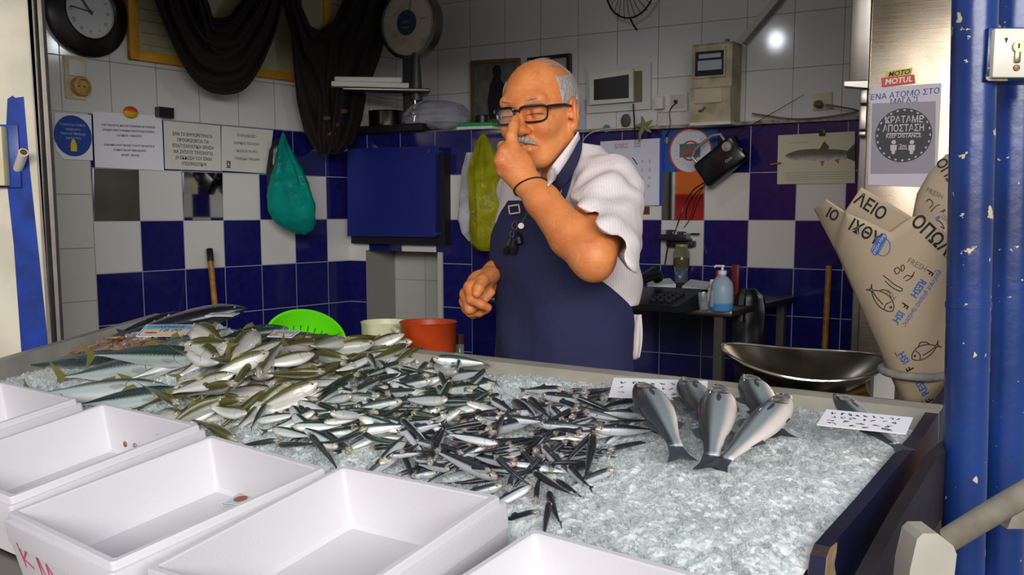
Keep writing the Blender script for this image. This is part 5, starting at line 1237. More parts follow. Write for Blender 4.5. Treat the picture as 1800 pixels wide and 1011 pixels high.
t = thing('red_cap_bottle', 'small bottle with a bright red cap behind the blue bottle', 'bottle', tab(1262, 520)); mb = MB(); mb.lathe([(0, 0), (.016, 0), (.016, .07), (0, .072)], 16); mb.build('body', blackp, t); mb = MB(); mb.lathe([(0, .072), (.012, .072), (.011, .105), (0, .107)], 16); mb.build('cap', M('red cap', 'b51f1f', .4), t)
t = thing('honey_jar', 'glass jar with a yellow lid standing on an upturned glass', 'jar', frame(onB(1197, 497, .10), UB, -NB, UPV) @ Matrix.Scale(.80, 4)); jz = onB(1197, 497, .10)[2]-tz_
t0 = thing('black_stand', 'black box under the glass jar behind the telephone', 'box', frame(onB(1197, 497, .10)-V(0, 0, jz), UB, -NB, UPV)); mb = MB(); mb.box(-.06, .06, -.05, .07, 0, jz-.001, b=.003); mb.build('box', blackp, t0)

mb = MB(); mb.lathe([(0, 0), (.030, 0), (.036, .004), (.036, .075), (.038, .080), (0, .080)], 28); mb.build('upturned_glass', glass_m('bluish glass', (.55, .66, .75), .08), t)
mb = MB(); mb.lathe([(0, .082), (.042, .082), (.044, .09), (.044, .165), (.034, .180), (.032, .195), (0, .196)], 28); mb.build('jar', glass_m('olive glass', (.50, .50, .32), .08), t)
mb = MB(); mb.lathe([(0, .195), (.035, .195), (.035, .208), (0, .209)], 24); mb.build('lid', M('yellow lid', '8f8a3e', .4), t)
mb = MB(); mb.lathe([(0, .086), (.038, .086), (.034, .13), (0, .14)], 16); mb.build('contents', M('jar contents', '6b5a2a', .8), t)
cable('radio_lead', 'black lead falling from the radio past the mirror to the jar', [(1240, 320, .05), (1215, 335, .04), (1198, 372, .03), (1188, 405, .09), (1174, 430, .05), (1169, 465, .04)], .003, blackp)
cable('second_lead', 'thin black wire crossing the rear mirror', [(1236, 330, .04), (1222, 350, .03), (1214, 385, .02), (1202, 400, .03)], .0022, blackp)
Yk = float(on_table(1318, 540)[1])+.1
bag('dark_bag', 'black rubbish bag hanging at the right end of the steel table', [(508, 1302, 1330), (520, 1292, 1344), (545, 1288, 1348), (580, 1286, 1346), (640, 1288, 1345), (700, 1292, 1340)], Yk, M('bin film', '0a0a0f', .4), .5, 21)
# trout poster
t, loc = flat('B', [(1368, 238), (1503, 231), (1503, 322), (1366, 324)], 'trout_poster', 'cream poster of a trout clipped to the rear wall', 'poster', Mat('trout paper', 'cbc6aa', .7).vary(5, .06).m, off=.006)
def curve(pts, n=6):
    P = np.array(pts, float); out = []
    for i in range(len(P)-1):
        p0, p1, p2, p3 = P[max(i-1, 0)], P[i], P[i+1], P[min(i+2, len(P)-1)]
        for k in range(n):
            s = k/n; out.append(.5*((2*p1)+(-p0+p2)*s+(2*p0-5*p1+4*p2-p3)*s*s+(-p0+3*p1-3*p2+p3)*s**3))
    return [tuple(p) for p in out]+[tuple(P[-1])]
trm = Mat('trout print', '6a6f74', .7); _o = trm.sep(trm.coord()); trm.set('Base Color', trm.mix(trm.step(_o[2], -.012, .022), trm.mix(trm.step(trm.noise(30, 3), .4, .7), 'c2bdb8', 'a79bb5'), '5c5b4a'))
mb = MB(); mb.prism([loc(*p) for p in curve([(1380, 274), (1388, 269), (1405, 264), (1425, 262), (1450, 262), (1475, 263), (1490, 266), (1490, 279), (1470, 282), (1440, 283), (1410, 282), (1392, 281), (1380, 274)])], -.0018, -.0012); mb.build('trout', trm.m, t, smooth=False)
og = M('fin print', '9a6a22', .7); dk = M('tail print', '4f4a30', .7)
for nme, pts, m_ in (('printed_tail', [(1488, 267), (1503, 252), (1503, 284), (1489, 278)], dk), ('printed_back_fin', [(1440, 263), (1449, 248), (1458, 258), (1456, 263)], dk), ('printed_fin', [(1441, 283), (1446, 294), (1450, 283)], og), ('printed_fin', [(1466, 281), (1474, 288), (1476, 279)], og)):
    mb = MB(); mb.prism([loc(*p) for p in pts], -.0020, -.0014); mb.build(nme, m_, t, smooth=False)
mb = MB(); strokes(mb, [[loc(1380, 304+4*k), loc(1495, 302+4*k)] for k in range(4)], .0018, y=-.0014); strokes(mb, [[loc(1385, 252), loc(1420, 250)]], .002, y=-.0014); mb.build('printed_lines', M('sepia print', '98937a', .7), t, smooth=False)
a = loc(1446, 232); mb = MB(); mb.box(a[0]-.012, a[0]+.012, -.012, 0, a[1]-.016, a[1]+.014, b=.002); mb.build('clip', blackp, t)
t = thing('wooden_peg', 'little wooden peg beside the trout poster', 'peg', frame(onB(1364, 288, .01), UB, -NB, UPV)); mb = MB(); mb.box(-.022, .022, -.006, .006, -.004, .004, Matrix.Rotation(R(-8), 4, 'Y'), b=.001); mb.build('peg', wood, t)
# ---------------------------------------------------------------- fishing net
netm = Mat('brown net', '140a08', .9); _a = netm.nt.nodes.new('ShaderNodeUVMap')
nx1_ = netm.noise(260, 2); netm.set('Alpha', netm.step(nx1_, .30, .36)); netm.set('Base Color', netm.mix(netm.noise(9, 4), '0d0605', '1d0f0b')); netm = netm.m
YN = float(at_pl(450, 60, L0+NL*.20, NL)[1])
def net_sheet(parent, name, left, right, Y, fold, seed, dY=0):
    ph = np.random.default_rng(seed).uniform(0, 6.3, 4); La, Ra = np.array(left, float), np.array(right, float); o0 = np.array(parent.matrix_world.translation)
    def f(u, v):
        l = np.array([np.interp(v, np.linspace(0, 1, len(La)), La[:, k]) for k in (0, 1)]); r = np.array([np.interp(v, np.linspace(0, 1, len(Ra)), Ra[:, k]) for k in (0, 1)])
        p = l+(r-l)*u; y = Y+dY+fold*math.sin(u*19+ph[0]+v*2.5)+fold*.6*math.sin(u*37+ph[1]-v*3)+.02*math.sin(v*5+ph[2]) - .05*math.sin(math.pi*u)
        return tuple(at_pl(p[0], p[1], L0+NL*(.11-(y-Y)), NL)-o0)
    mb = MB(); mb.grid(f, 90, 50); o = mb.build(name, netm, parent)
    sm = o.modifiers.new('thick', 'SOLIDIFY'); sm.thickness = .002; return o
t = thing('fishing_net', 'dark brown fishing net draped in two swags before the left wall', 'fishing net', m_up(at_y(495, -40, YN)))
net_sheet(t, 'swag', curve([(258, -60), (272, 0), (296, 62), (330, 128), (362, 158), (397, 166), (432, 155), (462, 110), (486, 50), (497, 0), (503, -60)]), curve([(345, -60), (350, 0), (362, 30), (374, 40), (385, 40), (396, 38), (406, 36), (418, 24), (440, 0), (455, -30), (470, -60)]), YN, .018, 1)
net_sheet(t, 'swag', curve([(330, -60), (340, 0), (352, 60), (366, 118), (378, 138), (392, 142), (412, 130), (440, 90), (462, 40), (470, 0), (475, -60)]), curve([(345, -60), (356, -20), (368, 10), (374, 30), (385, 32), (396, 30), (406, 26), (416, 10), (432, -10), (446, -40), (460, -60)]), YN+.05, .014, 2)
net_sheet(t, 'drape', [(488, -60), (494, 0), (512, 60), (516, 120), (522, 180), (534, 230), (552, 262), (566, 268)], [(524, -60), (530, 10), (545, 46), (560, 54), (590, 36), (604, 60), (608, 180), (604, 262)], YN, .016, 3)
net_sheet(t, 'drape', [(606, -60), (603, 0), (585, 40), (560, 56), (556, 110), (552, 180), (552, 240), (560, 270)], [(692, -60), (690, 0), (684, 40), (668, 100), (645, 160), (636, 210), (622, 250), (596, 272)], YN-.01, .02, 4)
mb = MB(); o0 = np.array(t.matrix_world.translation); a, b = at_pl(240, -70, L0+NL*.11, NL), at_pl(700, -70, L0+NL*.11, NL); mb.tube([a-o0, b-o0], .008, 8); mb.build('hanging_rope', M('rope', '4a3b2a', .9), t)
fl_ = Mat('cork float', '5a3a1a', .8).vary(30, .3).m
for x, y in ((574, 208), (590, 220), (604, 196), (583, 236)):
    p = at_pl(x, y, L0+NL*.18, NL)-o0; mb = MB(); mb.ball(p, (.020, .012, .012), 6); mb.build('float', fl_, t)
# ================================================================== the man behind the counter
def W(x, y, Y): return at_y(x, y, Y)
def sd_cap(P, a, b, ra, rb):
    ab = b-a; t = np.clip(((P-a)@ab)/(ab@ab), 0, 1)
    return np.linalg.norm(P-a-t[:, None]*ab, axis=1) - (ra+(rb-ra)*t)
def sd_ell(P, c, r, A=None):
    q = P-c
    if A is not None: q = q@A.T
    k0 = np.linalg.norm(q/r, axis=1); k1 = np.linalg.norm(q/(r*r), axis=1)
    return k0*(k0-1)/np.maximum(k1, 1e-9)
def smin(a, b, k):
    h = np.clip(.5+.5*(b-a)/k, 0, 1); return b+(a-b)*h-k*h*(1-h)
def smax(a, b, k): return -smin(-a, -b, k)
class SDF:
    def __init__(s): s.p = []
    def cap(s, a, b, ra, rb, k=.01, op='u'): s.p.append(('c', np.array(a, float), np.array(b, float), ra, rb, k, op)); return s
    def ell(s, c, r, k=.01, op='u', A=None): s.p.append(('e', np.array(c, float), np.array(r, float), A, 0, k, op)); return s
    def fn(s, f, k=.01, op='u'): s.p.append(('f', f, 0, 0, 0, k, op)); return s
    def __call__(s, P):
        d = np.full(len(P), 9.0)
        for t, a, b, c, e, k, op in s.p:
            x = sd_cap(P, a, b, c, e) if t == 'c' else sd_ell(P, a, b, c) if t == 'e' else a(P)
            if op == 'u': d = smin(d, x, k)
            elif op == 's': d = smax(d, -x, k)
            else: d = smax(d, x, k)
        return d
def surface_nets(f, lo, hi, h, B=8, margin=1.6, fine=None):
    lo = np.array(lo, float); n = np.ceil((np.array(hi)-lo)/h/B).astype(int)
    N = n*B+1
    G = np.full(N, .1, np.float32)
    ci = np.stack(np.meshgrid(*[np.arange(k) for k in n], indexing='ij'), -1).reshape(-1, 3)
    dc = f(lo + (ci+.5)*B*h)
    act = np.abs(dc) < B*h*.87*margin
    for c, d in zip(ci[~act], dc[~act]):
        if d < 0: G[c[0]*B:(c[0]+1)*B+1, c[1]*B:(c[1]+1)*B+1, c[2]*B:(c[2]+1)*B+1] = -.1
    loc = np.stack(np.meshgrid(*[np.arange(B+1)]*3, indexing='ij'), -1).reshape(-1, 3)
    A = ci[act]
    for s0 in range(0, len(A), 400):
        a = A[s0:s0+400]
        gi = (a[:, None]*B+loc[None]).reshape(-1, 3)
        G[gi[:, 0], gi[:, 1], gi[:, 2]] = f(lo+gi*h)
    sgn = G < 0
    c8 = [(i, j, k) for i in (0, 1) for j in (0, 1) for k in (0, 1)]
    sl = lambda i, j, k: (slice(i, N[0]-1+i), slice(j, N[1]-1+j), slice(k, N[2]-1+k))
    cnt = sum(sgn[sl(*c)].astype(np.int8) for c in c8)
    cells = np.argwhere((cnt > 0) & (cnt < 8))
    vid = np.full(N-1, -1, np.int32); vid[tuple(cells.T)] = np.arange(len(cells))
    acc = np.zeros((len(cells), 3)); num = np.zeros(len(cells))
    for a in range(8):
        for b in range(a+1, 8):
            ca, cb = np.array(c8[a]), np.array(c8[b])
            if np.abs(ca-cb).sum() != 1: continue
            va = G[tuple((cells+ca).T)]; vb = G[tuple((cells+cb).T)]
            m = (va < 0) != (vb < 0)
            t = np.where(m, va/np.where(m, va-vb, 1), 0)
            acc += m[:, None]*(ca+(cb-ca)*t[:, None]); num += m
    verts = lo+(cells+acc/num[:, None])*h
    F_ = []
    for ax in range(3):
        o = [0, 0, 0]; o[ax] = 1
        s0 = sgn[:N[0]-o[0], :N[1]-o[1], :N[2]-o[2]]; s1 = sgn[o[0]:, o[1]:, o[2]:]
        e = np.argwhere(s0 != s1)
        b, c = (ax+1) % 3, (ax+2) % 3
        e = e[(e[:, b] > 0) & (e[:, c] > 0) & (e[:, b] < N[b]-1) & (e[:, c] < N[c]-1)]
        db = np.zeros(3, int); db[b] = 1; dc_ = np.zeros(3, int); dc_[c] = 1
        q = np.stack([vid[tuple((e-db-dc_).T)], vid[tuple((e-dc_).T)], vid[tuple(e.T)], vid[tuple((e-db).T)]], 1)
        neg = s0[tuple(e.T)]
        q[~neg] = q[~neg][:, ::-1]
        F_.append(q)
    F_ = np.vstack(F_); F_ = F_[(F_ >= 0).all(1)]
    return verts, F_
def relax(v, f, it=1, lam=.5):
    for _ in range(it):
        acc = np.zeros_like(v); n = np.zeros(len(v))
        for i in range(4):
            for j in ((i+1) % 4, (i+3) % 4):
                np.add.at(acc, f[:, i], v[f[:, j]]); np.add.at(n, f[:, i], 1)
        v = v+(acc/np.maximum(n, 1)[:, None]-v)*lam
    return v
# ---- head frame
yw, pt = R(28), R(6)
hf = V(-math.sin(yw)*math.cos(pt), -math.cos(yw)*math.cos(pt), -math.sin(pt))
hl = V(math.cos(yw), -math.sin(yw), 0); hu = np.cross(hf, hl)
rl = R(2.5); hl, hu = hl*math.cos(rl)+hu*math.sin(rl), hu*math.cos(rl)-hl*math.sin(rl)
HC = W(946, 187, 2.2)
HS = 1.0
def H(l, f, u): return HC + HS*(hl*l + hf*f + hu*u)
HA = np.array([hl, hf, hu])
def head_ell(s, c, r, k=.01, op='u', tilt=0, tilt2=0):
    A = HA
    if tilt:
        cc, ss = math.cos(tilt), math.sin(tilt); A = np.array([hl*cc+hf*ss, hf*cc-hl*ss, hu])
    if tilt2:
        cc, ss = math.cos(tilt2), math.sin(tilt2); A = np.array([A[0], A[1]*cc+A[2]*ss, A[2]*cc-A[1]*ss])
    s.ell(H(*c), np.array(r)*HS, k, op, A)
def head_cap(s, a, b, ra, rb, k=.01, op='u'): s.cap(H(*a), H(*b), ra, rb, k, op)
head = SDF()
head_ell(head, (0, -.016, .008), (.0785, .097, .0905))
head_ell(head, (0, .024, -.036), (.0605, .066, .086), .03)
head_ell(head, (0, .050, -.100), (.040, .036, .032), .025)
for s_ in (-1, 1):
    head_cap(head, (s_*.055, -.008, -.066), (s_*.030, .052, -.106), .020, .018, .02)
    head_ell(head, (s_*.038, .058, -.040), (.024, .025, .024), .02)
head_cap(head, (-.040, .073, .012), (.040, .073, .012), .0115, .0115, .018)
head_cap(head, (-.012, .079, .010), (.012, .079, .010), .0095, .0095, .016)
for s_ in (-1, 1):
    head_ell(head, (s_*.033, .094, -.012), (.021, .015, .0125), .010, 's')
    head_ell(head, (s_*.033, .074, -.013), (.017, .0155, .014), .005)
    head_cap(head, (s_*.016, .0865, -.0175), (s_*.033, .0905, -.0185), .0014, .0016, .002, 's')
    head_cap(head, (s_*.033, .0905, -.0185), (s_*.050, .078, -.0165), .0016, .0012, .002, 's')
    for j in range(3):
        head_cap(head, (s_*.056, .062, -.012-.006*j), (s_*.068, .046, -.010-.011*j), .0012, .0008, .004, 's')
head_cap(head, (.001, .084, .004), (.007, .106, -.046), .0095, .0122, .012)
head_ell(head, (.008, .109, -.048), (.0132, .0118, .0108), .008)
for s_ in (-1, 1):
    head_ell(head, (.007+s_*.0130, .095, -.052), (.0088, .0115, .0078), .006)
    head_ell(head, (.008+s_*.0070, .103, -.0590), (.0040, .0060, .0030), .003, 's')
head_ell(head, (0, .078, -.082), (.034, .020, .026), .015)
head_cap(head, (-.022, .090, -.0760), (0, .0985, -.0745), .0040, .0050, .005); head_cap(head, (0, .0985, -.0745), (.022, .090, -.0760), .0050, .0040, .005)
head_cap(head, (-.018, .091, -.0885), (.018, .091, -.0885), .0065, .0065, .006)
head_cap(head, (-.029, .088, -.0790), (0, .1025, -.0812), .0016, .0022, .003, 's'); head_cap(head, (0, .1025, -.0812), (.031, .088, -.0780), .0022, .0030, .003, 's')
for s_ in (-1, 1):
    head_cap(head, (s_*.021, .093, -.054), (s_*.041, .076, -.084), .0022, .0018, .012, 's')
for s_ in (-1, 1):
    head_ell(head, (s_*.0800, -.012, -.022), (.0090, .0240, .033), .006, 'u', s_*R(-24), R(-10))
    head_ell(head, (s_*.0890, -.006, -.019), (.0060, .0125, .0185), .004, 's', s_*R(-24), R(-10))
    head_ell(head, (s_*.0770, -.003, -.050), (.0070, .0095, .0100), .006)
    head_ell(head, (s_*.0785, .008, -.026), (.0050, .0050, .0080), .004)
NK = W(996, 318, 2.31)
head.cap(H(0, -.026, -.066), NK, .056, .064, .022)
head.cap(H(.030, -.03, -.062), NK + (H(.03, .03, 0)-HC), .014, .012, .015)
# ---- torso as stacked ellipses
by = R(50); fb = V(-math.sin(by), -math.cos(by), 0); lb = V(math.cos(by), -math.sin(by), 0)
YT = 2.28
TL = [(255, 1004, .062, .060), (276, 1002, .095, .076), (294, 1001, .138, .096), (318, 1000, .180, .112), (355, 999, .192, .122), (420, 996, .190, .132),
      (450, 995, .186, .136), (485, 999, .178, .134), (550, 998, .170, .132), (640, 996, .166, .132), (760, 1000, .162, .128)]
tz = np.array([W(x, y, YT)[2] for y, x, a, b in TL])[::-1]; tx = np.array([W(x, y, YT)[0] for y, x, a, b in TL])[::-1]
ta = np.array([a for *_, a, b in TL])[::-1]; tb = np.array([b for *_, b in TL])[::-1]
def torso_at(z): return np.interp(z, tz, tx), np.full_like(z, YT), np.interp(z, tz, ta), np.interp(z, tz, tb)
def torso(P, grow=0.0, zlo=None, zhi=None):
    z = np.clip(P[:, 2], tz[0], tz[-1]); cx, cy, a, b = torso_at(z); a = a+grow; b = b+grow
    dx = P[:, 0]-cx; dy = P[:, 1]-cy
    ql = dx*lb[0]+dy*lb[1]; qf = dx*fb[0]+dy*fb[1]
    k0 = np.sqrt((ql/a)**2+(qf/b)**2); k1 = np.sqrt((ql/a**2)**2+(qf/b**2)**2)
    d = k0*(k0-1)/np.maximum(k1, 1e-6)
    d = np.where(k0 < 1e-3, -b, d)
    hi = tz[-1] if zhi is None else zhi; lo_ = tz[0] if zlo is None else zlo
    return np.maximum(d, np.maximum(P[:, 2]-hi, lo_-P[:, 2]))
# ---- joints
SHL = W(1068, 330, 2.15); ELL = W(1042, 452, 1.905); WRL = W(926, 322, 2.03)
SHR = W(924, 335, 2.40); ELR = W(938, 448, 2.52); WRR = W(872, 480, 2.30)
body = SDF()
body.fn(lambda P: torso(P, -.012), .02)
HIPZ = .93
cx_ = W(996, 640, YT)[0]
for s_ in (-1, 1):
    hip = V(cx_, YT, HIPZ)+lb*.085*s_; knee = V(cx_, YT, .50)+lb*.10*s_+fb*.01; ank = V(cx_, YT, .09)+lb*.11*s_
    body.cap(hip, knee, .075, .052, .03); body.cap(knee, ank, .050, .036, .01); body.cap(ank, ank+fb*.13-V(0, 0, .05), .034, .026, .02)
body.cap(W(1008, 322, 2.28), SHL, .046, .056, .03)
body.cap(SHL, SHL+(ELL-SHL)*.5, .058, .054, .02); body.cap(SHL+(ELL-SHL)*.5, ELL, .052, .043, .012)
m1 = ELL+(WRL-ELL)*.32-V(0, 0, .006)
body.cap(ELL, m1, .042, .0425, .014); body.cap(m1, ELL+(WRL-ELL)*.75, .0425, .034, .012); body.cap(ELL+(WRL-ELL)*.75, WRL, .034, .0285, .012)
body.ell(ELL+V(.004, .0, -.020), (.022, .022, .022), .02)
body.cap(SHR, ELR, .056, .046, .02); m2 = ELR+(WRR-ELR)*.35; body.cap(ELR, m2, .046, .044, .012); body.cap(m2, WRR, .044, .029, .012)
def fingers(s, chain, rad, k=.004, kr=.010):
    for i in range(len(chain)-1):
        s.cap(chain[i], chain[i+1], rad[i], rad[i+1], kr if i == 0 else k)
# hand at the face
hl_ = SDF()
mc = [W(901, 259, 2.045), W(888, 268, 2.035), W(881, 283, 2.035), W(884, 299, 2.045)]
for i, m_ in enumerate(mc):
    hl_.cap(WRL+(W(932, 314, 2.04)-WRL)*(.5-.3*i), m_, .022, .0130 if i else .0125, .016)
hl_.ell(W(910, 291, 2.045), (.030, .024, .032), .015)
for m_ in mc[1:]: hl_.ell(m_+V(-.001, -.003, 0), (.0115, .0105, .0115), .006)
fingers(hl_, [mc[0], W(899, 240, 2.052), W(903, 221, 2.068), W(906, 210, 2.080)], [.0125, .0112, .0104, .0090])
fingers(hl_, [mc[1], W(884, 258, 2.075), W(900, 262, 2.088), W(912, 270, 2.08)], [.0128, .0115, .0105, .0095])
fingers(hl_, [mc[2], W(882, 276, 2.082), W(900, 280, 2.090), W(914, 286, 2.08)], [.0125, .0112, .0102, .0092])
fingers(hl_, [mc[3], W(888, 295, 2.085), W(902, 298, 2.090), W(914, 302, 2.08)], [.0110, .0098, .0090, .0082])
fingers(hl_, [W(930, 312, 2.055), W(930, 297, 2.066), W(925, 283, 2.080), W(917, 274, 2.088)], [.018, .0135, .0120, .0100])
for a_, b_ in ((mc[1], WRL), (mc[2], WRL), (mc[0], WRL)):                 # tendons of the back of the hand
    d_ = V(0, -.018, .002); hl_.cap(a_+V(0, -.008, 0), a_+(b_-a_)*.75+d_, .0045, .0035, .008)
# hand in front of the belly
hr_ = SDF()
mr = [W(827, 505, 2.20), W(820, 517, 2.215), W(819, 530, 2.235), W(822, 541, 2.255)]
for i, m_ in enumerate(mr): hr_.cap(WRR+V(-.004, 0, .006-.008*i), m_, .022, .0135, .014)
hr_.ell(W(843, 503, 2.245), (.030, .028, .034), .014)
for m_ in mr: hr_.ell(m_+V(-.001, -.002, .001), (.0110, .0105, .0110), .006)
fingers(hr_, [mr[0], W(828, 526, 2.180), W(846, 535, 2.185), W(858, 541, 2.195)], [.0130, .0115, .0103, .0090])
fingers(hr_, [mr[1], W(826, 543, 2.205), W(844, 534, 2.225), W(864, 514, 2.235)], [.0130, .0116, .0104, .0090])
fingers(hr_, [mr[2], W(827, 549, 2.225), W(842, 549, 2.235), W(855, 545, 2.245)], [.0125, .0112, .0100, .0088])
fingers(hr_, [mr[3], W(831, 553, 2.25), W(843, 551, 2.262), W(853, 546, 2.27)], [.0110, .0098, .0088, .0078])
fingers(hr_, [W(864, 484, 2.255), W(848, 494, 2.205), W(841, 508, 2.178), W(838, 516, 2.168)], [.020, .0145, .0125, .0100])
def pruned(sdf, lo, hi):
    """only the primitives of sdf count inside a padded box; far away a cheap bound"""
    c = (np.array(lo)+np.array(hi))/2; e = (np.array(hi)-np.array(lo))/2
    def f(P):
        q = np.maximum(np.abs(P-c)-e, 0); far = np.linalg.norm(q, axis=1)
        d = far+.03; m = far < .05
        if m.any(): d[m] = sdf(P[m])
        return d
    return f
def bounds(sdf, pad):
    L = []
    for t, a, b, *_ in sdf.p:
        if t == 'c': L += [a, b]
        elif t == 'e': L += [a-b.max(), a+b.max()]
    L = np.array(L); return L.min(0)-pad, L.max(0)+pad
head_f = pruned(head, *bounds(head, .03)); hl_f = pruned(hl_, *bounds(hl_, .03)); hr_f = pruned(hr_, *bounds(hr_, .03))
limb = SDF(); limb.p = body.p
def body_f(P):
    d = body(P)
    d = smin(d, head_f(P), .018)
    d = smin(d, hr_f(P), .010)
    d2 = hl_f(P)
    # the raised hand joins the forearm, not the face
    d = np.where(np.abs(d2) < .2, np.minimum(smin(d, d2, .004), d), d)
    return d
skin = Mat('skin', 'c98a5e', .52, Subsurface_Weight=.08, Subsurface_Scale=.006)
skin.b.inputs['Subsurface Radius'].default_value = (1, .35, .2)
_n1 = skin.noise(13, 5); _n2 = skin.noise(170, 4); _n3 = skin.noise(34, 5, rough=.65); _n4 = skin.noise(75, 3)
_c = skin.mix(skin.step(_n1, .35, .75), 'cf8148', 'b9652f'); _c = skin.mix(skin.step(_n3, .54, .78)*.6, _c, '9c4c22'); _c = skin.mix(skin.step(_n4, .60, .72)*.28, _c, 'd9a27a')
_mp = skin.nt.nodes.new('ShaderNodeMapping'); _mp.inputs['Scale'].default_value = (14, 14, 120); skin.nt.links.new(skin.coord(), _mp.inputs[0]); _n5 = skin.noise(1.0, 3, vec=_mp.outputs[0], dist=.8)
skin.set('Base Color', _c); skin.set('Roughness', _n3*.3+.38); skin.bump(_n2*.5+_n3*.9+_n5*.9, .42, .0022); skin = skin.m
pv, pf = surface_nets(body_f, (-.30, 1.80, -.01), (.45, 2.64, 1.80), .0026)
pv = relax(pv, pf, 1, .35)
PO = V(cx_, YT, 0)
man = np_mesh('person', pv-PO, pf, skin); man.location = PO
tag(man, 'man in white short-sleeved shirt and navy apron rubbing his nose behind the counter', 'person')
def dress(name, v, f, mat, label=None, parent=None):
    o = np_mesh(name, v-PO, f, mat, parent=man if parent is None else parent)
    if label: o['label'] = label
    return o
def dress_mb(name, mbx, mat, label=None, parent=None, **k):
    mbx.v = [tuple(np.array(p)-PO) for p in mbx.v]
    o = mbx.build(name, mat, man if parent is None else parent, **k)
    if label: o['label'] = label
    return o
# ---- shirt
shirt_hem = W(1060, 548, YT-.1)[2]
cuff = SHL+(ELL-SHL)*.55; ad = nrm(ELL-SHL)
shirt = SDF()
shirt.fn(lambda P: torso(P, .004, shirt_hem-.01), .02)
shirt.cap(W(1010, 312, 2.28), SHL+V(0, 0, -.004), .056, .069, .03)
sleeve = SDF()
sleeve.cap(SHL+V(0, 0, -.004), SHL+(ELL-SHL)*.40+V(.004, 0, -.004), .069, .074, .03)
sleeve.cap(SHL+(ELL-SHL)*.40+V(.004, 0, -.004), SHL+(ELL-SHL)*1.0+V(.006, 0, -.002), .074, .080, .03)
shirt.cap(W(985, 312, 2.30), SHR, .056, .060, .03); shirt.cap(SHR, SHR+(ELR-SHR)*.62, .062, .070, .02)
shirt.ell(W(1072, 500, 2.20), (.045, .07, .070), .05)           # blouse above the hem at the side
cufA = W(1096, 456, 1.95); cufn = nrm(np.cross(W(1000, 345, 2.03)-cufA, W(1054, 400, 1.885)-cufA)); cufn = cufn*np.sign(cufn@ad)
bu = nrm(np.cross(ad, V(1, 0, 0))); bw = np.cross(ad, bu)
def shirt_f(P):
    d = shirt(P); sl_ = sleeve(P)
    sl_ = smax(sl_, (P-cufA)@cufn-.003*np.sin(P[:, 0]*90+P[:, 2]*70), .004); sl_ = smax(sl_, W(1096, 474, 1.95)[2]-P[:, 2], .006)
    sl_ = smax(sl_, -sd_cap(P, cuff+ad*.012, ELL+ad*.05, .056, .068), .004)
    d = smin(d, sl_, .025)
    # folds
    q = P-SHL; t = q@ad; s1 = q@bu; s2 = q@bw
    arm = np.exp(-np.maximum(np.hypot(s1, s2)-.08, 0)**2/.0006)*np.clip((t+.02)/.08, 0, 1)
    d = d + .0038*arm*np.sin(np.arctan2(s1, s2)*5.0+t*28)+.0028*arm*np.sin(t*70+np.arctan2(s1, s2)*2)
    z = P[:, 2]; x = P[:, 0]
    low = np.clip((1.44-z)/.1, 0, 1)
    d = d + .0040*low*np.sin((x*38+z*46)+1.6*np.sin(z*21+x*13)) + .0022*np.sin(x*60-z*50+2*np.sin(z*24))
    d = smax(d, -sd_cap(P, H(0, -.03, -.06), NK+V(0, 0, -.01), .060, .067), .004)
    d = smax(d, -sd_ell(P, W(962, 322, 2.17), V(.03, .05, .06)), .006)
    hem = shirt_hem+.012*np.sin(x*26+1)-P[:, 2]
    return smax(d, hem, .003)
cloth = Mat('white shirt cloth', 'e6dedd', .85)
_w = cloth.nt.nodes.new('ShaderNodeTexWave'); _w.inputs['Scale'].default_value = 55; _w.inputs['Distortion'].default_value = 1.2; _w.inputs['Detail'].default_value = 1
cloth.nt.links.new(cloth.coord(), _w.inputs['Vector'])
cloth.set('Base Color', cloth.mix(S(cloth.nt, _w.outputs['Fac'])*.35, 'd8cecc', 'c2b1af'))
cloth.bump(cloth.noise(22, 4, dist=.8), .5, .006); cloth.set('Subsurface Weight', .0); cloth = cloth.m
sv, sf = surface_nets(shirt_f, (-.14, 1.76, shirt_hem-.03), (.47, 2.66, 1.66), .0032)
sv = relax(sv, sf, 1, .4)
dress('shirt', sv, sf, cloth, 'white striped short-sleeved shirt')
# ---- things that lie on the shirt: march camera rays to its surface
def hit(x, y, lift=.004, f=shirt_f, t0=1.6, t1=2.7):
    d = nrm(ray(x, y)); ts = np.linspace(t0, t1, 900); P = CAM+ts[:, None]*d
    s = f(P); i = np.argmax(s < lift)
    return P[i] if (s < lift).any() else at_y(x, y, 2.15)
def march(z, phi, lift=.004, f=shirt_f, r1=.45):
    """from outside along the body angle phi at height z onto the cloth"""
    cx, cy, a, b = [float(q[0]) for q in torso_at(np.array([z]))]
    d = fb*math.cos(phi)+lb*math.sin(phi); ts = np.linspace(r1, .05, 260)
    P = V(cx, cy, z)+ts[:, None]*d
    i = np.argmax(torso(P, .006, tz[0]-1) < lift)
    return P[i]
navy = Mat('navy apron cloth', '232c66', .85)
navy.bump(navy.noise(16, 4, dist=.6), .45, .008); navy.set('Base Color', navy.mix(navy.step(navy.noise(420, 2), .3, .7), '191c47', '151739')); navy = navy.m
ztop = W(940, 352, YT-.12)[2]; zbot = .62; zw = W(1060, 556, YT-.1)[2]
def halfang(z):
    L_ = np.interp(z, [zbot, zw-.02, zw+.02, zw+.10, zw+.17, ztop], [100, 100, 94, 62, 44, 30])
    R_ = np.interp(z, [zbot, zw-.02, zw+.02, zw+.10, zw+.15, zw+.20, ztop], [100, 100, 96, 88, 66, 36, 22])
    return R(-R_), R(L_)
mb = MB(); na, nz = 56, 72
ap = np.zeros((nz+1, na+1, 3)); apn = np.zeros_like(ap)
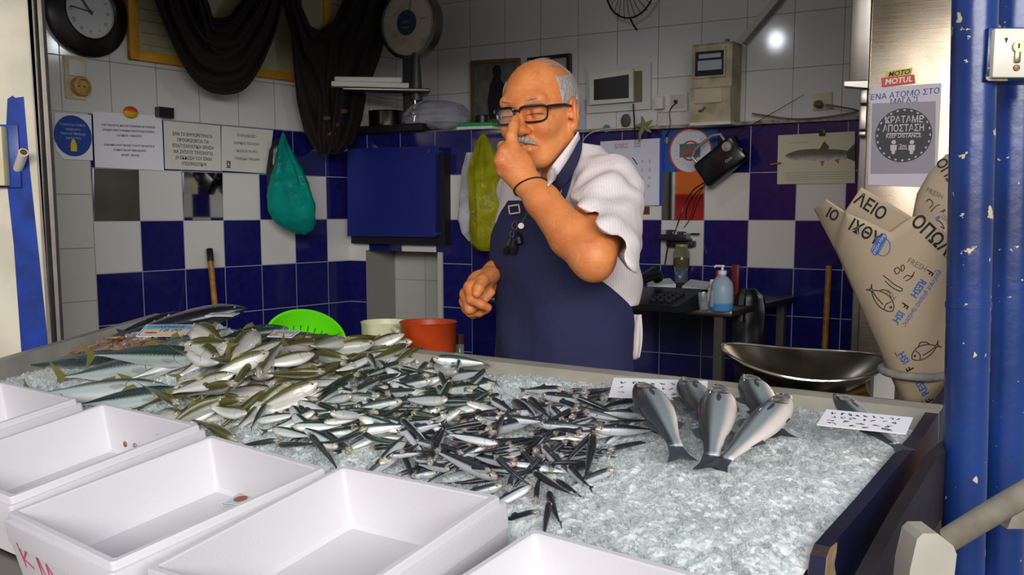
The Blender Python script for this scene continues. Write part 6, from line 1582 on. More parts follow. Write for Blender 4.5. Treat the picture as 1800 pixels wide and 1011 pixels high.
for j in range(nz+1):
    z = zbot+(ztop-zbot)*j/nz; p0, p1 = halfang(z)
    for i in range(na+1):
        ph = p0+(p1-p0)*i/na
        zz = max(z, tz[0]+.002)
        p = march(zz, ph, .009); d = fb*math.cos(ph)+lb*math.sin(ph)
        fold = .004*math.sin(ph*7+z*9)*min(1, max(0, (zw+.08-z)/.12)) + .0025*math.sin(z*30+ph*5)
        if z < tz[0]: p = p + d*(tz[0]-z)*.06
        p = V(p[0], p[1], z)+d*(fold+.002)
        ap[j, i] = p; apn[j, i] = d
vs = list((ap+apn*.0015).reshape(-1, 3))+list((ap-apn*.0015).reshape(-1, 3)); K = (nz+1)*(na+1); fs = []
g = lambda j, i: j*(na+1)+i
for j in range(nz):
    for i in range(na):
        a, b, c, d = g(j, i), g(j, i+1), g(j+1, i+1), g(j+1, i)
        fs += [(a, b, c, d), (K+d, K+c, K+b, K+a)]
for i in range(na): fs += [(g(0, i+1), g(0, i), K+g(0, i), K+g(0, i+1)), (g(nz, i), g(nz, i+1), K+g(nz, i+1), K+g(nz, i))]
for j in range(nz): fs += [(g(j, 0), g(j+1, 0), K+g(j+1, 0), K+g(j, 0)), (g(j+1, na), g(j, na), K+g(j, na), K+g(j+1, na))]
mb.add(vs, fs); apron = dress_mb('apron', mb, navy, 'navy bib apron')
def ribbon(pts, w, th=.0016, lift=.006, f=shirt_f):
    """flat band through pixel positions, laid on the cloth"""
    P = []
    for a, b in zip(pts[:-1], pts[1:]):
        n = max(2, int(math.hypot(b[0]-a[0], b[1]-a[1])/7))
        P += [(a[0]+(b[0]-a[0])*i/n, a[1]+(b[1]-a[1])*i/n) for i in range(n)]
    P.append(pts[-1]); Q = np.array([hit(x, y, lift, f) for x, y in P])
    for _ in range(4): Q[1:-1] = (Q[:-2]+Q[1:-1]*2+Q[2:])/4
    vs = []; fs = []
    for i, p in enumerate(Q):
        t = nrm(Q[min(i+1, len(Q)-1)]-Q[max(i-1, 0)]); e = .006
        gx = np.array([p+V(e,0,0), p-V(e,0,0), p+V(0,e,0), p-V(0,e,0), p+V(0,0,e), p-V(0,0,e)]); s = f(gx)
        n = nrm(V(s[0]-s[1], s[2]-s[3], s[4]-s[5])+1e-9); n = nrm(n - t*(n@t)); b = np.cross(t, n)
        vs += [p+b*w/2+n*th, p-b*w/2+n*th, p-b*w/2-n*th, p+b*w/2-n*th]
    for i in range(len(Q)-1):
        for k in range(4): fs.append((i*4+k, i*4+(k+1) % 4, i*4+4+(k+1) % 4, i*4+4+k))
    fs += [(3, 2, 1, 0), tuple(len(vs)-4+k for k in range(4))]
    return vs, fs
def neck_s(P): return np.minimum(shirt_f(P), sd_cap(P, H(0, -.026, -.066), NK, .060, .068))
mb = MB()
ua, la = [np.stack([np.interp(np.linspace(0, len(L)-1, 44), np.arange(len(L)), np.array(L, float)[:, k]) for k in (0, 1)], 1) for L in
          ([(1012, 244), (1007, 258), (1000, 275), (990, 294), (978, 312), (963, 328), (940, 345), (914, 362), (896, 384)], [(1024, 250), (1023, 266), (1016, 288), (1005, 310), (991, 329), (973, 345), (950, 362), (926, 378), (908, 396)])]
A_ = np.array([hit(x, y, .013, neck_s) for x, y in ua]); B_ = np.array([hit(x, y, .010, neck_s) for x, y in la])
for _ in range(8):
    for Q in (A_, B_): Q[1:-1] = (Q[:-2]+2*Q[1:-1]+Q[2:])/4
mb.add(np.vstack([A_, B_, B_+V(0, .003, 0), A_+V(0, .003, 0)]), [(a*44+i, a*44+i+1, ((a+1) % 4)*44+i+1, ((a+1) % 4)*44+i) for a in range(4) for i in range(43)]+[(0, 44, 88, 132), (175, 131, 87, 43)])
mb.add(*ribbon([(1006, 294), (999, 318), (990, 345), (978, 380), (966, 420)], .015, lift=.008)); dress_mb('neck_strap', mb, navy, 'navy apron strap')
# collar
def neck_f(P): return np.minimum(body_f(P), shirt_f(P))
up_ = [(1016, 232), (1012, 238), (1003, 250), (992, 264), (980, 279), (969, 293), (961, 305)]
lo_ = [(1019, 244), (1014, 255), (1005, 272), (995, 290), (984, 306), (973, 319), (963, 327)]
mb = MB()
def smooth_pts(L, n=40):
    L = np.array(L, float); t = np.linspace(0, len(L)-1, n); return np.stack([np.interp(t, np.arange(len(L)), L[:, k]) for k in (0, 1)], 1)
ua, la = smooth_pts(up_), smooth_pts(lo_)
A_ = np.array([hit(x, y, .007, neck_f) for x, y in ua]); B_ = np.array([hit(x, y, .006, neck_f) for x, y in la])
for _ in range(6):
    for Q in (A_, B_): Q[1:-1] = (Q[:-2]+2*Q[1:-1]+Q[2:])/4
rows = [A_*(1-t)+B_*t+np.array([0, -1, 0])*.007*4*t*(1-t) for t in (0, .25, .5, .75, 1)]
mb.add(np.vstack(rows), [(j*40+i, j*40+i+1, (j+1)*40+i+1, (j+1)*40+i) for j in range(4) for i in range(39)])
o = dress_mb('collar', mb, cloth, 'open shirt collar'); sm = o.modifiers.new('thick', 'SOLIDIFY'); sm.thickness = .0025; sm.offset = 0
# shirt tail hanging behind the apron
mb = MB()
def tail(u, v):
    x = 1103+u*(26-6*v)+4*math.sin(u*6+v*3); y = 553+v*(76+14*u-16*u*u)
    p = W(x, y, 2.22+.03*u+.012*math.sin(u*9+v*2)); return tuple(p)
mb.grid(tail, 14, 14); o = dress_mb('shirt_tail', mb, cloth, 'loose white shirt tail'); sm = o.modifiers.new('thick', 'SOLIDIFY'); sm.thickness = .003
# trousers and shoes
trou = M('dark trousers', '1c1c26', .9); shoe_m = M('black shoes', '111111', .5)
for s_ in (-1, 1):
    mb = MB(); hip = V(cx_, YT, .98)+lb*.085*s_; knee = V(cx_, YT, .50)+lb*.10*s_+fb*.01; ank = V(cx_, YT, .05)+lb*.11*s_
    mb.tube([hip, knee, ank], [.095, .074, .062], 20)
    if s_ == 1: mb.tube([V(cx_, YT, 1.04), V(cx_, YT, .96), V(cx_, YT, .88)], [.135, .14, .10], 24); 
    dress_mb('trouser_leg', mb, trou)
    mb = MB(); mb.ball((0, 0, 0), (.052, .145, .045), 10, m_axis(ank+fb*.075-V(0, 0, .012), np.cross(fb, V(0, 0, 1)))); dress_mb('shoe', mb, shoe_m)
# ---- hair, moustache, eyebrows
hair = SDF()
head_ell(hair, (0, -.017, .008), (.0820, .1005, .0935))
def hair_f(P):
    q = (P-HC)@HA.T
    d = hair(P)
    l, f, u = q[:, 0], q[:, 1], q[:, 2]
    front = f-.030-.20*np.clip(u-.03, 0, .1)*-1+.0*l              # stays behind the temples
    top = u-.058-.45*np.clip(-f-.03, 0, .1)                       # bald crown
    low = -u-.075+.35*np.clip(f, -.1, .1)
    d = np.maximum(d, np.maximum(front, np.maximum(top, low)))
    d = smax(d, -(sd_ell(P, H(.083, -.010, -.024), V(.02, .027, .036), HA)), .004)
    n = .0012*np.sin(l*310+u*90+9*np.sin(f*60))*np.sin(f*240+u*170+7*np.sin(l*50))
    return d+n
hv, hfc = surface_nets(hair_f, HC-.14, HC+.14, .0026)
hairm = Mat('grey hair', '8d8680', .6); _hn = hairm.noise(330, 3, dist=.6); hairm.set('Base Color', hairm.mix(hairm.step(_hn, .3, .7), '7d7670', '9b948c')); hairm.bump(_hn, .25, .0012); hairm = hairm.m
dress('hair', hv, hfc, hairm, 'short grey hair around a bald crown')
mb = MB()
r_ = np.random.default_rng(4)
for i in range(90):                                              # thin strands over the crown
    l0, f0 = r_.uniform(-.05, .05), r_.uniform(-.09, .035)
    def sk(l, f): 
        k = 1-(l/.0785)**2-((f+.016)/.097)**2; return H(l, f, .008+.0912*math.sqrt(max(k, .02)))
    pts = [sk(l0, f0)]; 
    for k in range(1, 5): pts.append(sk(l0+.004*k*(1 if l0 > 0 else -1), f0-.007*k)+hu*.0016*k*(.9 if i % 7 == 0 else .4))
    mb.tube(pts, [.00045, .0004, .0004, .0003, .0002], 4)
dress_mb('hair_strands', mb, hairm)
mus = SDF()
for s_ in (-1, 1):
    head_cap(mus, (s_*.003, .1045, -.0655), (s_*.018, .101, -.0690), .0065, .0062, .004); head_cap(mus, (s_*.018, .101, -.0690), (s_*.032, .0895, -.0775), .0062, .0032, .004)
def mus_f(P):
    q = (P-HC)@HA.T; return mus(P)+.0012*np.sin(q[:, 0]*900+q[:, 2]*500)*np.sin(q[:, 2]*700+q[:, 1]*300)
mv, mf = surface_nets(mus_f, H(0, .1, -.07)-.06, H(0, .1, -.07)+.06, .0013); dress('moustache', mv, mf, hairm, 'grey moustache')
eb = SDF()
for s_ in (-1, 1): head_cap(eb, (s_*.016, .0905, .011), (s_*.034, .0885, .0155), .0032, .003, .003); head_cap(eb, (s_*.034, .0885, .0155), (s_*.052, .074, .0105), .003, .0018, .003)
brow_m = M('grey brows', 'a07456', .8)
for s_ in (-1, 1):
    e_ = SDF(); e_.p = eb.p[:2] if s_ < 0 else eb.p[2:]
    ev, ef = surface_nets(e_, H(s_*.034, .088, .01)-.04, H(s_*.034, .088, .01)+.04, .0014); dress('eyebrow', ev, ef, brow_m)
# ---- glasses
gl_m = M('black glasses frame', '14110f', .25); glass = Mat('clear lens', (1, 1, 1), .02, IOR=1.2, Transmission_Weight=1.0, Specular_IOR_Level=.3).m
g_root = None
mb = MB(); lensb = MB()
def lens_pt(s_, a, k=1.0):
    ca, sa = math.cos(a), math.sin(a); e = .55
    x = .0265*k*math.copysign(abs(ca)**e, ca); z = .0165*k*math.copysign(abs(sa)**e, sa)*(1 if sa > 0 else 1.0)
    x *= 1+.07*(z/.0165); l = s_*(.0335+x); return H(l, .1015-1.9*(abs(l)-.0)**2*3.2, -.0165+z)
for s_ in (-1, 1):
    mb.tube([lens_pt(s_, 2*math.pi*i/40) for i in range(40)], [.0021+.0011*(math.sin(2*math.pi*i/40) > .5) for i in range(40)], 6, closed=True)
    ring = [lens_pt(s_, 2*math.pi*i/40, .98) for i in range(40)]
    lensb.add(ring+[p-hf*.0012 for p in ring], [tuple(range(40)), tuple(range(79, 39, -1))]+[(i, (i+1) % 40, 40+(i+1) % 40, 40+i) for i in range(40)])
mb.tube([H(-.0085, .1030, -.008), H(0, .1060, -.0065), H(.0085, .1030, -.008)], .0024, 8)
gr = dress_mb('glasses', mb, gl_m, 'black rectangular glasses')
dress_mb('lens', lensb, glass, parent=gr)
for s_ in (-1, 1):
    mb = MB(); Pt = [H(s_*.0625, .0800, -.005), H(s_*.0700, .070, -.004), H(s_*.0775, .03, -.003), H(s_*.0800, -.008, -.008), H(s_*.0790, -.026, -.024)]
    mb.tube(Pt, [.0042, .0040, .0032, .0026, .002], 6); dress_mb('temple', mb, M('brown temple', '2c1410', .3), parent=gr)
lidm = M('lash line', '3a1a0c', .7)
for s_ in (-1, 1):
    mb = MB(); Pl = []
    for i in range(13):
        t_ = i/12; l_ = s_*(.017+.034*t_); u_ = -.0180+.0012*math.sin(math.pi*t_)-.0006*t_; fr_ = np.linspace(.12, .04, 160); Pp = np.array([H(l_, f_, u_) for f_ in fr_]); k_ = np.argmax(head(Pp) < .0006); Pl.append(Pp[k_])
    mb.tube(Pl, [.0003]+[.0009]*11+[.0003], 5); dress_mb('eyelid_line', mb, lidm)
# ---- bracelet, buckle, keys, lanyard
bd = nrm(ELL-WRL); bc = WRL+(ELL-WRL)*.06
ba = nrm(np.cross(bd, V(0, 1, 0))); bb = np.cross(bd, ba)
def onarm(c, d):
    ts = np.linspace(.015, .07, 120); P = c+ts[:, None]*d; s = body_f(P); return P[np.argmax(s > .0012)]
mb = MB(); mb.tube([onarm(bc+bd*(.012*math.cos(2*math.pi*i/36)), ba*math.cos(2*math.pi*i/36)+bb*math.sin(2*math.pi*i/36)) for i in range(36)], .0018, 6, closed=True)
dress_mb('bracelet', mb, M('dark cord', '23100e', .6), 'thin dark cord bracelet')
def body_cloth(P): return np.minimum(shirt_f(P), torso(P, .014, tz[0]-.5))
metal = M('bright metal', 'b9b3a6', .25, 1.0)
mb = MB(); p = hit(905, 368, .010, body_cloth); m_ = m_axis(p, V(1, -.25, .15), (0, 0, 1))
for a_ in ((-.013, .013, .007, .010), (-.013, .013, -.010, -.007), (-.013, -.010, -.010, .010), (.010, .013, -.010, .010)): mb.box(a_[0], a_[1], -.006, -.002, a_[2], a_[3], m_)
dress_mb('strap_buckle', mb, metal, 'square metal strap buckle')
mb = MB(); mb.tube([hit(x, y, .010, body_cloth) for x, y in ((928, 372), (922, 384), (917, 393))], .0011, 5); q = hit(916, 397, .012, body_cloth); mb.lathe([(0, -.002), (.0065, -.002), (.0065, .002), (0, .002)], 16, m_axis(q, V(1, 0, 0), V(0, 1, 0)))
dress_mb('badge_cord', mb, metal, 'silver cord with a small round badge')
mb = MB()
for x, y, r_ in ((905, 397, .006), (900, 412, .0045)): 
    q = hit(x, y, .013, body_cloth); mb.tube([q+V(r_*math.cos(2*math.pi*i/14), -.002, 1.5*r_*math.sin(2*math.pi*i/14)) for i in range(14)], .0012, 5, closed=True)
dress_mb('key_ring', mb, metal)
mb = MB()
for x, y, dx, dy in ((898, 420, -7, 22), (905, 422, -3, 24), (893, 425, -5, 20), (910, 410, 4, 18)):
    a_, b_ = hit(x, y, .016, body_cloth), hit(x+dx, y+dy, .016, body_cloth); mb.tube([a_, (a_+b_)/2+V(0, -.004, 0), b_], [.006, .009, .007], 8)
dress_mb('key_holder', mb, M('black leather', '0d0d12', .4), 'bunch of black key cases')
# ================================================================== behind the rail: colander, jugs, shelf
t = thing('back_shelf', 'steel shelf behind the counter carrying the jugs and the colander', 'shelf', frame(cpt(-.62, -.05), UC, -VC, UPV)); o0 = cpt(-.62, -.05)
mb = MB(); mb.box(-.60, .34, .0, .36, -.175, -.15, b=.004); mb.build('top', steel2, t)
for x in (-.57, .31):
    for y in (.02, .32): mb = MB(); mb.box(x-.015, x+.015, y, y+.03, -o0[2], -.175); mb.build('leg', alu, t, smooth=False)
zs = o0[2]-.15
def shelf_px(x, Y): q = at_y(x, 600, Y); return V(q[0], Y, zs)
gm = Mat('bright green plastic colander', '5fd414', .35, Subsurface_Weight=.1).m
pc = at_y(524, 600, 2.74); tilt = R(-38)
t = thing('colander', 'bright green plastic colander tilted behind the heap of fish', 'colander', Matrix.Translation(Vector((pc[0], pc[1]+.03, zs+.050))) @ Matrix.Rotation(R(20), 4, 'Y') @ Matrix.Rotation(-tilt, 4, 'X'))
rc_ = .105; mb = MB(); mb.lathe([(0, 0), (rc_*.55, .002), (rc_*.80, .025), (rc_*.93, .07), (rc_, .105), (rc_*1.05, .108), (rc_*1.05, .112), (rc_*.985, .112), (rc_*.90, .072), (rc_*.77, .030), (rc_*.52, .008), (0, .006)], 56); mb.build('bowl', gm, t)
mb = MB()
for k in range(28):
    a = 2*math.pi*k/28; r1, r2 = rc_*.885, rc_*.835; mb.tube([(r1*math.cos(a), r1*math.sin(a), .064), (r2*math.cos(a), r2*math.sin(a), .046)], .0022, 5)
mb.build('slots', M('slot shade green', '16420a', .8), t)
def jug(name, label, x, Y, r, h, mat, hand, hx):
    t = thing(name, label, 'jug', m_up(shelf_px(x, Y)))
    mb = MB(); n = 40; prof = [(r*.86, 0), (r*.90, .004), (r*1.0, h-.004), (r*1.03, h), (r*1.0, h+.002), (r*.96, h-.003), (r*.87, .008), (0, .008)]
    vs = []; fs = []
    for rr, z in prof:
        for i in range(n):
            a = 2*math.pi*i/n; k = 1+(.20*math.exp(-((a-4.3)/.28)**2) if z > h*.8 else 0); vs.append((rr*k*math.cos(a), rr*k*math.sin(a), z))
    for q in range(len(prof)-1):
        for i in range(n): j = (i+1) % n; fs.append((q*n+i, q*n+j, (q+1)*n+j, (q+1)*n+i))
    fs.append(tuple(range(n-1, -1, -1))); mb.add(vs, fs); mb.build('body', mat, t)
    mb = MB(); a = hx; d = V(math.cos(a), math.sin(a), 0); mb.tube([d*r*.98+V(0, 0, h-.01), d*(r+.035)+V(0, 0, h-.014), d*(r+.040)+V(0, 0, h*.5), d*r*.95+V(0, 0, h*.25)], [.010, .011, .011, .009], 10); mb.build('handle', hand, t)
jm = Mat('pale jug plastic', 'cfcba8', .4, Subsurface_Weight=.15).vary(9, .08).m; rm_ = Mat('red jug plastic', 'b33d12', .4).vary(30, .1).m
h1 = at_y(680, 566, 2.72)[2]-zs; jug('pale_jug', 'pale cream plastic measuring jug behind the fish heap', 678, 2.72, .066, h1, jm, jm, -1.1)
h2 = at_y(752, 566, 2.56)[2]-zs; jug('red_jug', 'brick red plastic jug beside the pale jug', 753, 2.56, .0725, h2, rm_, rm_, 1.3)
t = thing('green_bottle', 'greyish green bottle half hidden behind the red jug', 'bottle', m_up(shelf_px(808, 2.66))); mb = MB(); mb.lathe([(0, 0), (.030, 0), (.032, .05), (.024, .08), (.012, .10), (.012, .125), (0, .126)], 20); mb.build('body', Mat('grey green glass', '6f8678', .2).m, t)
mb = MB(); mb.lathe([(0, .125), (.013, .125), (.013, .150), (0, .151)], 16); mb.build('cap', M('maroon cap', '4a1418', .5), t)
# ================================================================== right end: scale pan, paper cone
pan_m = Mat('weathered pan steel', '8d8577', .26, 1.0).vary(14, .2, '4f4638').m
YP = 1.90; pc = at_y(1412, 640, YP)
t = thing('scale_pan', 'large scoop-shaped steel weighing pan behind the rail', 'weighing pan', frame(pc, nrm(V(1, -.16, 0)), nrm(V(.16, 1, 0)), UPV) @ Matrix.Rotation(R(7), 4, 'X'))
px_m_ = YP/F*1.0; a_ = 142*px_m_; b_ = .135
def panpt(u, v, off=0):
    th = 2*math.pi*u; k = v; x = a_*k*math.cos(th); y = b_*k*math.sin(th)
    rim = .012+.010*math.cos(2*th)-.006*math.sin(th)-.008*math.cos(th)
    return (x, y, (rim+.060)*k**2.2-.060+off)
mb = MB(); mb.grid(lambda u, v: panpt(u, .02+.98*v), 64, 14, flip=False); mb.grid(lambda u, v: panpt(u, .02+1.0*v, -.0025), 64, 14, flip=True)
mb.build('pan', pan_m, t)
mb = MB(); mb.tube([panpt(i/64, 1.0, -.001) for i in range(64)], .0032, 8, closed=True); mb.build('rolled_rim', M('rim steel', 'b8b2a6', .2, 1.0), t)
mb = MB(); mb.box(-.09, .09, -.07, .07, -.105, -.060, b=.01); mb.build('cradle', M('cradle iron', '1d1916', .5), t)
mb = MB(); mb.tube([(.07, .0, -.062), (.118, -.02, -.040)], .011, 10); mb.build('lever', M('brass lever', '6b5a26', .4, .8), t)
mb = MB(); mb.box(-.05, .05, -.04, .04, -pc[2], -.105); mb.build('pedestal', M('pedestal iron', '2a2723', .6), t, smooth=False)
t = thing('splash_guard', 'white splash guard edge standing behind the weighing pan', 'panel', m_up(at_y(1556, 730, 2.15))); mb = MB(); mb.box(-.028, .018, 0, .02, -at_y(1556, 730, 2.15)[2], .13); mb.build('panel', whitep, t, smooth=False)
# paper cones: sheets curved in depth
kraft = Mat('wrapping paper', 'a6967c', .75).vary(4, .06).m; kblack = M('print black', '181512', .7); kblue = M('print blue', '2b57a6', .7); kline = M('print grey', '6d6258', .7)
YCn = 1.78
def cone_Y(x, y, k=0):
    """depth of the rolled paper at a picture position: nearest along the middle, falling back at the sides"""
    l = np.interp(y, [270, 372, 715, 780], [1395, 1431, 1592, 1622]); r = np.interp(y, [270, 372, 715, 780], [1800, 1770, 1665, 1640])
    c, w = (l+r)/2, (r-l)/2; s = min(max((x-c)/w, -1), 1)
    return YCn - (w/1000.0)*math.sqrt(max(1-s*s, 0))*.8 + k
t = thing('paper_cone', 'rolled bundle of printed wrapping paper standing in a grey ring', 'wrapping paper', m_up(at_y(1625, 730, YCn))); pco = np.array(t.matrix_world.translation)
def cone_pt(x, y, k): return at_y(x, y, cone_Y(x, y, k))-pco
def paper_sheet(name, top, bot, k, n=40, m=16, mat=kraft):
    ta_, ba_ = np.array(top, float), np.array(bot, float)
    def f(u, v):
        a = np.array([np.interp(u, np.linspace(0, 1, len(ta_)), ta_[:, q]) for q in (0, 1)]); b = np.array([np.interp(u, np.linspace(0, 1, len(ba_)), ba_[:, q]) for q in (0, 1)])
        p = a+(b-a)*v; return tuple(cone_pt(p[0], p[1], k))
    mb = MB(); mb.grid(f, n, m); o = mb.build(name, mat, t, angle=80); sm = o.modifiers.new('thick', 'SOLIDIFY'); sm.thickness = .0008; return o
paper_sheet('inner_sheet', [(1431, 367), (1453, 350), (1486, 372), (1512, 388)], [(1469, 440), (1480, 448), (1500, 455), (1530, 460)], .022)
paper_sheet('inner_sheet', [(1484, 374), (1514, 329), (1558, 354), (1602, 381), (1604, 384)], [(1500, 450), (1520, 455), (1550, 455), (1580, 450), (1600, 440)], .014)
paper_sheet('outer_sheet', [(1467, 434), (1476, 404), (1488, 374), (1524, 388), (1565, 409), (1586, 393), (1607, 379), (1640, 396), (1672, 414), (1712, 436)], [(1590, 716), (1596, 717), (1602, 718), (1608, 719), (1615, 720), (1622, 721), (1630, 722), (1640, 723), (1650, 723), (1662, 722)], .004)
t_c = t
def px_text(items, mat, name='lettering', k=.0025, par=None):
    """printing on the rolled paper; each item: text, centre, size (px), angle of the reading direction"""
    mb = MB()
    for body, cx, cy, size, ang, *o in items:
        o = dict(o[0]) if o else {}; d = V(math.cos(ang), math.sin(ang)); u = V(d[1], -d[0])      # picture axes, y down
        kk = o.pop('k', k)
        def w(v): x = cx+d[0]*v[0]+u[0]*v[2]; y = cy+d[1]*v[0]+u[1]*v[2]; return tuple(cone_pt(x, y, kk))
        text_mesh(body, size, mb, None, warp=w, **o)
    return mb.build(name, mat, par or t_c, smooth=False)
def px_lines(lines, w, mat, name, k=.0025):
    mb = MB()
    for ln in lines:
        vs = []
        for i, p in enumerate(ln):
            a = V(*ln[min(i+1, len(ln)-1)])-V(*ln[max(i-1, 0)]); a = a/(np.linalg.norm(a) or 1); n_ = V(-a[1], a[0])*w/2
            vs += [tuple(cone_pt(p[0]+n_[0], p[1]+n_[1], k)), tuple(cone_pt(p[0]-n_[0], p[1]-n_[1], k))]
        mb.add(vs, [(2*i, 2*i+1, 2*i+3, 2*i+2) for i in range(len(ln)-1)])
    return mb.build(name, mat, t_c, smooth=False)
bb_ = dict(bold=.022, sx=.85)
px_text([('ΙΟ', 1463, 378, 25, R(28), dict(bb_, k=.0185)), ('ΛΕΙΟ', 1530, 364, 31, R(33), dict(bb_, k=.0125)), ('ΙΧΘΥ', 1520, 409, 30, R(30), bb_), ('ΟΠΩΛΕΙΟ', 1654, 430, 34, R(44), bb_)], kblack)
dF = math.pi-R(56)
d_ = V(math.cos(dF), math.sin(dF))
def along(s, off=0): return (1632+d_[0]*s-d_[1]*off*-1*-1, 478+d_[1]*s+d_[0]*off*-1*-1)
px_text([('F', 1634, 479, 19, dF, bb_), ('F', 1590, 537, 19, dF, bb_)], kblack); px_text([('RESH', 1614, 507, 18, dF, bb_), ('ISH', 1579, 557, 18, dF, bb_)], kblue)
px_text([('FRESH', 1612, 466, 15, R(28), dict(sx=.9)), ('ISH', 1566, 520, 15, R(45), dict(sx=.9))], kline)
px_lines([[(1646, 475), (1577, 572)]], 1.2, kblack, 'printed_rule'); px_text([('φρέσκα ψάρια ημέρας', 1622, 524, 11, dF, dict(shear=.3))], kblue)
px_text([('F', 1635, 703, 19, R(240), bb_), ('F', 1600, 648, 19, R(240), bb_)], kblack); px_text([('RESH', 1620, 679, 18, R(240), bb_), ('ISH', 1589, 629, 18, R(240), bb_)], kblue)
px_lines([[(1573, 620), (1624, 712)]], 1.2, kblack, 'printed_rule')
def fish_lines(cx, cy, L, ang, flip=1):
    d = V(math.cos(ang), math.sin(ang)); n_ = V(-d[1], d[0])*flip
    g = lambda a, b: tuple(V(cx, cy)+d*a*L+n_*b*L)
    return [[g(*p) for p in curve(q)] for q in ([(.5, 0), (.40, -.15), (.15, -.24), (-.15, -.17), (-.36, -.03), (-.5, -.13)], [(.5, 0), (.40, .10), (.15, .18), (-.15, .13), (-.36, .03), (-.5, .11)], [(-.5, -.13), (-.42, 0), (-.5, .11)], [(.28, -.18), (.22, 0), (.28, .13)], [(.15, -.24), (.02, -.33), (-.14, -.25), (-.2, -.14)], [(.15, .06), (-.1, .05), (-.35, 0)])]+[[g(.38+.03*math.cos(a), -.04+.03*math.sin(a)) for a in np.linspace(0, 6.3, 9)]]
px_lines(fish_lines(1548, 526, 60, R(45)), 1.6, kblack, 'printed_fish'); px_lines(fish_lines(1628, 618, 56, R(152), -1), 1.6, kblack, 'printed_fish')
px_lines([curve([(1552, 484), (1560, 490), (1572, 500), (1586, 508), (1582, 512), (1568, 505), (1556, 494)]), curve([(1572, 474), (1578, 470), (1582, 476), (1576, 482), (1572, 474)]), curve([(1584, 468), (1588, 466), (1590, 472), (1585, 477), (1584, 468)]), curve([(1588, 490), (1594, 484), (1602, 486), (1608, 478)]), curve([(1592, 494), (1600, 490), (1606, 484)])], 1.5, kblack, 'printed_seafood')
mb_ = [curve([(1531, 440), (1548, 412), (1558, 418), (1541, 448), (1531, 440)])]
px_lines(mb_, 1.5, kblue, 'stamp_outline'); px_lines([[(1537, 445), (1553, 416)]], 10, kblue, 'stamp'); px_lines([[(1552+13*math.cos(a), 434+16*math.sin(a)) for a in np.linspace(0, 6.3, 24)]], 1.4, kblue, 'stamp_ring')
px_text([('FRESH FISH', 1545, 430, 7, R(-62), dict(k=.0015))], M('stamp print', 'c9c2b2', .7))
# ring that holds the bundle
mb = MB(); cr = at_y(1608, 652, YCn)-pco; rw = (at_y(1662, 652, YCn)-at_y(1552, 652, YCn))[0]/2
mb.tube([cr+V(rw*math.cos(2*math.pi*i/48), rw*math.sin(2*math.pi*i/48), .003*math.sin(2*math.pi*i/48)) for i in range(48)], .0075, 10, closed=True)
t = thing('ring_holder', 'grey foam-wrapped ring holding the paper bundle', 'ring', m_up(pco)); mb.build('ring', Mat('grey foam', '8a8880', .85).vary(60, .2).m, t)
mb = MB(); mb.tube([cr+V(rw, 0, 0), cr+V(rw+.05, .02, 0), cr+V(rw+.06, .02, -.10)], .005, 8); mb.build('bracket', alu, t)
# second bundle behind
t = thing('paper_cone', 'smaller bundle of printed paper partly hidden behind the blue pole', 'wrapping paper', m_up(at_y(1650, 420, YCn+.12))); pco2 = np.array(t.matrix_world.translation); pco_, YC_ = pco, YCn
pco = pco2; t_c = t
k2 = .10
_cy = cone_Y
def cone_Y(x, y, k=0): s = min(max((x-1680)/85, -1), 1); return YCn+.10-.06*math.sqrt(1-s*s)+k
paper_sheet('sheet', [(1604, 382), (1612, 340), (1632, 305), (1662, 272), (1720, 250)], [(1625, 700), (1632, 702), (1640, 704), (1648, 704), (1655, 700)], 0)
px_text([('ΟΠΩ', 1664, 302, 26, R(58), bb_)], kblack, k=-.0015); px_text([('FRESH', 1643, 340, 12, R(25)), ('ISH', 1662, 385, 12, R(50))], kline, k=-.0015); px_lines([curve([(1628, 355), (1634, 350), (1640, 358), (1634, 366)]), curve([(1636, 372), (1646, 362), (1652, 360)]), curve([(1646, 386), (1655, 392), (1660, 402), (1654, 398)])], 1.5, kblack, 'printed_seafood', k=-.0015); px_text([('F', 1657, 372, 13, R(60), bb_)], kblack, k=-.0015); px_text([('R', 1648, 384, 13, R(60), bb_)], kblue, k=-.0015)
# ---------------------------------------------------------------- on the refrigerator
t, loc = flat('F', [(1548, 128), (1603, 118), (1608, 146), (1550, 153)], 'oil_sticker', 'red and yellow brand sticker on the refrigerator door', 'sticker', None, off=.003, part=None)
def fpoly(pts, y0, y1, mat, name, par=t):
    mb = MB(); mb.prism([loc(*p) for p in pts], y0, y1); return mb.build(name, mat, par, smooth=False)
fpoly([(1558, 126), (1604, 119), (1601, 132), (1555, 138)], -.0008, 0, M('sticker yellow', 'b3a521', .5), 'yellow_strip'); fpoly([(1549, 137), (1607, 131), (1609, 146), (1550, 153)], -.0012, 0, M('sticker red', 'b8301f', .5), 'red_strip')
lines_on(t, [('MOTO', *loc(1580, 129), .019, dict(bold=.02, shear=.3, rot=R(6)))], ink, -.0013, 'black_lettering'); lines_on(t, [('MOTUL', *loc(1579, 142), .0215, dict(bold=.02, shear=.2, rot=R(5)))], M('sticker white', 'dcd2cc', .5), -.0018, 'white_lettering')
t, loc = flat('F', [(1531, 155), (1655, 146), (1646, 330), (1526, 325)], 'distance_notice', 'white notice with a dark round keep-distance sign on the refrigerator', 'notice', M('notice paper', 'bdb6bf', .6), off=.003)
fpoly([(1533, 182), (1645, 178), (1643, 305), (1530, 306)], -.0017, -.0012, M('printed grey', '8b8690', .6), 'grey_field', t)
dkm = M('sign dark', '2c292c', .6); lt = M('sign light', 'b5aeb2', .6)
cx, cz_ = loc(1588, 238); rr = (loc(1638, 238)[0]-loc(1538, 238)[0])/2
mb = MB(); mb.disc(rr, -.0022, 48, c=(cx, cz_)); mb.build('dark_disc', dkm, t, smooth=False)
mb = MB()
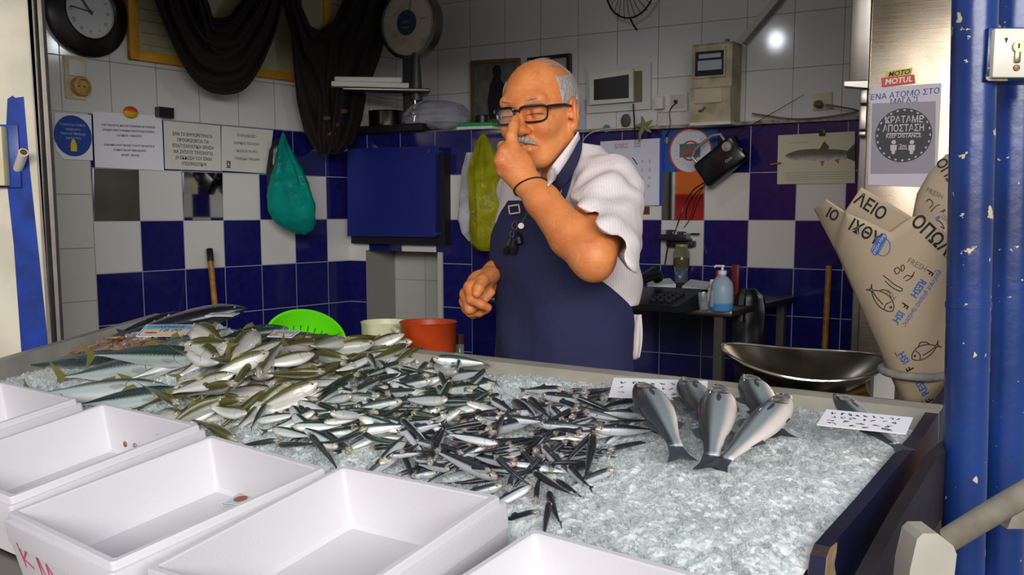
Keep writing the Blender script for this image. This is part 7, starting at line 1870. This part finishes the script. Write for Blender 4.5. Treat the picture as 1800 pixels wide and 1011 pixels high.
for k in range(24): a0, a1 = R(15*k-2.6), R(15*k+2.6); strokes(mb, [[(cx+rr*.93*math.cos(a), cz_+rr*.93*math.sin(a)) for a in (a0, a1)]], .004, y=-.0026)
x0 = cx-.051; strokes(mb, [[loc(1559, 235), loc(1617, 234)], [loc(1579, 262), loc(1595, 262)]], .0022, y=-.0026)
for px_ in (1571, 1603):
    a = loc(px_, 250); mb.disc(.0062, -.0026, 14, c=a); mb.prism([(a[0]-.009, a[1]-.008), (a[0]+.009, a[1]-.008), (a[0]+.008, a[1]-.024), (a[0]+.005, a[1]-.024), (a[0]+.004, a[1]-.034), (a[0]-.004, a[1]-.034), (a[0]-.005, a[1]-.024), (a[0]-.008, a[1]-.024)], -.0026, -.0022)
mb.build('sign_marks', lt, t, smooth=False)
lines_on(t, [('ΚΡΑΤΑΜΕ', *loc(1589, 211), .027, dict(bold=.016, sx=.80)), ('ΑΠΟΣΤΑΣΗ', *loc(1588, 226), .027, dict(bold=.016, sx=.74)), ('KEEP DISTANCE', *loc(1588, 239), .0165, dict(bold=.016, sx=.80)), ('2m', *loc(1587, 257), .016, dict(bold=.02))], lt, -.0027)
lines_on(t, [('ΕΝΑ ΑΤΟΜΟ ΣΤΟ', *loc(1590, 166), .022, dict(sx=1.0, rot=R(4), shear=.1)), ('ΜΑΓΑΖΙ', *loc(1589, 177), .020, dict(rot=R(4)))], inkb, -.0020, 'handwriting')
# ================================================================== blue posts in front
Y1 = 1.45
a, b = at_y(1712, -300, Y1), at_y(1692, 1011, Y1); a = at_y(1714, 0, Y1); dirn = nrm(b-a); top_p = a+dirn*((2.6-a[2])/dirn[2]); bot_p = a+dirn*((0-a[2])/dirn[2])
postm = Mat('chipped blue paint', '1c3a94', .3); _cp = postm.noise(26, 6); _st = postm.noise(6, 5)
_cp2 = postm.noise(75, 3)
postm.set('Base Color', postm.mix(postm.step(_cp, .655, .67).mx(postm.step(_cp2, .715, .73)), postm.mix(postm.step(_st, .35, .75), '13326f', '0c2250'), 'b9a98f')); postm.bump(postm.noise(30, 4), .3, .003); postm = postm.m
t = thing('blue_post', 'round blue painted post at the right, chipped with pale specks', 'post', m_axis(bot_p, top_p-bot_p)); L_ = np.linalg.norm(top_p-bot_p)
mb = MB(); mb.tube([(L_*i/30, 0, 0) for i in range(31)], .0305, 28); mb.build('pipe', postm, t)
zc = (at_y(1700, 535, Y1)[2])/ (top_p[2])*L_; mb = MB(); mb.tube([(zc-.004, 0, 0), (zc+.004, 0, 0)], .0318, 28); mb.build('joint', postm, t)
Y2 = 1.55
a, b = at_y(1782, 160, Y2), at_y(1758, 1011, Y2); dirn = nrm(b-a); top_p = a+dirn*((2.6-a[2])/dirn[2]); bot_p = a+dirn*((0-a[2])/dirn[2]); L_ = np.linalg.norm(top_p-bot_p)
t = thing('blue_post', 'second blue post behind the chipped one, at the picture edge', 'post', m_axis(bot_p, top_p-bot_p)); mb = MB(); mb.tube([(L_*i/20, 0, 0) for i in range(21)], .034, 24); mb.build('pipe', postm, t)
t = thing('shutter_lock', 'white metal lock plate with a key cylinder on the blue shutter edge', 'lock', m_up(at_y(1785, 92, 1.40))); k_ = 1.40/F
mb = MB(); mb.box(-37*k_, 60*k_, 0, .05, -42*k_, 40*k_, b=.002); mb.build('plate', M('lock plate white', 'cfcabb', .4, vary=.06), t)
mb = MB(); mb.box(-42*k_, 60*k_, .01, .06, -46*k_, 44*k_, b=.002); mb.build('blue_edge', postm, t)
brs = M('cylinder brass', '8f8262', .3, .9); cx = 3*k_
mb = MB(); mb.lathe([(0, 0), (.0075, 0), (.0075, .004), (0, .004)], 24, Matrix.Translation((cx, 0, 9*k_)) @ Matrix.Rotation(R(90), 4, 'X')); mb.box(cx-.0042, cx+.0042, -.0035, 0, -18*k_, 6*k_, b=.002); cy_ = mb.build('key_cylinder', brs, t)
mb = MB(); mb.box(cx-.001, cx+.001, -.0046, -.004, 6*k_, 14*k_); mb.build('keyhole', ink, cy_, smooth=False)
mb = MB(); mb.lathe([(0, 0), (.0045, 0), (.004, .003), (0, .0035)], 16, Matrix.Translation((cx, 0, -26*k_)) @ Matrix.Rotation(R(90), 4, 'X')); mb.build('screw', M('screw rust', '6f5a3c', .5, .7), t)
mb = MB(); mb.prism([(-20*k_, 24*k_), (-14*k_, 24*k_), (-17*k_, 15*k_)], -.0006, 0); mb.build('arrow_mark', ink, t, smooth=False)
mb = MB(); poly_y(mb, [(1752, -300), (2000, -300), (2000, 175), (1756, 175), (1752, 60)], 1.62, .05)
tr = mb.build('trim_6', cream, smooth=False); tag(tr, 'cream frame piece behind the lock plate', 'trim', kind='structure')
mb = MB(); P = [at_y(x, y, 1.64) for x, y in [(1806, 420), (1800, 480), (1762, 1011), (1700, 1890), (1900, 1890), (1900, 420)]]; c = np.mean(P, 0); mb.prism([(p[0]-c[0], p[2]-c[2]) for p in P], 0, .03)
t = thing('orange_shutter', 'orange red shutter edge behind the blue posts', 'panel', m_up(c)); mb.build('panel', M('orange red', 'c73a10', .5), t, smooth=False)
# grey tubular handle at the lower right
Yh = 1.12; greyh = Mat('grey enamel tube', '8c877c', .45).vary(18, .12, '6a6257').m
a, b = at_y(1668, 948, Yh), at_y(1830, 852, Yh-.06)
t = thing('cart_handle', 'grey tubular handle with a moulded joint at the lower right corner', 'handle', m_up(a)); o0 = a
mb = MB(); mb.tube([a-o0, (a+b)/2-o0+V(0, 0, .001), b-o0], .0145, 18); mb.build('tube', greyh, t)
mb = MB(); c_ = [(1612, 948), (1622, 938), (1648, 938), (1676, 960), (1682, 975), (1668, 1100), (1590, 1100), (1600, 1000)]
P = [at_y(x, y, Yh-.02)-o0 for x, y in c_]; mb.prism([(p[0], p[2]) for p in P], P[0][1], P[0][1]+.045); mb.build('joint', Mat('joint plastic', 'a8a497', .5).vary(10, .1).m, t, angle=25)
mb = MB(); P = [at_y(x, y, Yh)-o0 for x, y in [(1793, 880), (1830, 860), (1830, 930), (1770, 930)]]; mb.prism([(p[0], p[2]) for p in P], .0, .02); mb.build('bracket', greyh, t, smooth=False)
# ---------------------------------------------------------------- price cards on the fish
def card_at(name, label, x, y, h, w_, d_, yaw, tilt, mat, group=None, th=.0007):
    """rectangular card: centre at a picture position at height h over the ice, turned and tilted"""
    c = on_ice(x, y, h); cy, sy, ct, st = math.cos(yaw), math.sin(yaw), math.cos(tilt), math.sin(tilt)
    X = V(cy, sy, 0); Z = V(-sy*ct, cy*ct, st); Yv = np.cross(Z, X); t = thing(name, label, 'price card', frame(c, X, Yv, Z), group)
    mb = MB(); mb.box(-w_/2, w_/2, -th, th, -d_/2, d_/2); mb.build('card', mat, t, smooth=False)
    return t, (-1 if Yv@(CAM-c) < 0 else 1)
sky = Mat('card print sky', '7fb6d6', .5); _z = sky.sep(sky.coord())[2]; sky.set('Base Color', sky.mix(sky.step(_z, -.004, .016), 'd8bfa0', '4f9fd0')); sky = sky.m
wc = M('card white stock', 'd9dae0', .5); bor = M('card border blue', '23306e', .5)
def price(label, x, y, h, w_, d_, yaw, tilt, rows):
    t, s_ = card_at('price_card', label, x, y, h, w_, d_, yaw, tilt, wc, 'printed price cards'); y0 = .0009*s_
    for k, (e, m_, nme) in enumerate(((.003, bor, 'border'), (.0055, wc, 'margin'), (.008, sky, 'picture'))):
        mb = MB(); yy = y0*(1+.2*k); mb.box(-w_/2+e, w_/2-e, yy-.00008, yy+.00008, -d_/2+e, d_/2-e); mb.build(nme, m_, t, smooth=False)
    mb = MB()
    for body, dx, dz, sz in rows:
        mm = Matrix.Translation((dx*w_, y0*1.9, dz*d_)); mm = mm if s_ < 0 else mm @ Matrix.Rotation(math.pi, 4, 'Z'); text_mesh(body, sz*d_, mb, mm, ext=0, shear=.2)
    mb.build('handwriting', ink, t, smooth=False)
    mb = MB(); mb.disc(.10*d_, y0*1.8, 12, c=(-.26*w_, -.24*d_), sx=2.0, sz=.8); mb.build('printed_seafood', M('printed shellfish', 'b5572e', .6), t, smooth=False); return t
price('blue-bordered price card reading 18.00 leaning on the shrimps', 293, 581, .080, .125, .080, .02, R(14), [('ΓΑΡΙΔΕΣ', 0, .27, .24), ('18.00', .06, -.04, .32)])
price('price card lying behind, on top of the lilac-bellied fish', 391, 553, .115, .070, .045, -.1, R(4), [('ΠΑΛΑΜΙΔΑ', 0, .0, .2)])
price('price card on the thick silver mackerel below the colander', 499, 587, .100, .060, .045, -.25, R(12), [('ΚΟΛΙΟΣ', 0, .02, .26)])
bcard = None
q = [(430, 860), (477, 861), (430, 892), (388, 888)]
P = [at_pl(x, y, cpt(0, 0, -.029), NC) for x, y in q]; c = np.mean(P, 0); x = nrm(P[2]-P[3]+P[1]-P[0]); z = nrm(np.cross(NC, x)); 
t = thing('price_card', 'picture price card lying on the bottom of the KM box', 'price card', frame(c, x, z, NC), 'printed price cards'); L = [((p-c)@x, (p-c)@z) for p in P]; cc = np.mean(L, 0)
for k, (sc, m_, nme) in enumerate(((1.0, wc, 'card'), (.93, bor, 'border'), (.89, wc, 'margin'), (.83, Mat('card picture', '9fc4cf', .5).vary(60, .1, 'c9a888').m, 'picture'))):
    mb = MB(); mb.prism([tuple(cc+(np.array(p)-cc)*sc) for p in L], .0003*k, .0003*k+.0004, axis='z'); mb.build(nme, m_, t, smooth=False)
mb = MB(); mb.lathe([(0, .0017), (.012, .0017), (0, .0018)], 10, Matrix.Translation((cc[0]-.004, cc[1]-.008, 0)), cap=False); mb.build('printed_seafood', M('printed crab', '8a4a2a', .6), t, smooth=False)
# handwritten sheets among the sea bass
def hand_sheet(label, x, y, h, w_, d_, yaw, tilt, rows, pw=.0016):
    t, s_ = card_at('handwritten_sheet', label, x, y, h, w_, d_, yaw, tilt, paper); y0 = .0010*s_; rr = np.random.default_rng(5); ls = []
    for v0, n_ in rows:
        for k in range(n_):
            u0 = -.42+.84*k/n_; ls.append(curve([((u0+.84/n_*.7*rr.random())*w_, (v0+.13*(rr.random()-.5))*d_) for _ in range(5)], 3))
    mb = MB(); strokes(mb, ls, pw, y=y0); mb.build('handwriting', ink, t, smooth=False); return t
hand_sheet('white handwritten sheet lying across the right-hand sea bass', 1520, 741, .062, .125, .062, R(-30), R(12), [(.28, 9), (.06, 7), (-.18, 5), (-.36, 4)])
hand_sheet('white handwritten paper under the sea bass nearest the anchovies', 1158, 684, .040, .170, .085, R(-12), R(14), [(.25, 8), (0, 8), (-.25, 6)])
# ================================================================== light
w = bpy.data.worlds.new('world'); scene.world = w; w.use_nodes = True
w.node_tree.nodes['Background'].inputs[0].default_value = (.80, .87, 1, 1)
w.node_tree.nodes['Background'].inputs[1].default_value = .45
def area(name, p, target, sx, sy, power, color):
    d = bpy.data.lights.new(name, 'AREA'); d.shape = 'RECTANGLE'; d.size = sx; d.size_y = sy; d.energy = power; d.color = color
    o = bpy.data.objects.new(name, d); COL.objects.link(o); o.location = p
    o.rotation_euler = (Vector(target)-Vector(p)).to_track_quat('-Z', 'Y').to_euler(); return o
area('market_daylight', (.4, -3.5, 2.7), (-.2, 2.5, 1.25), 5.5, 1.15, 405, (1, .975, .95))
# a bare bulb hangs over the shop floor
BP = V(.245, 3.53, 2.30)
t = thing('hanging_bulb', 'white lamp bulb hanging over the shop floor behind the man', 'lamp', m_up(BP))
em = Mat('lit bulb', (1, 1, 1)); em.set('Emission Color', (.86, .93, 1, 1)); em.set('Emission Strength', 60)
mb = MB(); mb.ball((0, 0, 0), (.032, .032, .042), 10); mb.build('bulb', em.m, t)
mb = MB(); mb.lathe([(.0, .03), (.016, .035), (.018, .07), (.006, .08), (0, .08)], 14); mb.build('socket', whitep, t); mb = MB(); mb.tube([(0, 0, .08), (0, 0, 3.05-BP[2])], .003, 6); mb.build('cord', blackp, t)
# unseen strip lamp, added under the lintel to brighten ice and box floors
t = thing('added_strip_lamp', 'unseen white strip lamp added under the lintel to brighten the ice', 'lamp', m_up((-.2, 1.58, 2.18)))
mb = MB(); mb.box(-.85, .85, -.04, .04, 0, .035, b=.004); mb.build('housing', whitep, t)
em2 = Mat('added lamp glow', (1, 1, 1)); em2.set('Emission Color', (.90, .95, 1, 1)); em2.set('Emission Strength', 9)
mb = MB(); mb.tube([(-.8, 0, -.012), (.8, 0, -.012)], .012, 12); mb.build('tube', em2.m, t)
# the stall across the street, seen in the mirrors and the steel
or_ = M('orange awning', 'e0671c', .8); rd_ = M('red awning', 'c0261a', .8)
t = thing('street_awning', 'orange and red awning of a stall across the market street', 'awning', m_up((-2.2, -4.2, 0)))
mb = MB(); mb.box(-3, 3, -.05, .05, 2.1, 2.6); mb.add([(-3, 0, 2.6), (3, 0, 2.6), (3, -1.2, 3.2), (-3, -1.2, 3.2)], [(0, 1, 2, 3)]); mb.build('canopy', or_, t, smooth=False)
mb = MB(); mb.box(-3, 3, -1.3, -1.2, 0, 2.1); mb.build('back_cloth', rd_, t, smooth=False)
for x in (-2.9, -1, 1, 2.9): mb = MB(); mb.tube([(x, 0, 0), (x, 0, 2.1)], .03, 10); mb.build('pole', whitep, t)
t = thing('market_stall', 'red and orange stall at the left of the street, seen in the rear mirror', 'stall', frame(V(-4.7, -.3, 0), nrm(V(.64, -.77, 0)), nrm(V(-.77, -.64, 0)), UPV))
mb = MB(); mb.box(-1.6, 1.6, 0, .05, 1.62, 2.4); mb.build('orange_canopy', or_, t, smooth=False); mb = MB(); mb.box(-1.6, 1.6, .3, .35, .9, 1.7); mb.build('red_cloth', rd_, t, smooth=False); mb = MB(); mb.box(-1.6, 1.6, -.2, .25, .0, 1.0); mb.build('table', M('stall table', '6b4a35', .7), t, smooth=False)
for x in (-.6, .35): mb = MB(); mb.tube([(x, -.02, 0), (x, -.02, 2.4)], .03, 10); mb.build('pole', whitep, t)
scene.view_settings.exposure = 0.0
